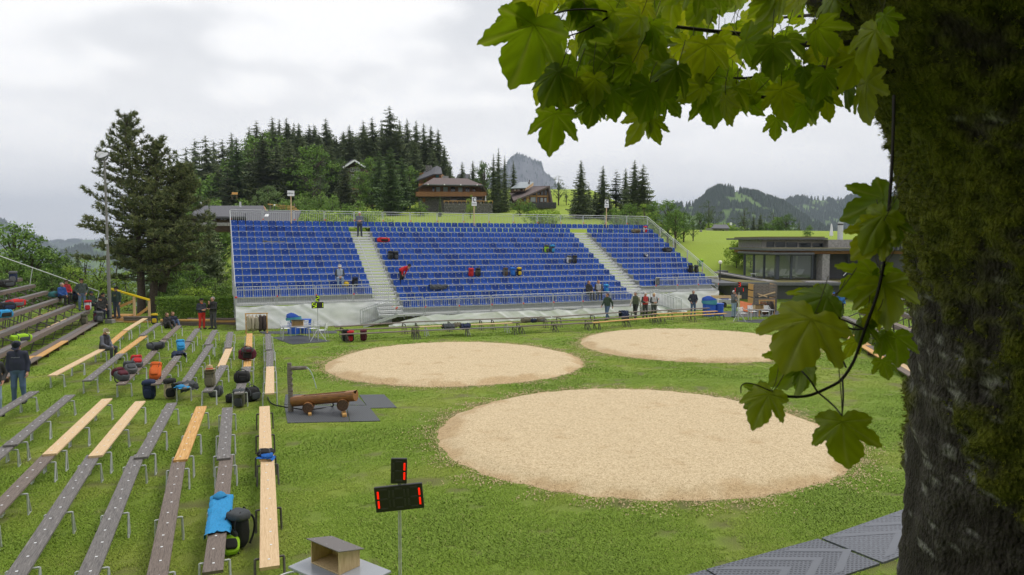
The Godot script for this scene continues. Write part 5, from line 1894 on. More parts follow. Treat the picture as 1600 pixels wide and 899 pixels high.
	# on the blue seats
	for e in [
		["red sports bag on seat by the first aisle, high up", Vector3(-9.131, 5.014, -50.529), "d", "red", "black"],
		["black backpack by the first aisle, left of its twin", Vector3(-8.265, 3.838, -48.306), "b", "slate", "black"],
		["black backpack by the first aisle, right of its twin", Vector3(-7.919, 3.838, -48.451), "b", "black", "slate"],
		["red backpack standing mid-stand on a blue seat", Vector3(-2.771, 2.682, -48.018), "b", "red", "red"],
		["dark green backpack beside the red one mid-stand", Vector3(-2.304, 2.682, -48.213), "b", "olive", "black"],
		["grey-violet backpack left of small blue backpack mid-stand", Vector3(-0.442, 2.682, -48.992), "b", "grey", "brown"],
		["small blue backpack mid-stand between grey and black ones", Vector3(0.044, 2.682, -49.195), "b", "blue", "blue"],
		["black and yellow backpack right of small blue one mid-stand", Vector3(0.49, 2.682, -49.381), "b", "black", "yellow"],
		["lime backpack on upper seats by the second aisle", Vector3(2.61, 4.23, -53.714), "b", "lime", "slate"],
		["blue backpack beside the lime one on upper seats", Vector3(3.056, 4.23, -53.9), "b", "slate", "sky"],
		["white and blue patterned backpack beside dark one, right half of stand", Vector3(4.222, 3.446, -52.665), "b", "white", "slate"],
		["dark backpack beside the white and blue patterned one", Vector3(4.665, 3.446, -52.85), "b", "slate", "black"],
		["black backpack on front seats behind left railing", Vector3(-9.78, 2.27, -44.226), "b", "black", "navy"],
		["yellow bag beside black backpack behind left railing", Vector3(-10.324, 2.27, -44.161), "s", "yellow", "yellow"],
		["blue backpack beside seated couple behind middle railing", Vector3(6.549, 1.506, -49.329), "b", "blue", "sky"],
		["brown bag on top rows near the stand's right end", Vector3(10.539, 5.798, -60.475), "d", "khaki", "brown"],
		["white and red bag on top rows near right end", Vector3(11.365, 5.798, -60.82), "b", "white", "red"],
		["black bag on seats at the right side railing", Vector3(12.664, 4.23, -57.917), "d", "black", "slate"],
		["small dark blue cap bag right of second aisle", Vector3(10.571, 3.838, -56.18), "s", "navy", "white"],
		["black backpack, left of two low at right side railing", Vector3(13.822, 2.662, -54.954), "b", "black", "black"],
		["black backpack, right of two low at right side railing", Vector3(14.322, 2.662, -55.163), "b", "black", "slate"],
		["green jacket bundle hung at the right side railing", Vector3(14.819, 3.112, -55.75), "b", "green", "lime"],
		["black backpack on front seats right of second aisle", Vector3(10.632, 1.878, -51.898), "b", "black", "slate"]]:
		if e[2] == "b":
			backpack(e[0], e[1], 0.396 + 0.2, 0.0, 1.1, e[3], e[4], gs)
		else:
			duffel(e[0], e[1], 0.396, Vector3(0.9, 0.34, 0.34) if e[2] == "d" else Vector3(0.34, 0.26, 0.26), e[3], e[4], gs)
	draped("long dark coat laid over low middle seats", "jacket", "jacket", Vector3(-4.787, 2.218, -45.723), 0.396, 1.15, 0.30, 0.22, "slate", gs, 0.08)
	draped("dark umbrella and coat laid across upper left seats", "jacket", "jacket", Vector3(-15.962, 5.034, -47.728), 0.396, 1.4, 0.22, 0.02, "khaki", gs, 0.03)
	# wooden bleacher
	for e in [
		["navy gear bag on top left bleacher row", Vector3(-26.747, 2.81, -38.0), "b", "navy", "grey"],
		["black gear bag below the navy one on bleacher", Vector3(-25.673, 2.73, -36.0), "d", "black", "slate"],
		["red and grey rucksack at left edge of bleacher", Vector3(-23.157, 1.992, -33.0), "d", "red", "grey"],
		["black jacket heap at left edge of bleacher", Vector3(-22.896, 1.938, -32.0), "d", "black", "navy"],
		["sky-blue bag at left edge of bleacher", Vector3(-22.336, 1.696, -31.0), "d", "sky", "black"],
		["teal shoulder bag beside seated man in blue jacket", Vector3(-28.022, 1.646, -43.5), "d", "teal", "slate"],
		["navy backpack behind standing man in green jacket", Vector3(-27.307, 1.324, -44.3), "b", "navy", "black"],
		["lime green bag on bleacher behind man in navy sweatshirt", Vector3(-21.222, 0.692, -30.5), "d", "lime", "slate"],
		["grey backpack with red lid at bleacher's far end", Vector3(-25.55, 0.866, -42.6), "b", "white", "red"],
		["maroon backpack on walkway at foot of lamp post", Vector3(-25.034, 0.226, -42.6), "b", "maroon", "slate"],
		["grey backpack on walkway left of the maroon one", Vector3(-24.668, 0.222, -42.3), "b", "slate", "grey"],
		["khaki coat bundle hanging on bleacher's lowest row", Vector3(-25.147, 0.161, -41.5), "b", "khaki", "olive"],
		["yellow and navy backpack on grass below the pine", Vector3(-21.88, 0.0, -43.217), "b", "navy", "yellow"]]:
		if e[2] == "b":
			backpack(e[0], e[1], 0.4, 0.1, 1.2, e[3], e[4], gw)
		else:
			duffel(e[0], e[1], 1.1, Vector3(0.8, 0.36, 0.42), e[3], e[4], gw)


func straw_hat(at: Vector3) -> void:
	var t := thing("straw_hat", "straw hat with red band on the khaki rucksack", "hat", at, 0.3)
	var g := Geo.new()
	g.tube(PackedVector3Array([Vector3(0, 0.0, 0), Vector3(0, 0.01, 0), Vector3(0, 0.012, 0), Vector3(0, 0.05, 0), Vector3(0, 0.11, 0), Vector3(0, 0.125, 0)]), [0.17, 0.172, 0.10, 0.095, 0.085, 0.06], 20)
	part("crown_and_brim", g, M.pale1, t)
	var b := Geo.new()
	b.tube(PackedVector3Array([Vector3(0, 0.014, 0), Vector3(0, 0.045, 0)]), [0.104, 0.100], 20, false)
	part("band", b, M.red_pin, t)


func flesh(bones: Array, cell: float, k: float) -> Geo:   # bones [a, b, ra, rb, colour] joined by a smooth minimum and meshed as surface nets
	var lo := Vector3(1e9, 1e9, 1e9)
	var hi := -lo
	for b in bones:
		var r: float = maxf(b[2], b[3]) + cell * 3.0
		for e in 2:
			lo = lo.min(b[e] - Vector3.ONE * r)
			hi = hi.max(b[e] + Vector3.ONE * r)
	var nx := int((hi.x - lo.x) / cell) + 2
	var ny := int((hi.y - lo.y) / cell) + 2
	var nz := int((hi.z - lo.z) / cell) + 2
	var acc := PackedFloat32Array()
	acc.resize(nx * ny * nz)
	var near := PackedFloat32Array()
	near.resize(nx * ny * nz)
	near.fill(1e9)
	var who := PackedByteArray()
	who.resize(nx * ny * nz)
	for bi in bones.size():
		var b: Array = bones[bi]
		var pa: Vector3 = b[0]
		var ab: Vector3 = b[1] - pa
		var ll := maxf(ab.length_squared(), 1e-9)
		var ra: float = b[2]
		var rb: float = b[3]
		var r := maxf(ra, rb) + maxf(cell * 2.2, k * 2.5)
		var mn: Vector3 = ((pa.min(b[1]) - Vector3.ONE * r - lo) / cell).floor()
		var mx: Vector3 = ((pa.max(b[1]) + Vector3.ONE * r - lo) / cell).ceil()
		for iz in range(maxi(0, int(mn.z)), mini(nz, int(mx.z) + 1)):
			for iy in range(maxi(0, int(mn.y)), mini(ny, int(mx.y) + 1)):
				var o := (iz * ny + iy) * nx
				for ixx in range(maxi(0, int(mn.x)), mini(nx, int(mx.x) + 1)):
					var p := lo + Vector3(ixx, iy, iz) * cell - pa
					var t := clampf(p.dot(ab) / ll, 0.0, 1.0)
					var d := (p - ab * t).length() - lerpf(ra, rb, t)
					if d < r:
						acc[o + ixx] += exp(-d / k)
						if d < near[o + ixx]:
							near[o + ixx] = d
							who[o + ixx] = bi
	var g := Geo.new()
	var id := PackedInt32Array()
	id.resize(nx * ny * nz)
	id.fill(-1)
	var step := [1, nx, nx * ny]
	for iz in nz - 1:
		for iy in ny - 1:
			for ixx in nx - 1:
				var o := (iz * ny + iy) * nx + ixx
				var inside := 0
				for m in 8:
					if acc[o + (m & 1) + ((m >> 1) & 1) * nx + (m >> 2) * step[2]] > 1.0:
						inside += 1
				if inside == 0 or inside == 8:
					continue
				var s := Vector3.ZERO
				var cnt := 0
				for e in 12:
					var ax := e >> 2
					var m0 := 0
					var u := (ax + 1) % 3
					var w := (ax + 2) % 3
					var off := Vector3.ZERO
					if e & 1:
						m0 += step[u]
						off[u] = 1
					if e & 2:
						m0 += step[w]
						off[w] = 1
					var v0 := acc[o + m0]
					var v1: float = acc[o + m0 + step[ax]]
					if (v0 > 1.0) != (v1 > 1.0):
						var f0 := log(v0 + 1e-7)
						var f1 := log(v1 + 1e-7)
						off[ax] = clampf(f0 / (f0 - f1), 0.0, 1.0)
						s += off
						cnt += 1
				var best := o
				for m in 8:
					var q: int = o + (m & 1) + ((m >> 1) & 1) * nx + (m >> 2) * step[2]
					if near[q] < near[best]:
						best = q
				g.col = bones[who[best]][4]
				id[o] = g.put(lo + (Vector3(ixx, iy, iz) + s / cnt) * cell, Vector3.ZERO)
	for iz in range(1, nz - 1):
		for iy in range(1, ny - 1):
			for ixx in range(1, nx - 1):
				var o := (iz * ny + iy) * nx + ixx
				var a := acc[o] > 1.0
				for ax in 3:
					if a == (acc[o + step[ax]] > 1.0):
						continue
					var u: int = step[(ax + 1) % 3]
					var w: int = step[(ax + 2) % 3]
					var q := [id[o], id[o - u], id[o - u - w], id[o - w]]
					if q.has(-1):
						continue
					if a:
						g.ix.append_array([q[0], q[2], q[1], q[0], q[3], q[2]])
					else:
						g.ix.append_array([q[0], q[1], q[2], q[0], q[2], q[3]])
	var nn := PackedVector3Array()
	nn.resize(g.v.size())
	for f in range(0, g.ix.size(), 3):
		var c := (g.v[g.ix[f + 2]] - g.v[g.ix[f]]).cross(g.v[g.ix[f + 1]] - g.v[g.ix[f]])
		for m in 3:
			nn[g.ix[f + m]] += c
	for i in nn.size():
		nn[i] = nn[i].normalized()
	g.n = nn
	return g


var head0: Geo
var hand0: Geo


func make_templates() -> void:
	var sk := Color(1, 1, 1)
	var lip := Color(0.75, 0.45, 0.42)
	var b := []
	b.append([Vector3(0, 0.03, -0.02), Vector3(0, 0.035, 0.015), 0.088, 0.082, sk])
	b.append([Vector3(0, -0.02, 0.03), Vector3(0, -0.088, 0.055), 0.062, 0.034, sk])
	b.append([Vector3(-0.04, -0.055, 0.01), Vector3(0.04, -0.055, 0.01), 0.038, 0.038, sk])
	b.append([Vector3(0, 0.015, 0.095), Vector3(0, -0.022, 0.113), 0.010, 0.014, sk])
	b.append([Vector3(-0.045, 0.022, 0.078), Vector3(0.045, 0.022, 0.078), 0.014, 0.014, sk])
	b.append([Vector3(-0.02, -0.058, 0.088), Vector3(0.02, -0.058, 0.088), 0.008, 0.008, lip])
	for s in [-1.0, 1.0]:
		b.append([Vector3(s * 0.088, 0.012, -0.012), Vector3(s * 0.086, -0.03, -0.005), 0.017, 0.012, sk])
		b.append([Vector3(s * 0.032, 0.004, 0.083), Vector3(s * 0.036, 0.004, 0.082), 0.0115, 0.0115, Color(0.10, 0.08, 0.07)])
	b.append([Vector3(0, -0.06, -0.01), Vector3(0, -0.15, -0.02), 0.052, 0.055, sk])
	head0 = flesh(b, 0.0085, 0.006)
	var h := []   # wrist at the origin, fingers down -y, palm faces +x, thumb towards +z
	h.append([Vector3(0, 0.02, 0), Vector3(0, -0.03, 0), 0.026, 0.024, sk])
	for k in 4:
		var z := 0.030 - k * 0.020
		h.append([Vector3(0, -0.02, z * 0.5), Vector3(0, -0.085, z), 0.015, 0.012, sk])
		var l: float = [0.070, 0.080, 0.074, 0.058][k]
		var p := Vector3(0, -0.085, z)
		var q := p + Vector3(0.012, -l * 0.48, z * 0.05)
		var r := q + Vector3(0.022, -l * 0.30, 0)
		var e := r + Vector3(0.020, -l * 0.16, 0)
		h.append([p, q, 0.0100, 0.0092, sk])
		h.append([q, r, 0.0092, 0.0085, sk])
		h.append([r, e, 0.0085, 0.0078, sk])
	h.append([Vector3(0.004, -0.02, 0.018), Vector3(0.014, -0.058, 0.046), 0.014, 0.011, sk])
	h.append([Vector3(0.014, -0.058, 0.046), Vector3(0.022, -0.092, 0.050), 0.0105, 0.009, sk])
	hand0 = flesh(h, 0.0045, 0.003)


func limb_frame(from: Vector3, to: Vector3, ahead: Vector3) -> Basis:   # -y along the limb
	var y := (from - to).normalized()
	var z := (ahead - y * ahead.dot(y)).normalized()
	return Basis(y.cross(z), y, z)


func person(label: String, at: Vector3, turn: float, tall: float, pose: String, wear: Dictionary, lean := 0.0) -> void:
	var o := thing("person", label, "person", at, turn)
	var J := {
		"hip": Vector3(0, 0.95, 0), "chest": Vector3(0, 1.30, 0), "neck": Vector3(0, 1.48, -0.01), "head": Vector3(0, 1.635, 0.02),
		"hl": Vector3(0.095, 0.93, 0), "hr": Vector3(-0.095, 0.93, 0), "kl": Vector3(0.11, 0.50, 0.02), "kr": Vector3(-0.11, 0.50, 0.02), "al": Vector3(0.13, 0.09, -0.02), "ar": Vector3(-0.13, 0.09, -0.02),
		"sl": Vector3(0.19, 1.425, -0.01), "sr": Vector3(-0.19, 1.425, -0.01), "el": Vector3(0.25, 1.15, -0.03), "er": Vector3(-0.25, 1.15, -0.03), "wl": Vector3(0.26, 0.90, 0.06), "wr": Vector3(-0.26, 0.90, 0.06),
		"fl": Vector3(0.03, 0, 0.19), "fr": Vector3(-0.03, 0, 0.19)}
	match pose:
		"pockets":
			J.el = Vector3(0.31, 1.15, -0.07); J.er = Vector3(-0.31, 1.15, -0.07); J.wl = Vector3(0.20, 0.95, 0.09); J.wr = Vector3(-0.20, 0.95, 0.09)
		"chin":
			J.er = Vector3(-0.24, 1.14, 0.10); J.wr = Vector3(-0.09, 1.40, 0.20); J.el = Vector3(0.24, 1.13, 0.06); J.wl = Vector3(-0.04, 1.12, 0.20)
		"hold":
			J.el = Vector3(0.25, 1.15, 0.0); J.er = Vector3(-0.25, 1.15, 0.0); J.wl = Vector3(0.09, 1.14, 0.24); J.wr = Vector3(-0.09, 1.12, 0.25)
		"raise":
			J.er = Vector3(-0.30, 1.35, 0.20); J.wr = Vector3(-0.10, 1.58, 0.24); J.el = Vector3(0.26, 1.16, 0.02); J.wl = Vector3(0.12, 1.10, 0.22)
		"walk":
			J.kl = Vector3(0.10, 0.52, 0.17); J.al = Vector3(0.11, 0.13, 0.26); J.kr = Vector3(-0.10, 0.50, -0.02); J.ar = Vector3(-0.10, 0.15, -0.32); J.fr = Vector3(-0.02, -0.06, 0.17)
			J.el = Vector3(0.26, 1.15, -0.16); J.wl = Vector3(0.27, 0.92, -0.20); J.er = Vector3(-0.26, 1.16, 0.06); J.wr = Vector3(-0.27, 0.95, 0.24)
		"sit", "ground", "bend":
			var drop := 0.43 if pose == "sit" else (0.80 if pose == "ground" else 0.0)
			if pose != "bend":
				for q in J:
					if not q.begins_with("f"):
						J[q] -= Vector3(0, drop, 0)
				J.kl = Vector3(0.13, 0.53, 0.43); J.kr = Vector3(-0.13, 0.53, 0.43); J.al = Vector3(0.13, 0.09, 0.42); J.ar = Vector3(-0.13, 0.09, 0.42)
				if pose == "ground":
					J.kl = Vector3(0.13, 0.45, 0.36); J.kr = Vector3(-0.15, 0.44, 0.36); J.al = Vector3(0.12, 0.09, 0.60); J.ar = Vector3(-0.12, 0.09, 0.60)
				J.el = Vector3(0.25, 1.15 - drop, 0.08); J.er = Vector3(-0.25, 1.15 - drop, 0.08)
				J.wl = Vector3(0.07, 1.03 - drop, 0.33); J.wr = Vector3(-0.07, 1.01 - drop, 0.34)
			else:
				J.kl = Vector3(0.11, 0.50, 0.05); J.kr = Vector3(-0.11, 0.50, 0.05)
				J.el = Vector3(0.22, 1.16, 0.14); J.er = Vector3(-0.22, 1.16, 0.14); J.wl = Vector3(0.14, 1.02, 0.32); J.wr = Vector3(-0.14, 1.02, 0.32)
	if lean != 0.0:
		for q in ["chest", "neck", "head", "sl", "sr", "el", "er", "wl", "wr"]:
			J[q] = J.hip + (J[q] - J.hip).rotated(Vector3.RIGHT, lean)
	var top: Color = wear.top
	var vest: Color = wear.get("vest", top)
	var legs: Color = wear.legs
	var shoe: Color = wear.get("shoe", Color(0.03, 0.028, 0.027))
	var skin: Color = wear.get("skin", Color(0.50, 0.27, 0.18))
	var bulk: float = wear.get("bulk", 1.0)
	var B := []
	var side := Vector3(0.075, 0, 0)
	for s in [-1.0, 1.0]:
		B.append([J.hip + side * s * 0.9 + Vector3(0, 0.02, 0), J.hip + side * s + Vector3(0, 0.10, 0).rotated(Vector3.RIGHT, lean), 0.118 * bulk, 0.115 * bulk, legs])
		B.append([J.hip.lerp(J.chest, 0.16) + side * s, J.hip.lerp(J.chest, 0.65) + side * s * 1.0, 0.124 * bulk, 0.118 * bulk, vest])
		B.append([J.hip.lerp(J.chest, 0.6) + side * s, J.chest + side * s * 1.15 + (J.neck - J.chest) * 0.25, 0.118 * bulk, 0.105, vest])
	B.append([J.sl.lerp(J.neck, 0.35) - Vector3(0, 0.03, 0), J.sr.lerp(J.neck, 0.35) - Vector3(0, 0.03, 0), 0.085, 0.085, vest])
	B.append([J.neck - (J.neck - J.chest) * 0.2, J.neck + (J.head - J.neck) * 0.15, 0.075, 0.066, wear.get("collar", vest)])
	B.append([J.neck, J.neck + (J.head - J.neck) * 0.5, 0.054, 0.052, skin])
	for s in ["l", "r"]:
		B.append([J["s" + s], J["e" + s], 0.073, 0.056, top])
		B.append([J["e" + s], J["e" + s].lerp(J["w" + s], 0.86), 0.056, 0.045, wear.get("sleeve", top)])
		B.append([J["e" + s].lerp(J["w" + s], 0.85), J["w" + s], 0.036, 0.030, skin])
		B.append([J["h" + s], J["k" + s], 0.102 * bulk, 0.070, legs])
		B.append([J["k" + s], J["a" + s], 0.070, 0.054, legs])
		B.append([J["a" + s] + Vector3(0, -0.03, -0.03), J["a" + s] + Vector3(0, -0.045, 0) + J["f" + s], 0.046, 0.040, shoe])
	var g := flesh(B, 0.017, 0.014)
	for s in ["l", "r"]:
		var fr := limb_frame(J["e" + s], J["w" + s], Vector3(0, 0, 1) if pose != "hold" and pose != "sit" else Vector3(0, 1, 0))
		if s == "l":
			fr.x = -fr.x
		g.col = skin
		g.join(hand0, Transform3D(fr, J["w" + s]), true)
	var nod: float = wear.get("nod", 0.0) + lean * 0.4
	var ht := Transform3D(Basis(Vector3.UP, wear.get("look", 0.0)) * Basis(Vector3.RIGHT, nod), J.head)
	var hd := Geo.new()
	hd.join(head0, ht)
	for i in hd.c.size():
		hd.c[i] = hd.c[i] * skin if hd.c[i].r > 0.2 else hd.c[i]
	g.join(hd, Transform3D())
	var sc := tall / 1.75
	var body := part("body", g, M.skin, o)
	body.scale = Vector3.ONE * sc
	# hair and headgear
	var hair: Color = wear.get("hair", Color(0.06, 0.04, 0.03))
	var hg := Geo.new()
	hg.col = hair
	hg.blob(ht * Transform3D(Basis(), Vector3(0, 0.045, -0.028)), Vector3(0.205, 0.20, 0.222), 0.95, 10, 16, lump, 0.012, at)
	if wear.has("long"):
		hg.blob(ht * Transform3D(Basis(), Vector3(0, -0.06, -0.065)), Vector3(0.19, 0.30, 0.11), 0.85, 8, 12, lump, 0.02, at)
	var ho := part("hair", hg, M.skin, body)
	if wear.has("hat"):
		var hc: Color = wear.hatcol
		var t := Geo.new()
		t.col = hc
		var up := func(y: float) -> Vector3: return ht * Vector3(0, y, -0.012)
		if wear.hat == "cap":
			t.tube(PackedVector3Array([up.call(0.035), up.call(0.075), up.call(0.12), up.call(0.146), up.call(0.152)]), [0.110, 0.112, 0.092, 0.05, 0.01], 18)
			var f := -1.0 if wear.has("back") else 1.0
			for k in 6:
				var a0 := -0.9 + 1.8 * k / 6.0
				var a1 := -0.9 + 1.8 * (k + 1) / 6.0
				var q := []
				for e in [[a0, 0.10], [a1, 0.10], [a1, 0.185], [a0, 0.185]]:
					q.append(ht * Vector3(sin(e[0]) * e[1] * (1.0 if e[1] < 0.15 else 0.75), 0.045 - (0.012 if e[1] > 0.15 else 0.0), f * cos(e[0]) * e[1] - 0.012))
				t.quad(q[0], q[1], q[2], q[3], ht.basis.y)
				t.quad(q[0] - ht.basis.y * 0.005, q[1] - ht.basis.y * 0.005, q[2] - ht.basis.y * 0.005, q[3] - ht.basis.y * 0.005, -ht.basis.y)
		elif wear.hat == "hat":
			t.tube(PackedVector3Array([up.call(0.048), up.call(0.056), up.call(0.058), up.call(0.10), up.call(0.145), up.call(0.15)]), [0.175, 0.17, 0.112, 0.108, 0.085, 0.05], 18)
		else:
			t.tube(PackedVector3Array([up.call(0.02), up.call(0.06), up.call(0.12), up.call(0.155), up.call(0.165)]), [0.112, 0.114, 0.10, 0.06, 0.01], 18)
		part("headgear", t, M.skin, body)
	if wear.has("emblem"):
		for e in wear.emblem:
			var m := Geo.new()
			m.col = e[4]
			m.box(Transform3D(Basis(Vector3.BACK, e[3]), Vector3(e[0], e[1], 0.132 * bulk)), e[2], 0.002)
			part("print_mark", m, M.skin, body)


func make_people() -> void:
	make_templates()
	var jeans := Color(0.075, 0.125, 0.22)
	var pale_jeans := Color(0.24, 0.32, 0.43)
	var dark_jeans := Color(0.03, 0.04, 0.065)
	var black := Color(0.017, 0.017, 0.019)
	var navy := Color(0.016, 0.022, 0.045)
	var forest := Color(0.022, 0.045, 0.035)
	var white_hair := Color(0.50, 0.49, 0.47)
	var grey_hair := Color(0.22, 0.21, 0.20)
	var print_marks := []
	for k in 8:
		print_marks.append([-0.10 + k * 0.028, 1.33 + 0.004 * sin(k * 2.0), Vector3(0.017, 0.022, 0.006), 0.0, Color(0.22, 0.23, 0.26)])
	var w_marks := []
	for k in 4:
		w_marks.append([-0.06 + k * 0.04, 1.28 + 0.02 * (k % 2), Vector3(0.010, 0.10, 0.006), (0.35 if k % 2 else -0.35), Color(0.45, 0.40, 0.06)])
	person("man in navy sweatshirt, jeans and navy cap, looking down at phone", Vector3(-15.309, 0.0, -21.795), 0.25, 1.93, "stand", {"top": navy, "legs": jeans, "hat": "cap", "hatcol": navy, "nod": 0.75, "emblem": print_marks})
	person("person in black jacket and pale jeans cut by the picture edge", Vector3(-14.847, 0.0, -20.094), 0.9, 1.85, "pockets", {"top": black, "legs": pale_jeans, "bulk": 1.05})
	person("man in beige cap and dark vest sitting on outermost bench", Vector3(-17.298, 0.0, -29.885), 1.45, 1.78, "sit", {"top": Color(0.11, 0.12, 0.15), "vest": Color(0.025, 0.027, 0.032), "legs": Color(0.05, 0.055, 0.065), "hat": "cap", "hatcol": Color(0.50, 0.43, 0.30), "nod": 0.5, "hair": white_hair, "bulk": 1.12}, 0.12)
	person("person in red trousers, dark jacket and hat by the hedge", Vector3(-17.914, 0.0, -40.807), 0.9, 1.76, "hold", {"top": Color(0.025, 0.03, 0.045), "collar": Color(0.65, 0.12, 0.03), "legs": Color(0.60, 0.03, 0.02), "hat": "hat", "hatcol": black, "bulk": 1.08})
	person("man in black sweater with hand at his mouth by the hedge", Vector3(-17.249, 0.0, -40.807), -0.35, 1.85, "chin", {"top": black, "legs": Color(0.06, 0.062, 0.068), "hair": grey_hair})
	person("woman with long brown hair in black sitting on the grass", Vector3(-20.003, 0.0, -40.959), 1.1, 1.68, "ground", {"top": black, "legs": black, "hair": Color(0.14, 0.075, 0.04), "long": true})
	person("person in dark clothes sitting behind long-haired woman on grass", Vector3(-19.965, 0.0, -41.58), 0.9, 1.68, "ground", {"top": navy, "legs": jeans, "hair": Color(0.20, 0.11, 0.05), "long": true})
	person("man in dark green sweater and hat standing on timber steps", Vector3(-24.706, 0.268, -44.2), -0.15, 1.95, "stand", {"top": forest, "legs": Color(0.045, 0.06, 0.09), "hat": "hat", "hatcol": black, "emblem": w_marks})
	person("man in black jacket sitting at bleacher's far end by lamp post", Vector3(-25.205, 0.306, -43.3), 1.3, 1.80, "sit", {"top": black, "legs": navy, "hat": "cap", "hatcol": black, "bulk": 1.12, "hair": grey_hair})
	person("man in dark green jacket and cap sitting left of black-jacketed man", Vector3(-26.511, 0.57, -44.6), 1.3, 1.78, "sit", {"top": forest, "legs": black, "hat": "cap", "hatcol": Color(0.05, 0.06, 0.10), "bulk": 1.1})
	person("person in black beanie sitting behind the black-jacketed man", Vector3(-26.135, 0.428, -45.2), 1.3, 1.78, "sit", {"top": black, "legs": black, "hat": "beanie", "hatcol": black})
	person("man in green jacket, jeans and brown hat standing on bleacher", Vector3(-26.849, 0.73, -44.2), 0.7, 2.0, "pockets", {"top": Color(0.045, 0.065, 0.055), "legs": Color(0.13, 0.19, 0.28), "hat": "hat", "hatcol": Color(0.05, 0.03, 0.02)})
	person("person in bright blue jacket sitting on bleacher", Vector3(-27.752, 1.145, -43.6), 1.3, 1.82, "sit", {"top": Color(0.012, 0.07, 0.26), "legs": black, "hair": grey_hair, "bulk": 1.15}, 0.1)
	person("person in red and black jacket sitting behind blue-jacketed person", Vector3(-28.185, 1.221, -44.8), 1.3, 1.85, "sit", {"top": Color(0.45, 0.015, 0.02), "vest": Color(0.30, 0.015, 0.02), "legs": black, "hat": "hat", "hatcol": Color(0.08, 0.06, 0.03)})
	# on the stand
	person("white-haired man in grey jacket standing atop the first aisle", Vector3(-10.965, 5.398, -51.269), 0.2, 1.76, "hold", {"top": Color(0.12, 0.13, 0.17), "legs": Color(0.025, 0.035, 0.055), "hair": white_hair, "nod": 0.25})
	person("man in white cap and dark jacket sitting on a blue seat", Vector3(-10.733, 2.262, -44.202), 0.3, 1.78, "sit", {"top": Color(0.025, 0.033, 0.05), "vest": Color(0.30, 0.36, 0.45), "legs": pale_jeans, "hat": "cap", "hatcol": Color(0.62, 0.60, 0.57), "nod": 0.2})
	person("person in red jacket bending over seats beside the first aisle", Vector3(-7.16, 2.262, -45.858), 1.1, 1.75, "bend", {"top": Color(0.60, 0.01, 0.02), "legs": black, "hat": "beanie", "hatcol": Color(0.03, 0.035, 0.04)}, 1.15)
	person("long-haired person in black sitting behind the middle railing", Vector3(5.243, 1.086, -48.35), 0.5, 1.72, "sit", {"top": black, "legs": black, "hair": Color(0.10, 0.05, 0.03), "long": true})
	person("person in open dark jacket sitting right of long-haired person", Vector3(5.934, 1.086, -48.638), 0.1, 1.74, "sit", {"top": Color(0.035, 0.03, 0.03), "vest": Color(0.35, 0.36, 0.38), "legs": black, "hair": Color(0.18, 0.09, 0.04)})
	# before the stand
	person("man in dark green jacket and jeans striding along long benches", Vector3(6.119, 0.0, -45.358), -0.75, 1.74, "walk", {"top": Color(0.03, 0.055, 0.035), "legs": jeans, "hair": Color(0.09, 0.05, 0.03), "look": -0.4})
	person("man in green vest with pale sleeves behind the long benches", Vector3(8.126, 0.0, -46.509), -0.5, 1.74, "walk", {"top": Color(0.45, 0.43, 0.36), "vest": Color(0.06, 0.075, 0.04), "legs": black, "hair": grey_hair, "look": -0.6})
	person("man in dark vest over red shirt behind the long benches", Vector3(8.794, 0.0, -46.707), 0.3, 1.68, "hold", {"top": Color(0.04, 0.055, 0.045), "vest": Color(0.42, 0.035, 0.03), "legs": Color(0.045, 0.05, 0.05), "hair": white_hair, "nod": 0.3})
	person("fair-haired woman in dark jacket with papers behind long benches", Vector3(9.365, 0.0, -46.707), 0.2, 1.64, "hold", {"top": Color(0.035, 0.04, 0.038), "vest": Color(0.40, 0.40, 0.40), "legs": Color(0.05, 0.055, 0.05), "hair": Color(0.50, 0.38, 0.18), "nod": 0.3})
	person("man in charcoal sweater and jeans before stand's right sheeting", Vector3(12.383, 0.0, -48.35), 0.1, 1.72, "pockets", {"top": Color(0.022, 0.026, 0.038), "legs": jeans, "hair": grey_hair})
	person("grey-haired man in grey jacket with hand at chin", Vector3(14.774, 0.0, -47.107), 0.6, 1.80, "chin", {"top": Color(0.10, 0.105, 0.10), "legs": pale_jeans, "hair": white_hair})
	# beyond the hanging leaves
	person("man in pale vest standing before the far house wall", Vector3(20.55, 0.0, -46.906), 0.2, 1.78, "hold", {"top": Color(0.30, 0.32, 0.24), "legs": Color(0.09, 0.10, 0.08), "hair": Color(0.05, 0.03, 0.02)})
	person("dark-clothed man behind the pale-vested man", Vector3(20.65, 0.0, -48.138), -0.2, 1.84, "pockets", {"top": black, "legs": dark_jeans})
	person("person in black top and blue cap drinking behind hanging leaves", Vector3(21.093, 0.0, -46.509), -0.4, 1.74, "raise", {"top": Color(0.016, 0.02, 0.035), "legs": black, "hat": "cap", "hatcol": Color(0.02, 0.12, 0.45)})
	person("person in dark clothes sitting below the drinking person", Vector3(19.147, 0.0, -42.879), 0.3, 1.75, "sit", {"top": black, "legs": black})
	person("person in bright blue top half hidden by leaves", Vector3(22.01, 0.0, -47.31), 0.2, 1.74, "stand", {"top": Color(0.02, 0.13, 0.42), "legs": black})


var protos := {}


func rnd_dir() -> Vector3:
	return Vector3(rng.randfn(), rng.randfn(), rng.randfn()).normalized()


func leaf_card(g: Geo, p: Vector3, s: float, n: Vector3) -> void:   # a pointed leaf spray, two faces folded along its rib
	var t := n.cross(rnd_dir()).normalized()
	var w := n.cross(t)
	var tip := p + t * s
	var a := p + t * s * 0.45 + w * s * 0.36 - n * s * 0.08
	var b := p + t * s * 0.45 - w * s * 0.36 - n * s * 0.08
	g.tri(p, a, tip, n)
	g.tri(p, tip, b, n)


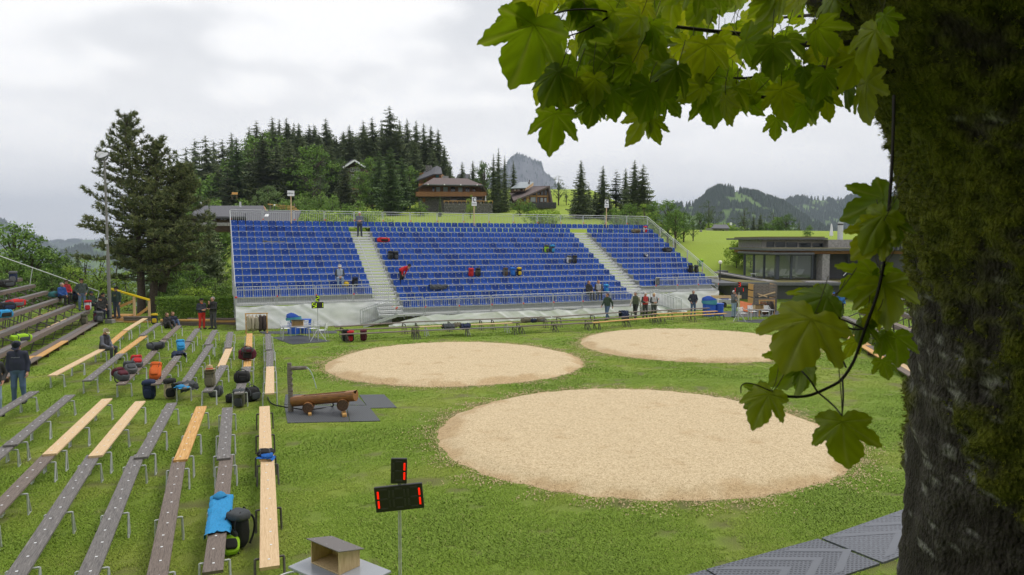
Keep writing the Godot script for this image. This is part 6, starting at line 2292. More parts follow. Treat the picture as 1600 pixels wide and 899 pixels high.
func spruce_proto(key: String, seedn: int, spread: float, whorls: int, c0: Color, c1: Color, droop: float, bare: float, power := 1.0) -> void:   # one metre tall; scaled when planted
	rng.seed = seedn
	var n := Node3D.new()
	var tr := Geo.new()
	tr.tube(PackedVector3Array([Vector3.ZERO, Vector3(0.003, 0.5, 0.002), Vector3(0, 0.98, 0)]), [0.016, 0.009, 0.001], 7)
	part("trunk", tr, M.bark, n)
	var g := Geo.new()
	for i in whorls:
		var t := (i + 0.3) / whorls
		var y := lerpf(bare, 0.99, pow(t, 0.92))
		var reach := spread * pow(1.0 - (y - bare) / (1.0 - bare), power) * rng.randf_range(0.85, 1.12) + 0.022 * (1.0 - t * 0.6)
		if y < bare + 0.08:
			reach *= 0.8
		var arms := int(lerpf(12.0, 7.0, t))
		var spin := rng.randf() * TAU
		for k in arms:
			var a := spin + TAU * k / arms + rng.randf_range(-0.3, 0.3)
			var l := reach * rng.randf_range(0.65, 1.15)
			var d := Vector3(cos(a), 0, sin(a))
			var sd := Vector3(-d.z, 0, d.x)
			var sag := droop * rng.randf_range(0.6, 1.4)
			g.col = c0.lerp(c1, rng.randf())
			var steps := 5
			var yj := y + rng.randf_range(-1.1, 1.1) / whorls
			var prev := Vector3(0, yj, 0)
			for s in range(1, steps + 1):
				var u := float(s) / steps
				var p := Vector3(0, yj, 0) + d * l * u + Vector3(0, l * (-sag * u + 0.55 * sag * u * u * u), 0)
				var wide := l * 0.36 * (1.2 - u * 0.75) * rng.randf_range(0.7, 1.3)
				for e in [-1.0, 1.0]:
					var q: Vector3 = prev.lerp(p, 0.3) + sd * e * wide + d * l * 0.10 + Vector3(0, -wide * rng.randf_range(0.25, 0.7), 0)
					g.tri(prev, p, q, Vector3(0, 1, 0) + sd * e * 0.3)
				if rng.randf() < 0.6:
					var q2 := prev.lerp(p, 0.5) + Vector3(0, -wide * rng.randf_range(0.7, 1.2), 0) + sd * rng.randf_range(-0.3, 0.3) * wide
					g.tri(prev, p, q2, sd + Vector3(0, 0.4, 0))
				prev = p
	part("crown", g, M.needle, n)
	protos[key] = n


func leafy_proto(key: String, seedn: int, wide: float, clumps: int, leaves: int, leaf: float, c0: Color, c1: Color, low := 0.25, open := 0.5) -> void:   # one metre tall
	rng.seed = seedn
	var n := Node3D.new()
	var tr := Geo.new()
	tr.tube(PackedVector3Array([Vector3.ZERO, Vector3(0.01, 0.25, 0.005), Vector3(-0.005, 0.55, 0), Vector3(0.0, 0.85, 0.01)]), [0.026, 0.02, 0.012, 0.004], 8)
	var g := Geo.new()
	for i in clumps:
		var d := rnd_dir()
		var r := pow(rng.randf(), open)
		var y := lerpf(low, 0.96, 0.5 + 0.5 * d.y * r)
		var t := (y - low) / (0.96 - low)
		var belly := sqrt(maxf(0.0, 1.0 - pow(t * 1.75 - 0.78, 2.0)))
		var p := Vector3(d.x * r * wide * belly, y, d.z * r * wide * belly)
		if i % 4 == 0:
			var root := Vector3(0, maxf(0.12, y - 0.22), 0)
			tr.tube(PackedVector3Array([root, root.lerp(p, 0.5) + Vector3(0, 0.02, 0), p]), [0.010, 0.006, 0.002], 5)
		var cs := rng.randf_range(0.7, 1.3) * leaf * 2.6
		g.col = c0.lerp(c1, rng.randf())
		var tone := g.col
		for k in leaves:
			var q := rnd_dir() * cs * pow(rng.randf(), 0.45)
			q.y *= 0.7
			g.col = tone * rng.randf_range(0.8, 1.2)
			leaf_card(g, p + q, leaf * rng.randf_range(0.6, 1.2), (rnd_dir() + q.normalized() + Vector3(0, 0.7, 0)).normalized())
	part("trunk", tr, M.bark, n)
	part("crown", g, M.tree_leaf, n)
	protos[key] = n


func plant(kind: String, called: String, label: String, at: Vector3, tall: float, wide: float, group: String) -> void:
	var o: Node3D = protos[kind].duplicate()
	o.name = numbered(called)
	add_child(o)
	o.position = at
	o.rotation.y = fposmod(at.x * 12.9 + at.z * 7.1, TAU)
	o.scale = Vector3(tall * wide, tall, tall * wide)
	tag(o, label, "tree" if called != "shrub" else "shrub", group)


func nth(k: int) -> String:
	var a := ["first", "second", "third", "fourth", "fifth", "sixth", "seventh", "eighth", "ninth", "tenth", "eleventh", "twelfth", "thirteenth", "fourteenth", "fifteenth", "sixteenth", "seventeenth", "eighteenth", "nineteenth"]
	if k < a.size():
		return a[k]
	var tens := ["twentieth", "thirtieth", "fortieth", "fiftieth"]
	var tw := ["twenty", "thirty", "forty", "fifty"]
	var q: int = int((k + 1) / 10) - 2
	return tens[q] if (k + 1) % 10 == 0 else tw[q] + "-" + a[(k + 1) % 10 - 1]


const GROVES := ["bushes at the foot of the wooded hill", "leafy trees behind the left bleacher", "shrubs between the pine and the stand", "skyline conifers of the wooded hill", "trees above the right end of the stand", "trees along the meadow crest", "trees around the two chalets", "trees standing before the wooded hill", "young trees on the meadow"]

const TREES := [   # kind, name, group, x, z, top height above datum, width factor
	["leafy_grey", "shrub", 0, -52, -120, 14.53, .9],
	["bush", "shrub", 0, -41.2, -100, 10.99, 1],
	["bush", "shrub", 0, -42.6, -112, 11.91, 1.2],
	["ball", "shrub", 0, -38.2, -112, 14.2, 1],
	["bush", "shrub", 0, -32.2, -100, 10.99, 1.1],
	["bush", "shrub", 0, -31.8, -105, 11.94, 1.1],
	["bush", "shrub", 0, -31.7, -110, 12.76, 1],
	["bush_lime", "shrub", 0, -24.4, -86, 9.69, 1.1],
	["bush_lime", "shrub", 0, -22.8, -84, 9.73, 1.2],
	["bush", "shrub", 0, -28.5, -108, 12.62, 1],
	["bush", "shrub", 0, -26.1, -104, 12.06, 1],
	["bush", "shrub", 0, -21.5, -100, 10.99, 1.2],
	["bush_lime", "shrub", 0, -18.5, -92, 10.02, 1.1],
	["leafy_a", "tree", 1, -45.9, -62, 6.89, 1],
	["leafy_a", "tree", 1, -39.8, -56, 4.2, 1],
	["leafy_a", "tree", 1, -42, -60, 7.26, 1],
	["leafy_a", "tree", 1, -40.6, -60, 5.38, 1],
	["leafy_a", "tree", 1, -36.5, -54, 3.25, 1],
	["leafy_b", "tree", 1, -41.9, -64, 5.23, 1],
	["leafy_b", "tree", 1, -35.7, -55, 2.97, 1],
	["spruce_b", "tree", 1, -55.1, -86, 3.53, 1],
	["leafy_b", "tree", 1, -42, -66, 4.35, 1],
	["spruce_b", "tree", 1, -48.9, -78, 4.51, 1],
	["leafy_b", "tree", 1, -39.6, -64, 3.5, .9],
	["spruce_b", "tree", 1, -55.1, -90, 4.27, 1],
	["leafy_lime", "tree", 1, -36.1, -60, 4.08, 1],
	["leafy_lime", "tree", 1, -33.7, -58, 4.06, 1],
	["leafy_lime", "tree", 1, -33.5, -60, 3.6, 1],
	["leafy_lime", "tree", 2, -31.6, -58, 2.34, 1],
	["leafy_b", "tree", 2, -30.7, -62, 3.55, 1],
	["leafy_a", "tree", 2, -29.3, -62, 3.83, 1],
	["bush", "tree", 2, -24.8, -54, 2.03, 1.2],
	["leafy_a", "tree", 2, -26.1, -58, 3.38, 1],
	["bush_lime", "tree", 2, -23, -52, 2.14, 1.2],
	["leafy_b", "tree", 2, -28.7, -66, 4.05, 1],
	["spruce_a", "tree", 2, -26.3, -62, 8.49, .75],
	["bush", "tree", 2, -22.6, -54, 2.28, 1.2],
	["leafy_a", "tree", 2, -26.2, -64, 3.79, .9],
	["leafy_lime", "tree", 2, -22.6, -56, 2.68, 1],
	["spruce_a", "spruce_tree", 3, -80.4, -172, 27.5, 1],
	["spruce_b", "spruce_tree", 3, -76.4, -168, 27.57, 1],
	["spruce_a", "spruce_tree", 3, -72.9, -165, 29.06, 1.1],
	["spruce_c", "spruce_tree", 3, -69.1, -162, 29.33, 1.2],
	["spruce_a", "spruce_tree", 3, -70.7, -170, 29.49, 1],
	["spruce_c", "spruce_tree", 3, -67.8, -168, 29.35, 1.2],
	["spruce_a", "spruce_tree", 3, -67.2, -172, 31.59, 1],
	["spruce_a", "spruce_tree", 3, -62.2, -170, 32.63, 1],
	["spruce_c", "spruce_tree", 3, -61.9, -174, 34.65, 1.1],
	["spruce_a", "spruce_tree", 3, -58.7, -176, 35.92, 1.1],
	["spruce_b", "spruce_tree", 3, -55.7, -172, 34.61, 1],
	["spruce_a", "spruce_tree", 3, -52.7, -168, 34.37, 1.1],
	["spruce_b", "spruce_tree", 3, -52.2, -172, 33.71, 1],
	["spruce_b", "spruce_tree", 3, -50.4, -170, 33.37, .9],
	["spruce_a", "spruce_tree", 3, -48.5, -176, 34.07, 1],
	["spruce_a", "spruce_tree", 3, -46.1, -178, 35.96, 1.2],
	["spruce_b", "spruce_tree", 3, -42.1, -172, 30.68, 1],
	["spruce_c", "spruce_tree", 3, -38.5, -170, 29.93, 1.2],
	["spruce_a", "spruce_tree", 3, -35.6, -172, 34.31, 1.1],
	["spruce_a", "spruce_tree", 3, -32.7, -168, 34.51, 1.1],
	["spruce_a", "spruce_tree", 3, -31.2, -172, 33.86, 1],
	["spruce_c", "spruce_tree", 3, -28, -165, 36.45, 1.25],
	["spruce_a", "spruce_tree", 3, -27.2, -174, 34.8, 1],
	["spruce_a", "spruce_tree", 3, -25.7, -176, 35.46, 1],
	["spruce_a", "spruce_tree", 3, -22.7, -170, 33.97, 1],
	["spruce_b", "spruce_tree", 3, -21.4, -174, 33.89, 1],
	["spruce_a", "spruce_tree", 3, -19.4, -172, 33.1, 1.1],
	["spruce_a", "spruce_tree", 3, -17.3, -168, 31.71, 1.1],
	["spruce_b", "spruce_tree", 3, -15.1, -160, 26.78, 1],
	["spruce_b", "spruce_tree", 3, -13, -150, 22.1, 1],
	["spruce_c", "tree", 4, 10.4, -118, 13.33, 1],
	["spruce_b", "tree", 4, 10.8, -112, 17.97, 1.15],
	["spruce_c", "tree", 4, 12.9, -120, 14.53, 1.1],
	["spruce_a", "tree", 4, 13.5, -116, 13.6, 1.2],
	["spruce_b", "tree", 4, 14.5, -114, 17.29, 1.1],
	["spruce_c", "tree", 4, 15.1, -112, 12.9, 1.1],
	["leafy_a", "tree", 4, 12.2, -84, 9.43, 1],
	["pine_thin", "tree", 4, 16.9, -116, 16.58, 1.2],
	["spruce_b", "tree", 4, 19.4, -122, 17.72, 1],
	["leafy_a", "tree", 4, 14.9, -90, 10.31, 1],
	["spruce_b", "tree", 4, 19.2, -112, 17.97, 1.15],
	["spruce_c", "tree", 4, 20.5, -112, 17.37, 1.1],
	["leafy_lime", "tree", 4, 16, -86, 9.84, .9],
	["leafy_a", "tree", 4, 18.3, -92, 10.67, 1],
	["leafy_a", "tree", 4, 19.2, -88, 10.66, 1],
	["leafy_a", "tree", 4, 19.3, -84, 9.28, .9],
	["leafy_b", "tree", 4, 21.7, -90, 9.27, 1],
	["leafy_grey", "tree", 4, 23.4, -92, 8.21, .9],
	["leafy_b", "tree", 5, 39.5, -150, 11.98, 1],
	["leafy_grey", "tree", 5, 41.4, -150, 14.78, 1],
	["bush_lime", "tree", 5, 43.1, -145, 9.93, 1.4],
	["bush", "tree", 5, 41.1, -132, 8.19, 1],
	["leafy_grey", "tree", 5, 48.9, -150, 13.18, 1.1],
	["spruce_b", "tree", 5, 50.2, -148, 10.83, 1],
	["spruce_a", "tree", 5, 50.9, -146, 11.27, 1],
	["leafy_b", "tree", 5, 50.7, -142, 9.32, 1.1],
	["leafy_grey", "tree", 5, 55, -150, 12.11, 1.2],
	["leafy_a", "tree", 5, 52.2, -140, 10.39, 1.2],
	["leafy_b", "tree", 5, 53.1, -138, 10.93, 1.3],
	["slim", "tree", 5, 55.6, -138, 9.7, .8],
	["bush", "tree", 5, 49.3, -118, 7.96, 1],
	["bush", "tree", 6, -15.4, -120, 11.97, 1],
	["slim", "tree", 6, -11.9, -118, 13.01, .9],
	["spruce_b", "tree", 6, -10.6, -152, 22.2, 1],
	["leafy_lime", "tree", 6, -6.5, -112, 12.6, .6],
	["spruce_b", "tree", 6, -8.2, -150, 22.24, 1],
	["spruce_b", "tree", 6, -6.3, -148, 22.01, 1],
	["leafy_b", "tree", 6, -5.6, -146, 22.16, .9],
	["slim", "tree", 6, -3.3, -128, 20.84, 1.15],
	["slim", "tree", 6, -2.4, -127, 21.72, 1.1],
	["slim", "tree", 6, -1.3, -128, 20.5, 1.1],
	["slim", "tree", 6, .3, -150, 22.24, 1.3],
	["bush", "tree", 6, 1.3, -118, 12.38, 1],
	["bush", "tree", 6, 2.7, -116, 11.95, 1],
	["bush_lime", "tree", 6, 3.9, -100, 10.19, 1.1],
	["bush_lime", "tree", 6, 4.9, -98, 10.08, 1.1],
	["leafy_grey", "tree", 6, 9.8, -150, 19.58, .9],
	["leafy_grey", "tree", 6, 11.4, -150, 16.25, .9],
	["larch", "tree", 7, -67.6, -152, 21.79, 1],
	["leafy_a", "tree", 7, -65.4, -150, 20.24, 1],
	["leafy_a", "tree", 7, -63.2, -150, 20.64, 1],
	["spruce_c", "tree", 7, -60.8, -148, 21.74, 1.1],
	["fir_wide", "tree", 7, -57.6, -145, 20.12, 1],
	["larch", "tree", 7, -56.8, -148, 27.1, 1.15],
	["spruce_c", "tree", 7, -57.6, -156, 25.96, 1],
	["leafy_a", "tree", 7, -57.5, -160, 29.74, 1.1],
	["fir_wide", "tree", 7, -50.7, -146, 27.7, 1.15],
	["leafy_a", "tree", 7, -54.9, -162, 30.9, 1],
	["spruce_a", "tree", 7, -49.2, -150, 26.21, 1],
	["spruce_c", "tree", 7, -46.1, -148, 26.58, 1.1],
	["spruce_a", "tree", 7, -44.1, -148, 23.97, 1],
	["leafy_a", "tree", 7, -40.5, -146, 25.77, 1.05],
	["leafy_grey", "tree", 7, -37.5, -140, 19.6, .9],
	["spruce_c", "tree", 7, -38, -150, 25.55, 1.1],
	["leafy_b", "tree", 7, -36.2, -152, 23.41, 1],
	["fir_wide", "tree", 7, -28.5, -122, 18.8, 1],
	["leafy_grey", "tree", 7, -30.7, -136, 19.91, .9],
	["spruce_c", "tree", 7, -32.1, -150, 24.22, 1.2],
	["leafy_a", "tree", 7, -28.5, -134, 18.97, 1],
	["leafy_a", "tree", 7, -27.9, -142, 22.57, 1],
	["larch", "tree", 7, -25, -135, 22.66, 1],
	["larch", "tree", 7, -20.7, -122, 21.71, 1.05],
	["larch", "tree", 7, -20.3, -132, 21.33, 1],
	["leafy_a", "tree", 7, -20, -140, 20.47, .9],
	["spruce_a", "tree", 7, -21.4, -158, 28.17, 1.1],
	["spruce_a", "tree", 7, -17.5, -158, 25.95, 1.1],
	["bush_lime", "tree", 8, 23.4, -74, 5.46, .8],
	["bush_lime", "tree", 8, 24.5, -75, 5.87, .9],
	["bush_lime", "tree", 8, 24.9, -74, 6, .85],
	["bush", "tree", 8, 41.5, -100, 6.97, 1]]


func make_trees() -> void:
	M.tree_leaf = painted(0.8)
	M.tree_leaf.backlight_enabled = true
	M.tree_leaf.backlight = Color(0.5, 0.52, 0.35)
	var d0 := Color(0.07, 0.105, 0.042)
	var d1 := Color(0.18, 0.225, 0.09)
	spruce_proto("spruce_a", 1, 0.25, 40, d0, d1, 0.5, 0.05, 0.75)
	spruce_proto("spruce_b", 2, 0.20, 42, d0, Color(0.15, 0.19, 0.075), 0.6, 0.08, 0.75)
	spruce_proto("spruce_c", 3, 0.28, 36, Color(0.075, 0.11, 0.045), Color(0.19, 0.23, 0.09), 0.35, 0.04, 0.8)
	spruce_proto("slim", 4, 0.11, 44, d0, d1, 0.7, 0.03, 0.7)
	spruce_proto("larch", 5, 0.26, 28, Color(0.06, 0.11, 0.03), Color(0.12, 0.19, 0.05), 0.25, 0.08, 0.75)
	spruce_proto("fir_wide", 6, 0.30, 26, Color(0.035, 0.055, 0.02), Color(0.10, 0.12, 0.045), 0.30, 0.06, 0.7)
	spruce_proto("pine_thin", 8, 0.17, 16, d0, Color(0.06, 0.09, 0.04), 0.1, 0.30, 0.6)
	leafy_proto("leafy_a", 11, 0.40, 95, 34, 0.030, Color(0.075, 0.15, 0.02), Color(0.16, 0.27, 0.04), 0.14)
	leafy_proto("leafy_b", 12, 0.33, 85, 34, 0.028, Color(0.06, 0.12, 0.025), Color(0.12, 0.20, 0.045), 0.16)
	leafy_proto("leafy_lime", 13, 0.42, 90, 34, 0.030, Color(0.16, 0.26, 0.03), Color(0.27, 0.38, 0.05), 0.10)
	leafy_proto("leafy_grey", 14, 0.28, 60, 26, 0.024, Color(0.08, 0.12, 0.055), Color(0.13, 0.18, 0.085), 0.20, 0.7)
	leafy_proto("bush", 15, 0.55, 80, 40, 0.045, Color(0.09, 0.17, 0.03), Color(0.17, 0.27, 0.05), 0.02)
	leafy_proto("bush_lime", 16, 0.6, 70, 36, 0.05, Color(0.20, 0.32, 0.03), Color(0.33, 0.45, 0.05), 0.02)
	leafy_proto("ball", 17, 0.52, 120, 44, 0.035, Color(0.10, 0.16, 0.05), Color(0.16, 0.23, 0.08), 0.03, 0.35)
	var count := {}
	for t in TREES:
		var base := on_ground(t[3], t[4])
		var k: int = count.get(t[2], 0)
		count[t[2]] = k + 1
		var word := {"spruce_a": "dark spruce", "spruce_b": "narrow dark spruce", "spruce_c": "broad dark spruce", "slim": "slim column-like conifer", "larch": "light green larch", "fir_wide": "broad olive-green fir", "pine_thin": "thin-crowned pine", "leafy_a": "mid-green leafy tree", "leafy_b": "dark green leafy tree", "leafy_lime": "lime-green leafy tree", "leafy_grey": "grey-green airy tree", "bush": "green bush", "bush_lime": "lime-green bush", "ball": "round clipped grey-green bush"}
		plant(t[0], t[1], "%s, %s from left among %s" % [word[t[0]], nth(k), GROVES[t[2]]], base - Vector3(0, 0.2, 0), maxf(t[5] - base.y, 1.0) + 0.2, t[6], GROVES[t[2]])
	# the wood behind the front trees reads as one mass
	rng.seed = 70
	var where := []
	for i in 420:
		var a := rng.randf_range(-0.50, -0.09)
		var d := rng.randf_range(158.0, 235.0)
		var x := a * d
		var tall: float = lerpf(9.0, 17.0, rng.randf()) * prof(a, [[-0.50, 0.55], [-0.40, 0.85], [-0.30, 1.0], [-0.18, 1.0], [-0.12, 0.8], [-0.09, 0.5]])
		var b := on_ground(x, -d)
		where.append(Transform3D(Basis(Vector3.UP, rng.randf() * TAU).scaled(Vector3(tall * 1.3, tall, tall * 1.3)), b))
	var o := scatter("forest", (protos["spruce_a"].get_node("crown") as MeshInstance3D).mesh, where, PackedColorArray(), self)
	o.set_meta("label", "dense spruce wood filling the hill behind the front trees")
	o.set_meta("category", "forest")
	big_pine()
	hedge()


func big_pine() -> void:
	rng.seed = 41
	var b := Vector3(-26.052, 0.0, -50.341)
	var t := thing("pine_tree", "tall double-stemmed pine with tufted branches behind the lamp post", "tree", b)
	var tr := Geo.new()
	var cr := Geo.new()
	var tuft := Geo.new()
	for s in [[Vector3(-0.25, 0, 0), Vector3(-0.95, 14.0, 0), 1.0], [Vector3(0.35, 0, -0.2), Vector3(1.0, 12.3, -0.3), 0.95], [Vector3(0.8, 1.5, -0.8), Vector3(2.6, 10.6, -1.0), 0.8]]:
		var p0: Vector3 = s[0]
		var p1: Vector3 = s[1]
		var q := PackedVector3Array()
		for k in 9:
			var u := k / 8.0
			q.append(p0.lerp(p1, u) + Vector3(sin(u * 5.0) * 0.18, 0, cos(u * 4.0) * 0.12) * (1.0 - u * 0.5))
		tr.tube(q, [0.30, 0.26, 0.23, 0.20, 0.16, 0.12, 0.09, 0.06, 0.03], 10, true, lump, 0.03)
		var H := p1.y - p0.y
		var arms := 92
		for i in arms:
			var u := lerpf(0.17, 0.985, pow(float(i) / arms, 0.85))
			var root := p0.lerp(p1, u)
			var a := i * 2.4 + rng.randf_range(-0.5, 0.5)
			var l: float = s[2] * (0.4 + 4.9 * pow(1.0 - u, 0.75)) * rng.randf_range(0.55, 1.1)
			if u < 0.26:
				l *= 0.6
			var d := Vector3(cos(a), 0, sin(a))
			var rise := rng.randf_range(-0.05, 0.30) + 0.45 * u
			var br := PackedVector3Array()
			for k in 5:
				var w := k / 4.0
				br.append(root + d * l * w + Vector3(0, l * (rise * w * w - 0.12 * w), 0))
			tr.tube(br, [0.05, 0.04, 0.03, 0.02, 0.008], 5)
			var n := int(7 + l * 12.0)
			for k in n:
				var w := pow(rng.randf(), 0.55)
				var p := root + d * l * w + Vector3(0, l * (rise * w * w - 0.12 * w), 0)
				var sidew := Vector3(-d.z, 0, d.x) * rng.randf_range(-1.0, 1.0) * l * 0.20
				p += sidew + Vector3(0, rng.randf_range(-0.05, 0.22), 0)
				var ax := (d * 0.5 + sidew.normalized() * 0.3 + Vector3(0, rng.randf_range(0.5, 1.3), 0)).normalized()
				var c := Color(0.06, 0.085, 0.03).lerp(Color(0.20, 0.225, 0.08), rng.randf())
				cr.col = c
				var s2 := rng.randf_range(0.20, 0.36)
				for m in 11:
					var dirn := (ax * rng.randf_range(0.3, 1.1) + rnd_dir() * 0.75).normalized()
					var sd := dirn.cross(rnd_dir()).normalized() * 0.028
					cr.tri(p - sd, p + sd, p + dirn * s2, dirn.cross(sd))
				if rng.randf() < 0.16:
					tuft.col = Color(0.33, 0.24, 0.11)
					var sd := ax.cross(rnd_dir()).normalized() * 0.02
					tuft.tri(p - sd, p + sd, p + ax * 0.22, sd.cross(ax))
	part("trunk", tr, M.bark, t)
	part("crown", cr, M.needle, t)
	part("shoot_tips", tuft, M.needle, t).set_meta("kind", "stuff")
	# a low limb seen against the light
	var lb := Geo.new()
	lb.tube(PackedVector3Array([Vector3(0.2, 3.1, 0), Vector3(1.4, 3.0, 0.2), Vector3(2.4, 3.4, 0.4), Vector3(3.2, 3.9, 0.5)]), [0.12, 0.09, 0.06, 0.03], 7)
	part("limb", lb, M.bark, t)


func hedge() -> void:
	rng.seed = 43
	var a := Vector3(-22.874, 0.0, -45.358)
	var b := Vector3(-18.12, 0.0, -46.119)
	var t := thing("hedge", "clipped bright green hedge between the pine and the stand", "hedge", (a + b) * 0.5)
	var g := Geo.new()
	var e := (b - a)
	for i in 15000:
		var p := Vector3(rng.randf() - 0.5, 0, 0)
		var q := Vector3(rng.randf(), rng.randf(), rng.randf())
		var m := rng.randi() % 3
		if m == 0:
			q.y = pow(q.y, 0.12)
		elif m == 1:
			q.z = 1.0 - pow(q.z, 3.0)
		var x := e * p.x + Vector3(0, q.y * 1.45, 0) + Vector3(0, 0, -1.3 + 1.3 * q.z)
		x += Vector3(0, 0.10, 0.06) * lump.get_noise_2d(p.x * 30.0, q.y * 2.0) * 1.2
		g.col = Color(0.07, 0.15, 0.015).lerp(Color(0.19, 0.31, 0.03), rng.randf())
		leaf_card(g, x, rng.randf_range(0.06, 0.12), (rnd_dir() + Vector3(0, 0.8, 0.7)).normalized())
	part("foliage", g, M.tree_leaf, t)
	var s := Geo.new()
	for i in 12:
		var x := e * ((i + 0.5) / 12.0 - 0.5) + Vector3(0, 0, -0.65)
		s.rod(x, x + Vector3(0.05, 1.0, 0), 0.03, 5, 0.012)
	part("stems", s, M.bark, t)


func make_mountains() -> void:
	var cone := Geo.new()
	rng.seed = 3
	for k in 3:
		for m in 6:
			var a0 := TAU * m / 6.0 + k * 0.4
			var a1 := TAU * (m + 1) / 6.0 + k * 0.4
			var r := [0.20, 0.15, 0.09][k] as float
			var y := [0.08, 0.35, 0.62][k] as float
			cone.col = Color(0.028, 0.055, 0.026)
			cone.tri(Vector3(cos(a0) * r, y, sin(a0) * r), Vector3(cos(a1) * r, y, sin(a1) * r), Vector3(0, y + 0.42, 0), Vector3(cos(a0), 0.5, sin(a0)))
	var cm := cone.mesh(M.needle)
	for m in MOUNTAINS:
		mountain(m, cm)


const MOUNTAINS := [
	{"ridge": [Vector3(-603.191, 114.109, -4200.0), Vector3(-376.352, 226.601, -4200.0), Vector3(-225.427, 338.711, -4200.0), Vector3(-75.023, 443.004, -4200.0), Vector3(-29.989, 487.599, -4200.0), Vector3(0.0, 524.716, -4200.0), Vector3(26.22, 539.551, -4200.0), Vector3(59.93, 539.551, -4200.0), Vector3(97.42, 517.296, -4200.0), Vector3(142.423, 498.739, -4200.0), Vector3(172.436, 487.599, -4200.0), Vector3(180.015, 457.875, -4200.0), Vector3(217.641, 420.683, -4200.0), Vector3(255.368, 368.543, -4200.0), Vector3(308.154, 323.785, -4200.0), Vector3(353.47, 282.704, -4200.0), Vector3(395.057, 245.313, -4200.0), Vector3(451.751, 207.879, -4200.0), Vector3(602.677, 170.403, -4200.0), Vector3(791.463, 132.884, -4200.0)], "deep": 1500.0, "foot": -150.0, "steep": 0.75, "rough": 0.16, "grain": 420.0, "rock": 0.85, "wood": 0.2, "trees": 2500, "tree_h": 16.0, "seed": 5, "label": "dark woods on the rocky peak's flank"},
	{"ridge": [Vector3(215.303, 57.375, -1500.0), Vector3(282.424, 70.767, -1500.0), Vector3(346.801, 82.806, -1500.0), Vector3(389.749, 86.817, -1500.0), Vector3(405.646, 100.175, -1500.0), Vector3(413.471, 113.519, -1500.0), Vector3(432.167, 118.852, -1500.0), Vector3(458.983, 120.185, -1500.0), Vector3(490.045, 110.851, -1500.0), Vector3(512.956, 106.849, -1500.0), Vector3(537.341, 97.505, -1500.0), Vector3(567.152, 86.817, -1500.0), Vector3(580.855, 76.119, -1500.0), Vector3(605.471, 60.054, -1500.0), Vector3(639.617, 41.284, -1500.0), Vector3(687.294, 22.484, -1500.0), Vector3(755.278, 3.654, -1500.0)], "deep": 500.0, "foot": -60.0, "steep": 0.8, "rough": 0.1, "grain": 150.0, "rock": 0.0, "wood": -0.05, "trees": 6500, "tree_h": 14.0, "seed": 8, "label": "spruce woods on the nearer steep hill"},
	{"ridge": [Vector3(722.367, 75.032, -2300.0), Vector3(824.859, 105.842, -2300.0), Vector3(869.633, 130.452, -2300.0), Vector3(902.144, 148.888, -2300.0), Vector3(930.874, 152.983, -2300.0), Vector3(963.934, 148.888, -2300.0), Vector3(1009.305, 146.841, -2300.0), Vector3(1050.561, 144.793, -2300.0), Vector3(1091.511, 152.983, -2300.0), Vector3(1132.379, 163.214, -2300.0), Vector3(1183.851, 163.214, -2300.0), Vector3(1235.463, 159.122, -2300.0), Vector3(1317.976, 155.029, -2300.0), Vector3(1441.046, 167.305, -2300.0), Vector3(1647.377, 157.076, -2300.0), Vector3(1955.705, 167.305, -2300.0)], "deep": 900.0, "foot": -80.0, "steep": 0.8, "rough": 0.08, "grain": 260.0, "rock": 0.0, "wood": 0.02, "trees": 6500, "tree_h": 15.0, "seed": 14, "label": "spruce woods on the farther grassy ridge"},
	{"ridge": [Vector3(-3122.062, 384.185, -3300.0), Vector3(-2833.941, 267.202, -3300.0), Vector3(-2543.354, 173.232, -3300.0), Vector3(-2368.601, 114.328, -3300.0), Vector3(-2310.437, 90.728, -3300.0), Vector3(-2258.533, 58.244, -3300.0), Vector3(-2217.922, 37.551, -3300.0), Vector3(-2177.65, 7.961, -3300.0), Vector3(-2122.732, -27.592, -3300.0), Vector3(-2049.913, -63.193, -3300.0), Vector3(-1961.906, -92.898, -3300.0)], "deep": 1300.0, "foot": -380.0, "steep": 0.9, "rough": 0.08, "grain": 300.0, "rock": 0.0, "wood": -0.25, "trees": 2500, "tree_h": 16.0, "seed": 19, "label": "hazy woods on the left valley flank"},
	{"ridge": [Vector3(-3650.243, -74.397, -5200.0), Vector3(-3507.648, -23.005, -5200.0), Vector3(-3412.554, 14.331, -5200.0), Vector3(-3318.492, 28.323, -5200.0), Vector3(-3201.461, 32.986, -5200.0), Vector3(-3084.444, 37.648, -5200.0), Vector3(-2897.673, 32.986, -5200.0), Vector3(-2617.104, 37.648, -5200.0), Vector3(-2196.248, 46.971, -5200.0), Vector3(-1775.892, 37.648, -5200.0)], "deep": 1600.0, "foot": -380.0, "steep": 0.8, "rough": 0.06, "grain": 500.0, "rock": 0.0, "wood": -0.05, "trees": 2500, "tree_h": 16.0, "seed": 23, "label": "faint woods on the farthest left ridge"},
	{"ridge": [Vector3(-1599.609, -61.876, -2400.0), Vector3(-1555.665, -44.595, -2400.0), Vector3(-1522.647, -29.487, -2400.0), Vector3(-1493.974, -14.391, -2400.0), Vector3(-1456.94, -5.77, -2400.0), Vector3(-1403.059, -7.925, -2400.0), Vector3(-1316.942, -14.391, -2400.0), Vector3(-1209.272, -23.016, -2400.0), Vector3(-1079.892, -29.487, -2400.0)], "deep": 700.0, "foot": -300.0, "steep": 0.9, "rough": 0.08, "grain": 200.0, "rock": 0.0, "wood": -0.15, "trees": 1500, "tree_h": 15.0, "seed": 27, "label": "hazy woods on the low left spur"}]


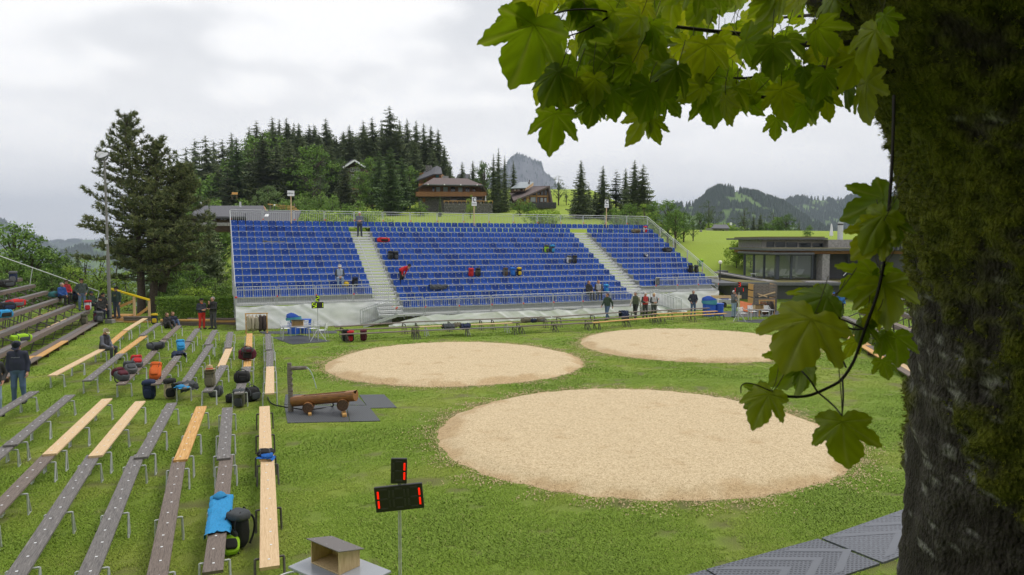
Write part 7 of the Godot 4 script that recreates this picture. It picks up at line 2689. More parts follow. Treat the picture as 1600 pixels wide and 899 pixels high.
func mountain(m: Dictionary, cm: ArrayMesh) -> void:
	var f := FastNoiseLite.new()
	f.seed = m.seed
	f.frequency = 1.0 / m.grain
	f.fractal_octaves = 6
	f.fractal_type = FastNoiseLite.FRACTAL_RIDGED if m.rock > 0.5 else FastNoiseLite.FRACTAL_FBM
	var fo := FastNoiseLite.new()
	fo.seed = m.seed + 9
	fo.frequency = 2.2 / m.grain
	fo.fractal_octaves = 4
	var g := Geo.new()
	var ridge: Array = m.ridge
	var nx := 200
	var ny := 44
	var pts := []
	var wood := []
	for i in ny + 1:
		var t := -0.35 + 1.35 * i / ny      # -0.35 behind the ridge, 0 the ridge, 1 the foot in front
		for k in nx + 1:
			var u := float(k) / nx * (ridge.size() - 1)
			var j := mini(int(u), ridge.size() - 2)
			var s := u - j
			s = lerpf(s, s * s * (3 - 2 * s), 0.5)
			var top: Vector3 = ridge[j].lerp(ridge[j + 1], s)
			var dep: float = m.deep * absf(t) * (1.0 if t >= 0.0 else 1.2)
			var y := lerpf(top.y, m.foot, pow(absf(t), m.steep))
			var x := top.x
			var z := top.z + (dep if t >= 0.0 else -dep)
			var amp: float = (top.y - m.foot) * m.rough
			y += f.get_noise_2d(x, z) * amp * smoothstep(0.0, 0.25, absf(t)) * (1.0 - 0.5 * absf(t)) + f.get_noise_2d(x * 3.0, z * 3.0) * amp * 0.12
			var q := fo.get_noise_2d(x, z) + 0.4 * fo.get_noise_2d(x * 3.1, z * 3.1)
			var isw: float = smoothstep(m.wood - 0.05, m.wood + 0.05, q)
			var c := Color(0.13, 0.22, 0.05).lerp(Color(0.04, 0.075, 0.03), isw)
			if m.rock > 0.0:
				var rk := smoothstep(0.15, -0.15, q - m.rock * 0.8 + 0.5 * absf(t))
				c = c.lerp(Color(0.125, 0.13, 0.14) * (0.75 + 0.6 * f.get_noise_2d(x * 2.0, y * 6.0)), rk)
				if rk > 0.4:
					isw = 0.0
			g.col = c
			pts.append(Vector3(x, y, z))
			wood.append(isw)
			g.put(Vector3(x, y, z), Vector3(0, 1, 0.4))
	for i in ny:
		for k in nx:
			var o := i * (nx + 1) + k
			g.face(o, o + 1, o + nx + 2)
			g.face(o, o + nx + 2, o + nx + 1)
	g.renormal(0)
	structure("mountain", g, painted(0.95, noise_tex(0.05, [[0.0, 0.6, 0.6, 0.6], [0.5, 0.9, 0.9, 0.9], [1.0, 1.0, 1.0, 1.0]], 256, 5, 4), Vector3.ONE * (8.0 / m.grain)))
	if m.trees > 0:
		rng.seed = m.seed * 7
		var where := []
		var tries := 0
		while where.size() < m.trees and tries < m.trees * 12:
			tries += 1
			var i := rng.randi() % int(ny * 0.85) + int(ny * 0.22) if rng.randf() < 0.72 else int(ny * 0.26) + rng.randi() % 2
			i = mini(i, ny - 1)
			var k := rng.randi() % nx
			var o := i * (nx + 1) + k
			if rng.randf() > wood[o] + 0.04:
				continue
			var p: Vector3 = pts[o].lerp(pts[o + nx + 2], rng.randf()).lerp(pts[o + 1], rng.randf() * 0.5)
			var s: float = m.tree_h * rng.randf_range(0.6, 1.25)
			where.append(Transform3D(Basis(Vector3.UP, rng.randf() * TAU).scaled(Vector3(s * 1.5, s, s * 1.5)), p - Vector3(0, s * 0.08, 0)))
		var o2 := scatter("mountain_woods", cm, where, PackedColorArray(), self)
		o2.set_meta("label", m.label)
		o2.set_meta("category", "forest")


func sheet(parent: Node3D, called: String, m: Material, pts: Array, thick := 0.25) -> MeshInstance3D:   # a flat slab through the corner points
	var g := Geo.new()
	var n := Vector3.ZERO
	for k in range(1, pts.size() - 1):
		n += (pts[k + 1] - pts[0]).cross(pts[k] - pts[0])
	n = n.normalized()
	if n.y < 0.0:
		n = -n
	var c := Vector3.ZERO
	for p in pts:
		c += p / pts.size()
	for k in range(1, pts.size() - 1):
		g.tri(pts[0], pts[k], pts[k + 1], n)
		g.tri(pts[0] - n * thick, pts[k] - n * thick, pts[k + 1] - n * thick, -n)
	for k in pts.size():
		var a: Vector3 = pts[k]
		var b: Vector3 = pts[(k + 1) % pts.size()]
		g.quad(a, b, b - n * thick, a - n * thick, (a + b) * 0.5 - c)
	return part(called, g, m, parent)


func block(parent: Node3D, called: String, m: Material, b: Array, bev := 0.0) -> MeshInstance3D:
	return part(called, slab(b[0], b[1], b[2], b[3], b[4], b[5], bev), m, parent)


func window(parent: Node3D, b: Array, glass: Material, frame: Material, bars := 1) -> void:   # b spans the opening, its front face at b[5]
	var g := Geo.new()
	var w := 0.07
	g.bx(b[0], b[1], b[5] - 0.04, b[0] + w, b[4], b[5] + 0.05)
	g.bx(b[3] - w, b[1], b[5] - 0.04, b[3], b[4], b[5] + 0.05)
	g.bx(b[0] + w, b[4] - w, b[5] - 0.04, b[3] - w, b[4], b[5] + 0.05)
	g.bx(b[0] + w, b[1], b[5] - 0.04, b[3] - w, b[1] + w, b[5] + 0.06)
	for k in range(1, bars):
		var x: float = lerpf(b[0], b[3], float(k) / bars)
		g.bx(x - 0.03, b[1] + w, b[5] - 0.03, x + 0.03, b[4] - w, b[5] + 0.045)
	var o := part("window", g, frame, parent)
	block(o, "pane", glass, [b[0] + w, b[1] + w, b[5] - 0.02, b[3] - w, b[4] - w, b[5] + 0.012])


func make_buildings() -> void:
	chalet_one()
	chalet_two()
	hall()
	small_houses()
	modern_house()


func chalet_one() -> void:
	var o := Vector3(-10.957, 10.584, -130.0)
	var t := thing("chalet", "large timber chalet with brown hipped roof and long balcony", "house", o)
	block(t, "lower_wall", M.stone, [-6.259, -0.053, -9.0, 5.07, 2.877, -1.5])
	block(t, "upper_wall", M.chalet_wood, [-6.247, 2.86, -9.0, 5.307, 5.223, -1.6])
	for w in [[[-5.888, 3.586, -1.8, -4.702, 4.639, -1.6], 0, 1], [[-3.767, 3.703, -1.8, -3.23, 4.697, -1.6], 1, 1], [[-3.06, 3.703, -1.8, -2.229, 4.662, -1.6], 2, 1], [[-1.764, 3.703, -1.8, -0.817, 4.662, -1.6], 2, 1], [[-0.351, 3.668, -1.8, 0.537, 4.639, -1.6], 1, 1], [[1.003, 3.644, -1.8, 1.891, 4.58, -1.6], 2, 1], [[2.358, 3.586, -1.8, 3.186, 4.522, -1.6], 1, 2], [[3.712, 3.586, -1.8, 4.246, 4.522, -1.6], 1, 2],
			[[-0.353, 1.823, -1.7, 0.771, 2.76, -1.5], 1, 4], [[2.711, 1.94, -1.7, 3.244, 2.701, -1.5], 1, 2], [[-5.477, 1.882, -1.7, -4.998, 2.795, -1.5], 0, 1], [[4.477, 1.823, -1.7, 5.54, 2.76, -1.5], 1, 2]]:
		window(t, w[0], [M.chalet_wood, M.dark_glass, M.blind][w[1]], M.chalet_wood, w[2])
	block(t, "balcony_floor", M.chalet_dark, [-6.37, 2.624, -1.4, 6.337, 2.762, 1.0])
	for k in 4:
		var b: Array = [-6.414, 2.71, 1.02, 6.342, 3.535, 1.1]
		var y0: float = lerpf(b[1], b[4], k / 4.0)
		block(t, "balcony_board", M.chalet_wood, [b[0], y0 + 0.01, b[2], b[3], y0 + (b[4] - b[1]) / 4.0 - 0.01, b[5]])
	var e1 := Vector3(-5.015, 4.768, 2.0)
	var e2 := Vector3(5.804, 4.632, 2.0)
	var r1 := Vector3(-3.772, 6.536, -4.5)
	var r2 := Vector3(2.54, 6.416, -4.5)
	var s1 := Vector3(-7.134, 4.275, -3.0)
	var s2 := Vector3(6.611, 3.329, -3.0)
	sheet(t, "roof_front", M.roof_brown, [e1, e2, r2, r1])
	sheet(t, "roof_side", M.roof_brown, [s1, e1, r1, r1 + Vector3(0.5, -0.2, -4.5)])
	sheet(t, "roof_side", M.roof_brown, [e2, s2, r2 + Vector3(-0.5, -0.2, -4.5), r2])
	var gt := Geo.new()
	gt.rod(e1 + Vector3(0, -0.05, 0.1), e2 + Vector3(0, -0.05, 0.1), 0.12, 8)
	part("gutter", gt, M.slab, t)
	for k in 4:
		var sp := e1.lerp(e2, 0.09 + k * 0.27)
		part("gutter_lamp", blob_geo(Vector3(0.22, 0.22, 0.22), sp + Vector3(0, 0.0, 0.25), Color(0.8, 0.8, 0.8)), M.skin, t)
	# rear wing
	block(t, "rear_wall", M.chalet_wood, [-7.334, 5.369, -17.0, -3.028, 8.121, -11.0])
	sheet(t, "rear_roof", M.roof_grey, [Vector3(-8.233, 6.116, -8.0), Vector3(-4.157, 7.562, -7.5), Vector3(-3.879, 9.602, -12.0), Vector3(-6.418, 8.633, -13.0)])
	sheet(t, "rear_roof", M.roof_grey, [Vector3(-4.157, 7.562, -7.5), Vector3(-2.534, 7.694, -8.5), Vector3(-3.22, 9.329, -13.0), Vector3(-3.879, 9.602, -12.0)])
	block(t, "chimney", M.stone, [-6.05, 8.371, -12.2, -4.907, 9.558, -11.0])
	block(t, "chimney", M.concrete, [-2.2, 6.221, -6.0, -1.109, 6.94, -5.0])
	window(t, [-4.106, 7.121, -11.2, -3.408, 7.809, -11.0], M.teal_film, M.chalet_dark)
	# terrace
	var tw: Array = [-1.134, -0.509, -1.3, 7.627, 1.289, 4.0]
	var ny := 4
	var nx := 22
	rng.seed = 88
	block(t, "terrace_core", M.stone, [tw[0] + 0.1, tw[1], tw[2], tw[3] - 0.1, tw[4] - 0.02, tw[5] - 0.12])
	for j in ny:
		var x: float = tw[0] + rng.randf() * 0.2
		for k in nx:
			var wd := (tw[3] - tw[0]) / nx * rng.randf_range(0.75, 1.2) as float
			if x + wd > tw[3]:
				break
			var y0: float = lerpf(tw[1], tw[4], float(j) / ny)
			var y1: float = lerpf(tw[1], tw[4], float(j + 1) / ny)
			block(t, "stone", M.stone, [x, y0 + 0.03, tw[5] - 0.15, x + wd - 0.05, y1 - 0.03, tw[5] + rng.randf_range(-0.03, 0.06)], 0.03)
			x += wd
	var rl := Geo.new()
	for k in 12:
		var x: float = lerpf(tw[0] + 0.1, tw[3] - 0.1, k / 11.0)
		rl.rod(Vector3(x, tw[4], tw[5] - 0.1), Vector3(x, tw[4] + 0.42, tw[5] - 0.1), 0.03, 5)
	rl.rod(Vector3(tw[0], tw[4] + 0.42, tw[5] - 0.1), Vector3(tw[3], tw[4] + 0.42, tw[5] - 0.1), 0.045, 5)
	part("terrace_railing", rl, M.amber0, t)
	parasol("white closed parasol on the large chalet's terrace", Vector3(-4.702, 12.21, -128.0), 1.15, M.white_paint)
	# roof of the house behind
	var b := thing("house_roof", "grey roof with mast peeping up behind the large chalet", "house", Vector3(-10.73, 18.849, -160.0))
	sheet(b, "roof", M.roof_grey, [Vector3(-2.0, 0, 1), Vector3(1.6, 0, 1), Vector3(1.2, 1.5, -1), Vector3(-1.4, 1.5, -1)])
	part("wall", slab(-1.8, -3, -1, 1.4, -0.1, 0.5), M.chalet_dark, b)
	part("chimney", slab(-0.25, 1.3, -1.2, 0.1, 2.0, -0.9), M.chalet_dark, b)
	var ms := Geo.new()
	ms.rod(Vector3(0.0, 0.5, 0.3), Vector3(0.02, 3.6, 0.3), 0.04, 6)
	part("mast", ms, M.galv, b)


func parasol(label: String, at: Vector3, tall: float, m: Material) -> void:
	var t := thing("closed_parasol", label, "parasol", at)
	var g := Geo.new()
	g.rod(Vector3.ZERO, Vector3(0, tall, 0), 0.025, 8)
	part("pole", g, M.galv, t)
	var c := Geo.new()
	c.tube(PackedVector3Array([Vector3(0, tall * 0.12, 0), Vector3(0, tall * 0.35, 0), Vector3(0.01, tall * 0.7, 0), Vector3(0, tall * 0.92, 0), Vector3(0, tall * 1.02, 0)]), [tall * 0.13, tall * 0.10, tall * 0.07, tall * 0.045, tall * 0.01], 12, true, lump, tall * 0.03)
	part("folded_canopy", c, m, t)


func chalet_two() -> void:
	var o := Vector3(4.36, 12.086, -139.0)
	var t := thing("chalet", "timber chalet with steep gable glazing and dark stone terrace", "house", o)
	var ap := Vector3(2.845, 3.711, 2.5)
	var apb := Vector3(0.172, 4.62, -10.0)
	var le := Vector3(-4.066, 0.87, 2.5)
	var leb := Vector3(-4.827, 3.23, -10.0)
	var re := Vector3(3.467, 0.542, 2.5)
	sheet(t, "roof", M.roof_brown, [le, ap, apb, leb], 0.3)
	sheet(t, "roof", M.roof_brown, [ap + Vector3(0, -0.01, 0), re, re + (apb - ap), apb + Vector3(0, -0.01, 0)], 0.3)
	var g := Geo.new()
	var w0 := Vector3(-3.618, 0.957, 1.0)
	var w1 := Vector3(2.776, 3.584, 1.0)
	var w2 := Vector3(3.243, 0.687, 1.0)
	var w3 := Vector3(3.246, -0.174, 1.0)
	var w4 := Vector3(-3.618, -0.174, 1.0)
	g.tri(w0, w1, w2, Vector3.BACK)
	g.quad(w0, w2, w3, w4, Vector3.BACK)
	part("gable_wall", g, M.chalet_wood, t)
	block(t, "back_wall", M.chalet_dark, [-4.36, 0.097, -9.0, 3.222, 2.567, -7.0])
	for w in [[[-0.838, 0.684, 0.95, 0.272, 1.691, 1.05], 1], [[0.46, 0.684, 0.95, 0.952, 1.667, 1.05], 0], [[1.078, 0.684, 0.95, 1.693, 1.593, 1.05], 1], [[1.819, 0.684, 0.95, 2.373, 1.569, 1.05], 1], [[0.457, 2.035, 0.95, 1.073, 2.771, 1.05], 0], [[1.198, 1.998, 0.95, 1.751, 2.955, 1.05], 0], [[1.877, 1.961, 0.95, 2.43, 3.017, 1.05], 0], [[-0.655, 2.011, 0.95, 0.333, 2.403, 1.05], 0], [[-2.135, 0.684, 0.95, -1.642, 1.605, 1.05], 0]]:
		window(t, w[0], [M.dark_glass, M.blind][w[1]], M.chalet_dark)
	block(t, "beam", M.amber0, [-0.907, 1.7, 1.0, 2.668, 1.933, 1.3])
	for px in [[0.328, 0.67, 1.1, 0.446, 2.998, 1.3], [2.487, 0.547, 1.1, 2.627, 2.998, 1.3], [-1.584, 0.67, 1.1, -1.093, 2.141, 1.3]]:
		block(t, "timber_post", M.amber1, px)
	rng.seed = 89
	var tw: Array = [-1.286, -0.649, 1.5, 4.014, 0.49, 4.5]
	block(t, "terrace_core", M.stone, [tw[0] + 0.1, tw[1], tw[2], tw[3] - 0.1, tw[4] - 0.02, tw[5] - 0.1])
	for j in 2:
		for k in 14:
			var x0: float = lerpf(tw[0], tw[3], k / 14.0)
			var x1: float = lerpf(tw[0], tw[3], (k + 0.93) / 14.0)
			var y0: float = lerpf(tw[1], tw[4], j / 2.0)
			var y1: float = lerpf(tw[1], tw[4], (j + 0.94) / 2.0)
			block(t, "stone", M.dark_stone, [x0, y0, tw[5] - 0.12, x1, y1, tw[5] + rng.randf_range(-0.02, 0.06)], 0.03)
	# dormer with sheet-metal roof
	sheet(t, "dormer_roof", M.roof_metal, [Vector3(-4.614, 3.667, -3.0), Vector3(-1.575, 3.717, -2.5), Vector3(0.079, 5.266, -7.0), Vector3(-2.772, 5.383, -9.0)], 0.15)
	block(t, "dormer_wall", M.chalet_dark, [-4.551, 2.906, -6.5, -1.619, 3.692, -3.5])
	for w in [[-4.041, 3.16, -3.6, -3.467, 3.54, -3.5], [-3.34, 3.185, -3.6, -2.766, 3.565, -3.5], [-2.256, 3.185, -3.6, -1.81, 3.565, -3.5]]:
		window(t, w, M.blind, M.chalet_wood)
	sheet(t, "dormer_side", M.pale0, [Vector3(-1.829, 3.169, -2.4), Vector3(-0.076, 4.514, -7.0), Vector3(-0.086, 5.086, -6.7), Vector3(-1.627, 3.646, -2.4)], 0.1)
	for b in [[-1.185, 4.449, -3.3, -1.033, 4.89, -3.0], [-0.969, 4.449, -3.3, -0.805, 5.306, -3.0]]:
		block(t, "flue", M.chalet_dark, b)


func hall() -> void:
	var o := Vector3(-27.961, 7.314, -76.0)
	var t := thing("long_house", "long low house with two grey roofs behind the stand's left end", "house", o)
	sheet(t, "roof", M.roof_grey, [Vector3(-4.589, 0.329, 4.0), Vector3(3.354, 0.264, 4.0), Vector3(0.109, 1.8, -4.0), Vector3(-7.168, 1.8, -4.0)], 0.2)
	sheet(t, "roof", M.roof_grey, [Vector3(2.948, -0.364, 9.0), Vector3(7.638, -0.394, 9.0), Vector3(6.067, 0.93, 2.0), Vector3(0.362, 0.963, 2.0)], 0.2)
	block(t, "wall", M.chalet_dark, [-4.824, -1.202, -3.0, 2.818, 0.43, 3.0])
	block(t, "wall", M.chalet_dark, [2.547, -1.521, 2.0, 7.214, -0.304, 8.0])
	block(t, "eave_band", M.concrete, [-5.583, -0.672, 5.0, -0.132, -0.357, 5.5])
	for w in [[-4.401, -0.157, 2.9, -3.604, 0.235, 3.0], [-1.975, -0.091, 2.9, -1.179, 0.3, 3.0], [-3.025, -0.157, 2.9, -2.294, 0.235, 3.0]]:
		window(t, w, M.dark_glass, M.chalet_dark, 2)
	for b in [[[-6.153, 1.593, -2.2, -5.999, 2.079, -2.0]], [[-1.834, 1.523, -2.2, -1.694, 2.114, -2.0]]]:
		block(t, "flue", M.galv, b[0])
	for q in [[395, 0.0], [413, 0.0]]:
		pass
	sheet(t, "skylight", M.white_paint, [Vector3(3.63, 0.243, 6.0), Vector3(4.007, 0.243, 6.0), Vector3(3.593, 0.531, 4.4), Vector3(3.24, 0.531, 4.4)], 0.12)
	sheet(t, "skylight", M.slab, [Vector3(2.436, 0.193, 6.0), Vector3(2.876, 0.193, 6.0), Vector3(2.369, 0.51, 4.3), Vector3(1.951, 0.51, 4.3)], 0.12)
	sheet(t, "barge_board", M.chalet_wood, [Vector3(0.144, 1.809, -3.9), Vector3(0.7, 1.502, -3.0), Vector3(3.385, 0.232, 4.0), Vector3(3.289, 0.264, 4.0)], 0.2)
	var p := thing("path_lamp", "slim dark path lamp behind the stand's top rail", "street lamp", Vector3(-28.277, 8.575, -85.0))
	var g := Geo.new()
	g.rod(Vector3.ZERO, Vector3(0, 0.75, 0), 0.05, 8)
	part("pole", g, M.dark_plastic, p)
	part("lamp_globe", blob_geo(Vector3(0.18, 0.2, 0.18), Vector3(0, 0.85, 0), Color(0.8, 0.8, 0.78)), M.skin, p)
	# timber fence on the slope
	var f := thing("log_fence", "low log fence on the slope left of the top-rail sign", "fence", Vector3(-31.994, 10.098, -100.0))
	for k in 3:
		var fg := Geo.new()
		fg.beam(Vector3(-2.2 + k * 0.7, 0.25 - k * 0.28, 0), Vector3(1.6 + k * 0.3, -0.1 - k * 0.24, 0.3), 0.1, 0.12)
		part("log", fg, M.amber0, f)
	for x in [-1.9, 0.0, 1.5]:
		part("post", slab(x - 0.07, -1.2, -0.1, x + 0.07, 0.35, 0.05), M.old_board, f)
	var bn := thing("slope_bench", "small orange wooden bench under trees on the hill meadow", "bench", Vector3(-46.636, 12.614, -120.0))
	part("seat", slab(-0.5, 0.38, -0.2, 0.5, 0.45, 0.2), M.amber1, bn)
	part("backrest", slab(-0.5, 0.5, -0.24, 0.5, 0.8, -0.2), M.amber1, bn)
	for x in [-0.4, 0.4]:
		part("leg", slab(x - 0.04, -0.4, -0.18, x + 0.04, 0.38, 0.18), M.chalet_dark, bn)


func small_houses() -> void:
	# chalet half hidden in the wood
	var o := Vector3(-32.278, 15.303, -146.0)
	var t := thing("chalet", "small dark chalet with white gable boards hidden among hill trees", "house", o)
	block(t, "wall", M.chalet_dark, [-1.812, -0.714, -7.0, 1.556, 5.027, -1.0])
	sheet(t, "roof", M.roof_grey, [Vector3(-1.912, 4.819, 1.0), Vector3(0.44, 6.294, 1.0), Vector3(-2.307, 7.576, -9.0), Vector3(-4.821, 5.999, -9.0)], 0.2)
	sheet(t, "roof", M.roof_grey, [Vector3(0.44, 6.294, 1.0), Vector3(2.751, 4.819, 1.0), Vector3(0.439, 5.999, -9.0), Vector3(-2.307, 7.576, -9.0)], 0.2)
	for e in [[Vector3(-1.888, 4.783, 1.1), Vector3(0.462, 6.257, 1.1)], [Vector3(0.462, 6.257, 1.1), Vector3(2.771, 4.783, 1.1)]]:
		var g := Geo.new()
		g.beam(e[0], e[1], 0.12, 0.32)
		part("barge_board", g, M.white_paint, t)
	var gg := Geo.new()
	gg.tri(Vector3(-1.727, 5.027, -1.0), Vector3(-0.003, 6.263, -1.0), Vector3(1.556, 5.027, -1.0), Vector3.BACK)
	part("gable", gg, M.chalet_dark, t)
	for w in [[-0.929, 4.171, -1.0, -0.064, 5.017, -0.9], [0.253, 4.171, -1.0, 1.117, 5.017, -0.9], [-0.948, 2.804, -1.0, -0.149, 3.585, -0.9], [0.234, 2.804, -1.0, 1.032, 3.585, -0.9]]:
		window(t, w, M.dark_glass, M.white_paint, 2)
	block(t, "balcony", M.chalet_wood, [-1.59, 0.316, 0.7, 2.83, 0.961, 1.0])
	# houses below the meadow crest
	var a := thing("house_roof", "wide brown roof behind the meadow's left shoulder", "house", Vector3(28.339, 5.872, -108.0))
	sheet(a, "roof", M.roof_brown, [Vector3(-4.218, -0.685, 4.0), Vector3(1.938, 0.154, 4.0), Vector3(3.873, 0.686, -2.0), Vector3(-1.265, 0.706, -2.0)], 0.25)
	block(a, "wall", M.chalet_dark, [-3.398, -2.097, -2.0, 1.86, -0.307, 3.0])
	block(a, "chimney", M.concrete, [-0.028, 0.375, 0.5, 0.249, 1.046, 1.0])
	sheet(a, "skylight", M.galv, [Vector3(-1.295, 0.019, 3.5), Vector3(-0.826, 0.065, 3.5), Vector3(-0.149, 0.288, 2.0), Vector3(-0.625, 0.269, 2.0)], 0.1)
	var b := thing("small_house", "small grey gabled house beside the round bush on the crest", "house", Vector3(40.666, 6.609, -138.0))
	sheet(b, "roof", M.roof_grey, [Vector3(-3.125, 1.093, 4.0), Vector3(0.365, 1.033, 4.0), Vector3(2.163, 1.953, -4.0), Vector3(-0.387, 1.953, -4.0)], 0.2)
	block(b, "wall", M.concrete, [-2.287, -0.755, -3.0, 0.731, 1.194, 2.0])
	window(b, [-0.598, 0.464, 1.9, 0.004, 0.89, 2.0], M.dark_glass, M.white_paint)
	block(b, "chimney", M.white_paint, [1.64, 1.73, -0.4, 1.94, 2.248, 0.0])


func prism(parent: Node3D, called: String, m: Material, pts: Array, y0: float, y1: float) -> MeshInstance3D:
	var q := []
	for p in pts:
		q.append(Vector3(p.x, y1, p.z))
	return sheet(parent, called, m, q, y1 - y0)


func modern_house() -> void:
	var o := Vector3(24.409, -0.197, -60.0)
	o.y = 0.0
	var t := thing("modern_house", "low modern grey house with glazed sun lounge and planted roofs", "house", o)
	block(t, "podium_wall", M.grey_panel, [-6.374, -0.12, -7.5, 9.383, 1.443, 1.5])
	block(t, "podium_slab", M.slab, [-7.698, 1.514, -8.5, 8.798, 1.712, 2.5])
	block(t, "podium_planting", M.roof_moss, [-5.965, 1.663, -7.4, 9.314, 1.766, 1.6])
	var pl := Geo.new()
	pl.beam(Vector3(-5.251, 2.239, -6.0), Vector3(-2.889, 1.728, 1.4), 0.9, 0.12)
	part("planter_edge", pl, M.concrete, t)
	var pw := Geo.new()
	pw.beam(Vector3(-5.128, 2.06, -6.0), Vector3(-3.296, 1.65, 0.0), 0.2, 0.55)
	part("planter_wall", pw, M.grey_panel, t)
	block(t, "planter_end", M.slab, [-4.865, 2.188, -7.5, -4.149, 2.368, -6.5])
	# glazed lounge
	var ps := [Vector3(-2.62, 2.308, -6.5), Vector3(-2.262, 2.369, -5.0), Vector3(-1.892, 2.433, -3.4), Vector3(-1.458, 2.51, -1.5), Vector3(-0.239, 2.51, -1.5), Vector3(1.591, 2.51, -1.5)]
	for k in 6:
		var p: Vector3 = ps[k]
		var w := 0.16 if k == 3 else 0.09
		part("glazing_post", slab(p.x - w, 1.8, p.z - w, p.x + w, 3.98, p.z + w, 0.01), M.frame, t)
	for k in 5:
		var p: Vector3 = ps[k]
		var q: Vector3 = ps[k + 1]
		var e := (q - p).normalized() * 0.1
		var g := Geo.new()
		g.beam(Vector3(p.x, 2.9, p.z) + Vector3(e.x, 0, e.z), Vector3(q.x, 2.9, q.z) - Vector3(e.x, 0, e.z), 0.015, 2.0)
		part("pane", g, M.glass, t)
		var h := Geo.new()
		h.beam(Vector3(p.x, 3.92, p.z) + Vector3(e.x, 0, e.z), Vector3(q.x, 3.92, q.z) - Vector3(e.x, 0, e.z), 0.10, 0.11)
		part("head_rail", h, M.frame, t)
	prism(t, "lounge_roof", M.slab, [Vector3(-2.97, 4.212, -7.5), Vector3(-2.357, 4.027, -0.2), Vector3(1.219, 4.027, -0.2), Vector3(4.689, 4.183, -10.0), Vector3(-2.176, 4.183, -10.0)], 3.98, 4.14)
	block(t, "lounge_back_wall", M.white_paint, [-0.924, 1.238, -8.8, 6.415, 3.954, -8.5])
	block(t, "column", M.white_paint, [2.144, 1.554, -6.5, 2.385, 3.755, -6.0])
	block(t, "inner_floor", M.slab, [-4.058, 1.722, -8.3, 3.241, 1.755, -1.3])
	block(t, "pillar_wall", M.concrete, [2.082, 1.644, -1.8, 2.699, 3.993, -0.6])
	block(t, "recess_wall", M.grey_panel, [2.52, 1.455, -3.9, 12.165, 4.03, -3.5])
	for k in 3:
		block(t, "door_frame", M.frame, [[5.472, 1.472, -3.4, 5.512, 3.921, -3.2], [6.669, 1.472, -3.4, 6.735, 3.921, -3.2], [2.359, 1.675, -2.7, 2.863, 3.875, -2.6]][k])
	block(t, "step_block", M.concrete, [-0.266, 1.506, 0.6, 2.233, 1.799, 2.1])
	block(t, "mid_roof", M.slab, [-2.327, 4.296, -12.3, 10.307, 4.486, -0.3])
	block(t, "timber_soffit", M.chalet_wood, [-1.937, 4.026, -11.9, 10.66, 4.278, -0.9])
	block(t, "roof_gravel", M.roof_moss, [-1.856, 4.485, -11.5, 10.709, 4.518, -1.0])
	# upper storey
	block(t, "upper_wall", M.concrete, [-1.194, 4.407, -13.0, 4.66, 5.266, -6.0])
	for w in [[-0.782, 4.556, -6.1, -0.081, 5.059, -6.0], [0.05, 4.556, -6.1, 0.928, 5.036, -6.0], [1.059, 4.544, -6.1, 2.056, 5.012, -6.0], [2.247, 4.538, -6.1, 3.304, 4.97, -6.0], [3.494, 4.526, -6.1, 4.432, 4.941, -6.0]]:
		window(t, w, M.dark_glass, M.frame)
	block(t, "upper_roof", M.slab, [-1.974, 5.268, -14.5, 4.449, 5.42, -5.0])
	block(t, "roof_planting", M.roof_moss, [-1.416, 5.427, -13.6, 4.417, 5.541, -5.6])
	block(t, "parapet", M.concrete, [4.505, 4.463, -11.0, 7.433, 5.257, -5.0])
	block(t, "terrace_wall", M.slab, [5.753, 4.375, -1.0, 8.979, 4.636, 2.0])
	var hr := Geo.new()
	part("curved_handrail", curve(PackedVector3Array([Vector3(3.151, 2.239, 1.0), Vector3(3.565, 2.612, 1.0), Vector3(3.936, 2.665, 1.0), Vector3(4.158, 2.345, 1.0)]), 0.035), M.galv, t)
	var fl := thing("flue_pipe", "stainless steel chimney pipe on the modern house roof", "chimney", Vector3(30.429, 5.414, -66.0))
	var fg := Geo.new()
	fg.tube(PackedVector3Array([Vector3(0, -0.2, 0), Vector3(0, 1.45, 0)]), [0.24], 20)
	part("pipe", fg, M.galv, fl)
	var fc := Geo.new()
	fc.tube(PackedVector3Array([Vector3(0, 1.18, 0), Vector3(0, 1.32, 0)]), [0.255], 20)
	part("dark_collar", fc, M.dark_plastic, fl)
	parasol("white closed parasol beside the steel chimney pipe", Vector3(29.597, 5.474, -66.0), 1.25, M.white_paint)
	parasol("tall grey closed parasol behind the hanging twig", Vector3(30.046, 5.352, -56.0), 3.4, M.old_board)
	# loungers behind the glass
	for k in 5:
		var p: Vector3 = [Vector3(22.919, 1.846, -65.5), Vector3(23.479, 1.86, -64.6), Vector3(24.035, 1.823, -63.6), Vector3(24.569, 1.814, -63.2), Vector3(25.343, 1.824, -63.0)][k]
		p.y = 1.86
		var l := thing("sun_lounger", "white sun lounger behind the glass, %s from left" % nth(k), "sun lounger", p, -0.9, "loungers in the glazed lounge")
		part("seat", slab(-0.3, 0.25, -0.2, 0.3, 0.31, 1.1), M.white_paint, l)
		var bk := Geo.new()
		bk.box(Transform3D(Basis(Vector3.RIGHT, 0.75), Vector3(0, 0.50, -0.42)), Vector3(0.6, 0.06, 0.72), 0.01)
		part("backrest", bk, M.white_paint, l)
		for s in [[-0.27, -0.15], [0.27, -0.15], [-0.27, 1.0], [0.27, 1.0]]:
			part("leg", slab(s[0] - 0.02, 0, s[1] - 0.02, s[0] + 0.02, 0.25, s[1] + 0.02), M.galv, l)
	var gl := thing("globe_lamp", "white globe lamp on post beside the stand's right end", "street lamp", Vector3(17.866, 0.0, -60.917))
	var gp := Geo.new()
	gp.rod(Vector3.ZERO, Vector3(0, 3.15, 0), 0.045, 8)
	part("pole", gp, M.dark_plastic, gl)
	var gg := Geo.new()
	gg.blob(Transform3D(Basis(), Vector3(0, 3.3, 0)), Vector3(0.32, 0.32, 0.32), 1.0, 10, 14)
	part("globe", gg, M.globe, gl)
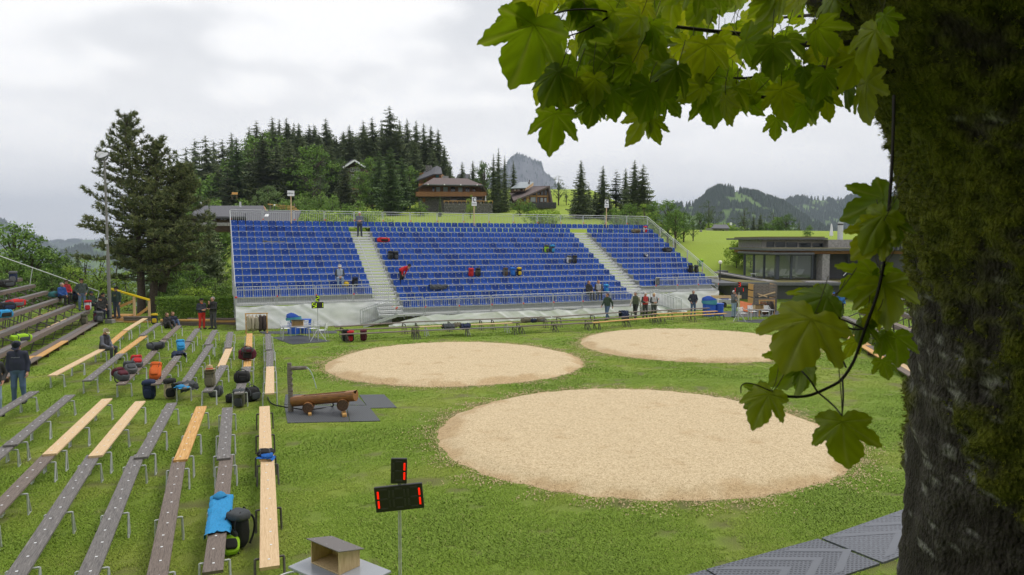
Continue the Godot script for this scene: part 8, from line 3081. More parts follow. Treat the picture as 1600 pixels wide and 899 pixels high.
	person("person in black jacket sitting on the house's roof terrace", Vector3(30.978, 4.309, -57.0), -0.5, 1.75, "sit", {"top": Color(0.018, 0.018, 0.02), "legs": Color(0.02, 0.02, 0.03), "hair": Color(0.09, 0.05, 0.03)})


func leaf_shape(seedn: int, droop: float, cup: float) -> ArrayMesh:   # a five-lobed, toothed sycamore leaf one metre long; the stalk meets it at the origin, the tip lies along +y, the upper face looks along +z
	rng.seed = seedn
	var key := [Vector2(0.0, 0.02), Vector2(0.10, -0.10), Vector2(0.26, -0.12), Vector2(0.42, -0.05), Vector2(0.52, 0.05), Vector2(0.47, 0.15), Vector2(0.42, 0.20), Vector2(0.53, 0.30), Vector2(0.61, 0.43), Vector2(0.63, 0.60), Vector2(0.51, 0.60), Vector2(0.39, 0.54), Vector2(0.29, 0.47), Vector2(0.345, 0.63), Vector2(0.31, 0.79), Vector2(0.16, 0.93), Vector2(0.0, 1.04)]
	var out := []
	for side in [1.0, -1.0]:
		var line := []
		for i in key.size() - 1:
			var a: Vector2 = key[i] * Vector2(rng.randf_range(0.94, 1.06), 1.0)
			var b: Vector2 = key[i + 1]
			var nrm := Vector2((b - a).y, -(b - a).x).normalized()
			for k in 3:
				var t := k / 3.0
				var bite := -0.012 if k == 1 else (0.016 if k == 2 else 0.0)
				if i == 0:
					bite = 0.0
				line.append((a.lerp(b, t) + nrm * bite) * Vector2(side, 1.0))
		line.append(Vector2(0, 1.04))
		if side > 0:
			out.append_array(line)
		else:
			line.reverse()
			out.append_array(line.slice(1, line.size() - 1))
	var g := Geo.new()
	var hub := Vector2(0, 0.12)
	var rings := 5
	var n := out.size()
	var veins := [Vector2(0, 1.04), Vector2(0.63, 0.60), Vector2(-0.63, 0.60), Vector2(0.52, 0.05), Vector2(-0.52, 0.05)]
	var base_c: Color = [Color(0.30, 0.43, 0.015), Color(0.46, 0.53, 0.02), Color(0.24, 0.35, 0.02), Color(0.38, 0.47, 0.015), Color(0.20, 0.29, 0.02), Color(0.50, 0.54, 0.03), Color(0.27, 0.38, 0.015), Color(0.34, 0.45, 0.02)][seedn - 100]
	var skew := rng.randf_range(-0.08, 0.08)
	for r in rings + 1:
		var t := float(r) / rings
		for k in n:
			var p := hub.lerp(out[k], t)
			var near := 9.0
			for va in veins:
				near = minf(near, absf(angle_difference((out[k] - hub).angle(), (va - hub).angle())))
			var len2 := p.length()
			var z := -droop * pow(maxf(p.y - 0.25, 0.0), 2.0) - cup * p.x * p.x * (1.0 + 0.6 * p.y)
			z -= 0.05 * (1.0 - exp(-near * 6.0)) * len2 * -1.0
			z += 0.025 * sin(p.x * 19.0 + seedn) * sin(p.y * 15.0 + seedn * 2.0) * t
			z += skew * p.x * p.y
			var rib := exp(-pow(near / 0.05, 2.0))
			z -= rib * 0.014
			g.col = base_c.lerp(Color(0.50, 0.55, 0.14), rib * 0.6) * (1.0 + 0.10 * sin(p.x * 31.0 + p.y * 23.0))
			g.put(Vector3(p.x, p.y, z), Vector3.BACK)
	for r in rings:
		for k in n:
			var a := r * n + k
			var b := r * n + (k + 1) % n
			g.face(a, b, b + n)
			g.face(a, b + n, a + n)
	g.renormal(0)
	return g.mesh(M.maple_leaf)


const LEAVES := [   # stalk end x, y, z; tip direction; upper-face direction; length
	[.064, 5.59, -1.9, -.27, -.78, -.56, .31, .48, -.82, .184],
	[.07, 5.646, -1.9, -.64, -.62, -.44, -.14, .67, -.73, .09],
	[.109, 5.597, -2, -.12, -.76, -.64, .4, .55, -.73, .096],
	[.126, 5.558, -2.1, -.33, -.83, -.45, .56, .21, -.8, .062],
	[.128, 5.458, -1.9, -.46, -.85, .26, -.09, .33, .94, .109],
	[.173, 5.443, -1.95, -.26, -.95, .16, .3, .08, .95, .082],
	[.124, 5.371, -2, -.18, -.84, -.52, -.06, .53, -.84, .118],
	[.3, 5.444, -2, -.06, -.86, -.51, .45, .43, -.78, .079],
	[.202, 5.432, -2, 0, -.92, -.4, .93, .15, -.33, .081],
	[.39, 5.386, -2.1, -.24, -.83, -.5, .68, .22, -.7, .109],
	[.383, 5.441, -2, -.21, -.95, .25, .47, .13, .87, .114],
	[.415, 5.363, -2.1, .04, -.89, -.45, -.31, .42, -.85, .066],
	[.469, 5.45, -2.2, .66, -.69, -.31, .16, .53, -.83, .074],
	[.593, 5.409, -2, .02, -.99, .12, -.93, .02, .36, .085],
	[.647, 5.43, -2.1, .71, -.67, -.23, -.13, .21, -.97, .06],
	[.843, 5.402, -2.3, .14, -.93, -.33, .41, .36, -.84, .074],
	[.931, 5.45, -2.3, -.05, -.86, -.51, .49, .43, -.76, .093],
	[.993, 5.476, -2.4, .36, -.9, -.25, .75, .44, -.49, .081],
	[.997, 5.497, -2.4, .67, -.68, -.29, -.02, .37, -.93, .077],
	[.83, 5.497, -2.4, .29, -.91, -.3, .8, .4, -.45, .061],
	[1.032, 5.527, -2.2, -.21, -.98, 0, -.98, .21, -.07, .123],
	[1.033, 5.481, -2.1, -.11, -.98, .17, -.99, .13, .11, .14],
	[.263, 5.465, -2.2, -.26, -.82, -.51, .39, .39, -.83, .051],
	[.345, 5.444, -2.1, -.07, -.81, -.59, 0, .59, -.81, .066],
	[.585, 5.465, -2.2, -.12, -.85, -.52, .64, .34, -.69, .053],
	[.571, 5.511, -2.3, -.25, -.73, -.63, .45, .49, -.75, .066],
	[.195, 5.552, -2.2, -.32, -.72, -.61, .41, .48, -.78, .088],
	[.27, 5.499, -2.1, -.15, -.98, .15, -.36, .2, .91, .086],
	[.46, 5.493, -2, -.45, -.88, .19, -.09, .25, .96, .095],
	[.659, 5.55, -2.4, .37, -.79, -.49, .47, .61, -.63, .08],
	[.958, 5.529, -2.5, .02, -.81, -.59, .55, .5, -.67, .066],
	[1.112, 5.555, -2.5, .18, -.82, -.54, .53, .54, -.65, .065],
	[.869, 5.537, -1.7, .31, -.93, .21, -.81, -.14, .57, .061],
	[.883, 5.522, -1.75, -.41, -.91, -.03, -.67, .28, .68, .109],
	[.819, 5.102, -1.55, -.57, -.47, -.67, .8, -.14, -.58, .11],
	[.788, 5.066, -1.5, -.61, -.79, .09, -.46, .44, .77, .09],
	[.822, 5.057, -1.55, .27, -.94, -.23, .13, .27, -.95, .061],
	[.778, 5.036, -1.5, -.3, -.77, -.56, .74, .19, -.65, .089],
	[.792, 5.026, -1.52, .36, -.92, -.16, .74, .39, -.56, .055],
	[.799, 4.932, -1.55, -.55, -.6, -.59, .74, -.02, -.67, .083],
	[.805, 4.943, -1.55, .62, -.78, -.09, .01, .12, -.99, .064],
	[.782, 4.923, -1.5, .31, -.94, -.12, .55, .28, -.78, .092],
	[.678, 4.888, -1.5, -.95, -.3, -.08, -.27, .67, .7, .092],
	[.698, 4.876, -1.55, -.53, -.44, -.73, .75, .15, -.64, .098],
	[.738, 4.857, -1.6, -.54, -.56, -.63, .77, -.01, -.64, .076],
	[.6, 4.86, -1.4, -.59, -.75, .3, -.34, .57, .75, .129],
	[.655, 4.836, -1.5, -.07, -.81, .58, -.03, .59, .81, .052],
	[.624, 4.751, -1.5, -.44, -.67, -.6, .78, .05, -.63, .092],
	[.624, 4.743, -1.5, -.05, -.97, -.23, .51, .17, -.84, .065],
	[.536, 4.695, -1.45, -.6, -.72, .35, -.34, .63, .7, .083],
	[.552, 4.679, -1.5, -.66, -.61, -.44, .68, -.25, -.69, .064],
	[.636, 4.667, -1.35, -.08, -.94, .33, -.54, .32, .78, .094],
	[.75, 4.836, -1.5, -.45, -.84, .31, -.6, .54, .59, .051],
	[.776, 4.855, -1.5, -.64, -.71, .28, .21, .18, .96, .05],
	[.794, 4.809, -1.5, -.48, -.82, .29, -.53, .54, .65, .046],
	[.84, 4.735, -1.6, .46, -.87, -.16, .58, .43, -.69, .05],
	[.867, 4.796, -1.6, .25, -.96, -.14, .58, .26, -.77, .077],
	[.784, 4.781, -1.6, -.36, -.78, -.51, .22, .46, -.86, .048],
	[.806, 5.947, -3.286, .58, -.63, -.51, .12, .69, -.72, .097],
	[1.015, 5.867, -2.355, -.39, -.92, -.08, .33, -.22, .92, .075],
	[.762, 5.595, -2.136, -.67, -.38, -.64, .09, .81, -.58, .073],
	[.795, 5.977, -3.164, -.13, -.69, -.71, .52, .56, -.64, .094],
	[.839, 6.143, -3.396, -.88, .04, -.48, .42, .57, -.71, .103],
	[.539, 5.591, -2.48, -.27, -.82, .5, .36, .39, .85, .114],
	[1.676, 6.023, -3.371, -.2, -.93, .31, .17, .28, .95, .099],
	[.546, 5.662, -3.037, -.33, -.85, -.42, -.34, .52, -.78, .076],
	[1.187, 5.969, -2.739, .42, -.64, -.65, -.29, .58, -.76, .104],
	[.523, 5.802, -2.305, -.38, -.9, .23, -.46, .4, .79, .115],
	[.355, 6.007, -3.182, -.01, -.83, -.56, .47, .49, -.73, .116],
	[.355, 5.67, -2.01, .07, -.83, -.55, .29, .55, -.79, .075],
	[.669, 6.023, -3.339, .63, -.71, -.31, .47, .67, -.58, .11],
	[.973, 5.746, -2.185, -.4, -.88, .24, -.67, .46, .58, .104],
	[1.222, 5.71, -2.532, .02, -.6, -.8, .18, .79, -.59, .114],
	[1.053, 5.659, -2.34, -.45, -.83, .35, .21, .28, .94, .079],
	[.861, 5.67, -2.821, .16, -.87, -.46, .18, .49, -.86, .08],
	[.071, 5.869, -2.453, -.92, .24, -.31, .24, -.26, -.93, .097],
	[.796, 5.599, -2.111, .05, -.46, -.89, -.22, .86, -.46, .112],
	[1.037, 5.903, -2.996, -.35, -.86, .37, -.16, .45, .88, .085],
	[1.213, 5.688, -3.006, .32, -.7, -.63, .68, .64, -.36, .112],
	[1.467, 5.965, -3.086, .87, -.4, -.3, -.12, .42, -.9, .11],
	[.641, 5.565, -2.02, .58, -.52, .62, -.8, -.25, .54, .111],
	[.997, 5.975, -3.158, .47, -.35, .81, -.88, -.18, .43, .074],
	[.766, 6.017, -2.948, .67, -.71, -.19, -.04, .22, -.97, .113],
	[.793, 5.753, -2.154, -.01, -.71, -.7, .8, .42, -.44, .112],
	[.387, 5.593, -2.198, .55, -.69, .48, -.62, .05, .78, .112],
	[.448, 5.955, -2.645, -.66, -.75, .01, -.37, .33, .87, .109],
	[.38, 5.915, -2.576, -.07, -.69, -.72, -.07, .72, -.69, .089],
	[.475, 5.723, -1.947, -.35, -.4, -.85, .58, .61, -.53, .11],
	[.321, 5.478, -1.929, -.6, -.71, .36, .59, -.1, .8, .072],
	[.698, 5.795, -2.883, -.7, -.71, .04, .33, -.28, .9, .107],
	[.492, 5.678, -1.916, .77, -.53, -.36, .15, .69, -.71, .079],
	[.858, 5.845, -3.034, -.41, -.91, -.1, .35, -.25, .9, .089],
	[.191, 5.87, -2.838, -.69, -.72, .06, -.28, .35, .9, .097],
	[.555, 5.601, -2.207, .04, -.98, .17, -.55, .12, .83, .104],
	[.696, 5.59, -2.381, -.74, -.09, -.67, .64, .22, -.74, .086],
	[.814, 5.584, -1.943, .61, -.53, -.59, -.35, .49, -.8, .107],
	[.382, 5.525, -2.111, -.65, -.76, .09, -.38, .42, .82, .104],
	[.545, 5.447, -2.029, -.62, -.51, -.6, .64, .12, -.76, .081],
	[1.101, 5.932, -3.165, .25, -.97, .08, -.01, .08, 1, .088],
	[.627, 5.629, -2.201, .15, -.7, -.7, -.42, .59, -.69, .095],
	[1.326, 5.739, -2.501, -.28, -.79, -.55, .54, .34, -.77, .093],
	[.739, 5.72, -3.285, .58, -.78, -.24, .03, .31, -.95, .083],
	[.564, 5.722, -2.187, .38, -.66, .65, -.41, .51, .76, .076],
	[.289, 5.634, -2.383, .71, -.65, -.27, .22, .56, -.8, .087],
	[.144, 5.675, -2.276, -.43, -.66, -.62, .28, .56, -.78, .09],
	[.237, 5.995, -2.847, -.6, -.16, -.79, .68, .43, -.6, .1],
	[1.405, 6.037, -3.011, -.14, -.29, -.95, .34, .88, -.32, .085],
	[.207, 6.026, -2.99, .73, -.15, -.67, -.55, .45, -.7, .082],
	[1.075, 5.908, -2.504, .2, -.47, -.86, .82, .56, -.12, .08],
	[.18, 5.903, -3.037, -.11, -.86, -.5, -.49, .49, -.72, .094],
	[.825, 5.815, -2.753, -.45, -.87, -.17, -.64, .19, .74, .08],
	[1.584, 5.929, -3.047, -.16, -.6, -.79, .5, .64, -.59, .085],
	[.833, 5.518, -2.172, .77, -.63, -.09, .2, .37, -.91, .089],
	[1.399, 5.839, -3.191, -.17, -.59, -.79, .55, .61, -.57, .099],
	[.418, 5.685, -3.017, -.45, -.89, .01, -.25, .14, .96, .089],
	[1.053, 5.633, -2.509, .88, -.47, -.12, .07, .37, -.93, .104],
	[.004, 5.924, -2.858, .08, -.79, -.6, .2, .61, -.77, .114],
	[.769, 5.727, -2.484, .29, -.65, -.71, .48, .73, -.48, .116],
	[1.505, 6.074, -2.823, .05, -.82, -.56, .28, .55, -.78, .089],
	[.162, 6.112, -3.258, .22, -.43, -.88, -.06, .89, -.45, .096],
	[1.23, 6.038, -2.796, .05, -.69, -.72, -.05, .72, -.7, .113],
	[.535, 5.555, -1.988, .12, -.74, -.66, .35, .65, -.67, .114],
	[.567, 5.967, -2.883, .31, -.88, -.35, -.19, .31, -.93, .103],
	[.058, 6.084, -3.032, -.06, -1, .01, .59, -.03, .81, .088],
	[.781, 6.016, -3.36, -.3, -.94, .18, -.65, .34, .68, .113],
	[.925, 5.581, -2.073, -.63, -.39, -.67, .15, .78, -.6, .099],
	[.732, 5.931, -2.564, .27, -.74, -.61, .52, .65, -.56, .083],
	[.41, 6.182, -3.239, .42, -.7, -.57, -.31, .48, -.82, .106],
	[1.041, 5.801, -2.788, .6, -.42, -.68, .33, .91, -.27, .079],
	[.951, 5.752, -1.991, .72, -.52, -.45, -.33, .32, -.89, .083],
	[.594, 5.755, -2.03, .29, -.71, -.64, -.23, .6, -.77, .099],
	[.586, 5.808, -3.158, .5, -.52, -.69, -.02, .79, -.61, .074],
	[1.06, 5.882, -2.537, .21, -.44, -.87, .07, .9, -.43, .087],
	[.981, 5.839, -3.281, -.89, -.06, -.46, .46, -.27, -.85, .09],
	[.898, 5.881, -2.928, .29, -.66, -.69, -.4, .58, -.71, .074],
	[.481, 5.763, -2.941, -.84, -.11, -.53, .53, -.01, -.85, .083],
	[.583, 6.08, -2.964, .68, -.55, .49, -.73, -.4, .56, .113],
	[.408, 5.824, -2.499, .22, -.89, .39, -.18, .35, .92, .113],
	[.491, 5.803, -2.493, .03, -.98, .18, -.64, .12, .76, .096],
	[.926, 6.076, -3.038, -.38, -.77, -.52, .34, .4, -.85, .111],
	[.991, 5.961, -3.35, .54, -.53, -.65, -.52, .4, -.76, .073],
	[1.394, 6.054, -2.851, .47, -.78, .41, -.41, .21, .89, .077],
	[.315, 5.677, -2.682, -.31, -.94, .13, .02, .13, .99, .086],
	[.867, 5.771, -2.962, .51, -.54, -.67, .14, .82, -.56, .112],
	[.885, 5.813, -3.103, .33, -.94, .07, -.18, 0, .98, .077],
	[.223, 5.886, -2.537, -.44, -.79, .42, .52, .16, .84, .084],
	[.181, 5.836, -3.064, -.21, -.49, -.84, -.35, .85, -.4, .091],
	[.123, 5.785, -2.226, -.36, -.56, -.74, -.09, .81, -.57, .081],
	[.21, 5.726, -2.159, -.27, -.95, .17, .36, .07, .93, .096],
	[.615, 5.968, -3.336, .37, -.87, -.33, .64, .49, -.59, .093],
	[1.176, 5.857, -2.691, .44, -.82, -.37, -.32, .24, -.92, .116],
	[.792, 5.992, -3.095, -.08, -.85, -.52, -.22, .52, -.83, .103],
	[.553, 6.089, -3.204, .66, -.51, -.55, -.48, .27, -.83, .116],
	[1.41, 5.747, -3.133, .17, -.67, -.72, -.18, .7, -.7, .074],
	[.867, 6.013, -3.333, .54, -.68, .5, -.83, -.33, .45, .084],
	[.297, 5.782, -2.689, .29, -.88, .38, -.09, .37, .92, .078],
	[.097, 5.863, -2.601, -.09, -.76, -.64, .02, .64, -.76, .102],
	[.46, 5.591, -2.256, .4, -.88, -.26, .69, .48, -.54, .096],
	[1.228, 5.985, -2.824, .15, -.79, -.59, .21, .61, -.77, .095],
	[.797, 5.749, -2.2, -.26, -.23, -.94, .75, .57, -.34, .104],
	[1.237, 6.028, -3.14, -.14, -.5, -.85, .1, .85, -.52, .075],
	[.609, 5.669, -2.789, -.34, -.8, -.49, -.2, .57, -.8, .075],
	[.718, 6.22, -3.281, .41, -.91, .08, -.2, 0, .98, .1],
	[.343, 5.603, -1.923, -.25, -.34, -.91, .78, .48, -.4, .089],
	[.694, 5.539, -1.928, .23, -.81, -.54, .28, .58, -.76, .1],
	[1.217, 5.682, -2.817, -.67, -.72, -.18, -.27, .01, .96, .078],
	[.401, 5.63, -2.113, .29, -.55, -.78, -.4, .67, -.62, .094],
	[.236, 5.839, -2.267, .97, .17, -.18, -.25, .78, -.57, .097],
	[.406, 5.636, -2.086, -.37, -.55, -.74, .48, .57, -.67, .112],
	[.481, 5.77, -3.388, -.14, -.9, -.42, .58, .27, -.77, .108],
	[.351, 5.519, -2.261, .78, -.6, -.17, -.35, -.2, -.91, .079],
	[.498, 5.808, -3.007, .36, -.57, -.74, -.64, .42, -.64, .088],
	[.223, 5.643, -2.114, .42, -.77, -.48, .07, .56, -.83, .078],
	[.35, 5.536, -1.957, -.38, -.29, -.88, .7, .54, -.47, .101],
	[.721, 5.89, -2.836, .32, -.45, -.83, .44, .85, -.29, .105],
	[1.19, 5.801, -2.551, .45, -.74, .51, -.71, .05, .7, .096],
	[.559, 5.544, -2.381, -.92, -.36, .15, .06, .26, .97, .112],
	[.328, 5.566, -2.005, -.42, -.59, -.69, .25, .66, -.71, .076],
	[.672, 5.81, -2.359, .14, -.99, -.06, -.51, -.12, .85, .074],
	[1.47, 5.97, -3.108, -.52, -.85, 0, -.61, .37, .7, .081],
	[.212, 5.971, -3.326, -.66, -.65, -.38, .52, -.03, -.85, .084],
	[1.083, 5.77, -2.435, -.08, -.89, -.45, .82, .2, -.53, .097],
	[.546, 5.986, -3.301, -.49, -.19, -.85, .86, .05, -.5, .08],
	[.252, 5.583, -2.431, -.03, -.57, -.82, .75, .52, -.4, .092],
	[.234, 5.603, -2.187, -.37, -.87, .32, -.38, .45, .81, .075],
	[1.001, 5.55, -2.102, -.22, -.95, .23, .21, .18, .96, .102],
	[.351, 5.984, -2.966, -.21, -.5, -.84, .13, .83, -.54, .081],
	[1.008, 5.645, -2.785, -.15, -.42, -.89, .76, .53, -.38, .081],
	[.302, 5.558, -2.035, -.77, -.5, -.39, .32, .22, -.92, .095],
	[.472, 6.06, -3.105, -.03, -.56, -.82, -.16, .82, -.55, .075],
	[.326, 5.632, -2.18, -.7, .36, -.62, .71, .23, -.67, .072],
	[1.102, 5.648, -2.17, .88, -.46, -.09, .24, .6, -.76, .096],
	[1.136, 5.786, -2.658, -.71, -.67, .22, -.17, .47, .86, .094],
	[.195, 5.63, -2.253, .5, -.85, .14, -.56, -.2, .8, .091],
	[.28, 5.67, -2.232, .43, -.56, -.71, -.06, .77, -.64, .072],
	[1.011, 5.752, -2.128, .37, -.75, -.54, .21, .64, -.74, .071],
	[.283, 5.496, -2.009, -.72, -.57, .39, .61, -.26, .75, .095],
	[.455, 5.746, -2.688, .27, -.89, -.37, .52, .46, -.72, .083],
	[.192, 5.729, -2.14, .24, -.74, -.63, -.19, .6, -.78, .106],
	[.057, 5.913, -3.042, .73, -.43, -.54, -.08, .73, -.68, .116],
	[.056, 6.11, -3.235, -.61, -.68, -.4, -.39, .7, -.6, .084],
	[.91, 5.786, -2.28, -.37, -.49, -.78, .88, .08, -.47, .096],
	[.661, 6.101, -3.372, -.03, -.89, -.45, -.03, .45, -.89, .089],
	[1.059, 5.655, -2.786, .08, -.82, -.57, .74, .43, -.52, .111],
	[.459, 5.555, -2.223, .08, -.89, -.46, -.21, .43, -.88, .096],
	[.65, 5.852, -2.571, -.22, -.4, -.89, .12, .9, -.43, .116],
	[.604, 6.092, -2.937, .2, -.8, -.56, -.01, .57, -.82, .071],
	[.306, 5.687, -2.13, -.38, -.42, -.82, .68, .48, -.56, .113],
	[1.175, 5.908, -2.383, .32, -.57, -.76, .3, .82, -.48, .111],
	[.058, 5.715, -2.257, -.36, -.6, -.72, -.37, .8, -.48, .072],
	[.455, 5.846, -2.716, -.77, -.63, .09, .43, -.41, .8, .082],
	[.321, 5.998, -2.969, -.58, -.16, -.8, .38, .82, -.43, .089],
	[.348, 5.723, -2.224, -.18, -.5, -.85, .83, .38, -.4, .099],
	[.525, 5.882, -3.279, -.13, -.64, -.76, .78, .4, -.48, .08],
	[1.347, 5.98, -2.849, -.41, -.48, -.78, .41, .66, -.63, .088],
	[.575, 5.719, -2.138, -.44, -.68, -.58, .53, .32, -.78, .089],
	[.275, 5.426, -1.965, -.01, -.99, .17, -.45, .15, .88, .094],
	[.116, 5.563, -2.174, -.25, -.89, -.38, .08, .37, -.93, .077],
	[.619, 5.502, -2.228, -.2, -.97, .11, .17, .08, .98, .086],
	[.631, 5.446, -2.03, -.29, -.94, .17, -.29, .26, .92, .095],
	[1.026, 5.535, -2.44, .34, -.75, -.57, .72, .6, -.36, .088],
	[.499, 5.589, -2.537, .18, -.88, -.43, -.07, .43, -.9, .079],
	[.869, 5.477, -2.005, 0, -.8, -.59, .26, .58, -.78, .082],
	[.314, 5.458, -2.246, -.56, -.59, -.58, .69, .05, -.72, .093],
	[.918, 5.494, -2.133, -.41, -.91, -.03, -.79, .34, .52, .098],
	[.751, 5.436, -2.012, .2, -.88, -.42, -.03, .42, -.9, .091],
	[.78, 5.525, -2.274, -.04, -.91, -.4, -.36, .39, -.85, .081],
	[.141, 5.455, -1.972, -.39, -.65, -.66, .26, .61, -.75, .078],
	[.274, 5.512, -2.506, -.42, -.88, .21, -.23, .33, .92, .092],
	[.348, 5.518, -2.401, -.26, -.96, .02, -.55, .17, .82, .086],
	[.594, 5.461, -2.194, .43, -.83, -.36, .37, .53, -.77, .101],
	[.277, 5.469, -2.029, .31, -.95, .04, .34, .15, .93, .094],
	[.699, 5.468, -2.194, .62, -.67, -.42, -.43, .16, -.89, .108],
	[.128, 5.5, -2.1, -.61, -.65, -.46, -.36, .74, -.57, .108],
	[.583, 5.503, -2.238, .19, -.87, -.45, .38, .49, -.79, .103],
	[.904, 5.582, -2.587, -.41, -.49, -.77, .13, .81, -.58, .098],
	[.226, 5.396, -1.975, -.13, -.94, -.32, .23, .28, -.93, .079],
	[.237, 5.541, -2.338, -.51, -.7, -.5, -.08, .62, -.78, .082],
	[.126, 5.445, -1.945, -.05, -.67, -.74, -.36, .7, -.62, .081],
	[.874, 5.507, -2.239, -.17, -.89, -.41, .45, .3, -.84, .101],
	[.715, 5.531, -2.336, -.47, -.43, -.77, .79, .19, -.59, .108],
	[.219, 5.444, -1.919, .16, -.87, -.47, .45, .49, -.75, .079],
	[.38, 5.511, -2.26, -.24, -.68, -.7, .7, .38, -.61, .075],
	[.737, 5.452, -2.179, -.87, -.46, -.17, .17, -.61, .78, .102],
	[.924, 5.472, -2.182, 0, -.9, -.43, .22, .42, -.88, .075],
	[.453, 5.47, -2.36, -.73, -.44, -.51, .19, .59, -.78, .087],
	[.86, 5.511, -2.125, .06, -.98, .2, -.66, .11, .74, .082],
	[.227, 5.459, -1.974, -.62, -.71, -.34, .18, .3, -.94, .086],
	[.436, 5.454, -2.125, -.23, -.7, -.68, -.26, .72, -.65, .104],
	[.966, 5.455, -2.201, .16, -.8, -.58, -.14, .57, -.81, .082],
	[2.275, 6.632, -6.369, .43, -.5, -.75, -.4, .64, -.65, .106],
	[2.48, 6.714, -5.61, -.06, -.61, -.79, .87, .36, -.35, .1],
	[2.611, 6.391, -5.262, .58, -.64, -.51, .09, .67, -.74, .126],
	[2.23, 6.482, -4.962, .41, -.7, -.59, .31, .71, -.63, .101],
	[2.295, 7.015, -5.568, .86, -.16, -.48, -.46, .14, -.87, .116],
	[2.368, 6.192, -5.845, .01, -.65, -.76, .91, .32, -.26, .104],
	[1.678, 5.97, -4.317, -.31, -.33, -.89, .83, .37, -.42, .101],
	[3.097, 6.385, -5.994, .42, -.54, -.73, -.33, .66, -.68, .113],
	[2.313, 6.159, -4.627, .15, -.57, -.81, .04, .82, -.57, .114],
	[1.5, 6.095, -4.184, .78, -.39, -.48, -.19, .59, -.79, .114],
	[2.149, 6.448, -6.138, .16, -.63, -.76, -.19, .73, -.65, .129],
	[1.542, 6.436, -4.092, .86, -.2, -.48, -.07, .87, -.48, .106],
	[1.582, 6.678, -4.972, -.44, -.71, -.55, .8, -.03, -.6, .129],
	[2.112, 6.636, -6.191, .83, -.54, -.12, .24, .55, -.8, .121],
	[1.901, 6.768, -4.849, .61, -.58, -.54, .26, .79, -.56, .103],
	[1.91, 6.986, -5.734, -.68, -.43, -.59, .08, .76, -.65, .111],
	[2.526, 6.308, -4.894, -.23, -.39, -.89, .56, .69, -.45, .12],
	[1.593, 6.312, -4.366, -.52, .76, -.39, .24, -.3, -.92, .117],
	[2.047, 6.541, -5.266, -.4, -.66, -.64, .55, .38, -.74, .121],
	[1.701, 6.056, -4.716, .44, -.68, -.58, .05, .67, -.74, .127],
	[3.007, 6.78, -5.858, .78, -.59, -.23, -.04, .32, -.95, .094],
	[1.885, 5.996, -4.732, .63, -.62, -.47, -.25, .42, -.87, .12],
	[2.42, 7.156, -6.238, .31, -.55, -.78, .61, .74, -.28, .105],
	[1.837, 6.181, -4.249, -.53, -.61, -.58, .34, .48, -.81, .129],
	[2.164, 6.411, -5.673, .83, -.55, .05, .34, .43, -.84, .131],
	[2.078, 6.591, -5.162, -.56, .01, -.83, .82, .18, -.55, .104],
	[3.405, 6.34, -6.482, .96, -.22, -.18, .1, .86, -.5, .118],
	[1.536, 6.459, -5.003, -.61, -.51, -.61, .76, -.16, -.63, .119],
	[1.485, 6.337, -4.357, .9, -.43, -.06, .2, .54, -.82, .095],
	[2.043, 6.138, -4.634, -.26, -.43, -.86, .88, .27, -.4, .125],
	[1.292, 6.174, -4.04, -.82, -.31, -.48, .3, .48, -.82, .128],
	[1.793, 6.197, -4.278, 1, -.03, .07, .07, .28, -.96, .124],
	[1.389, 6.186, -4.324, -.33, -.39, -.86, .33, .81, -.49, .103],
	[1.764, 6.628, -4.544, -.14, -.59, -.8, .41, .7, -.59, .11],
	[3.014, 7.145, -6.125, -.56, -.23, -.8, .75, .27, -.61, .113],
	[2.515, 6.051, -5.033, -.79, .18, -.59, .53, -.28, -.8, .092],
	[2.053, 6.1, -4.391, .37, -.85, -.38, .78, .51, -.36, .096],
	[1.836, 5.939, -4.115, .18, -.94, -.31, .06, .32, -.95, .109],
	[1.54, 6.043, -4.822, .85, -.16, -.5, -.37, .51, -.78, .128],
	[2.057, 6.091, -4.986, .22, -.68, -.7, -.02, .71, -.7, .104]]

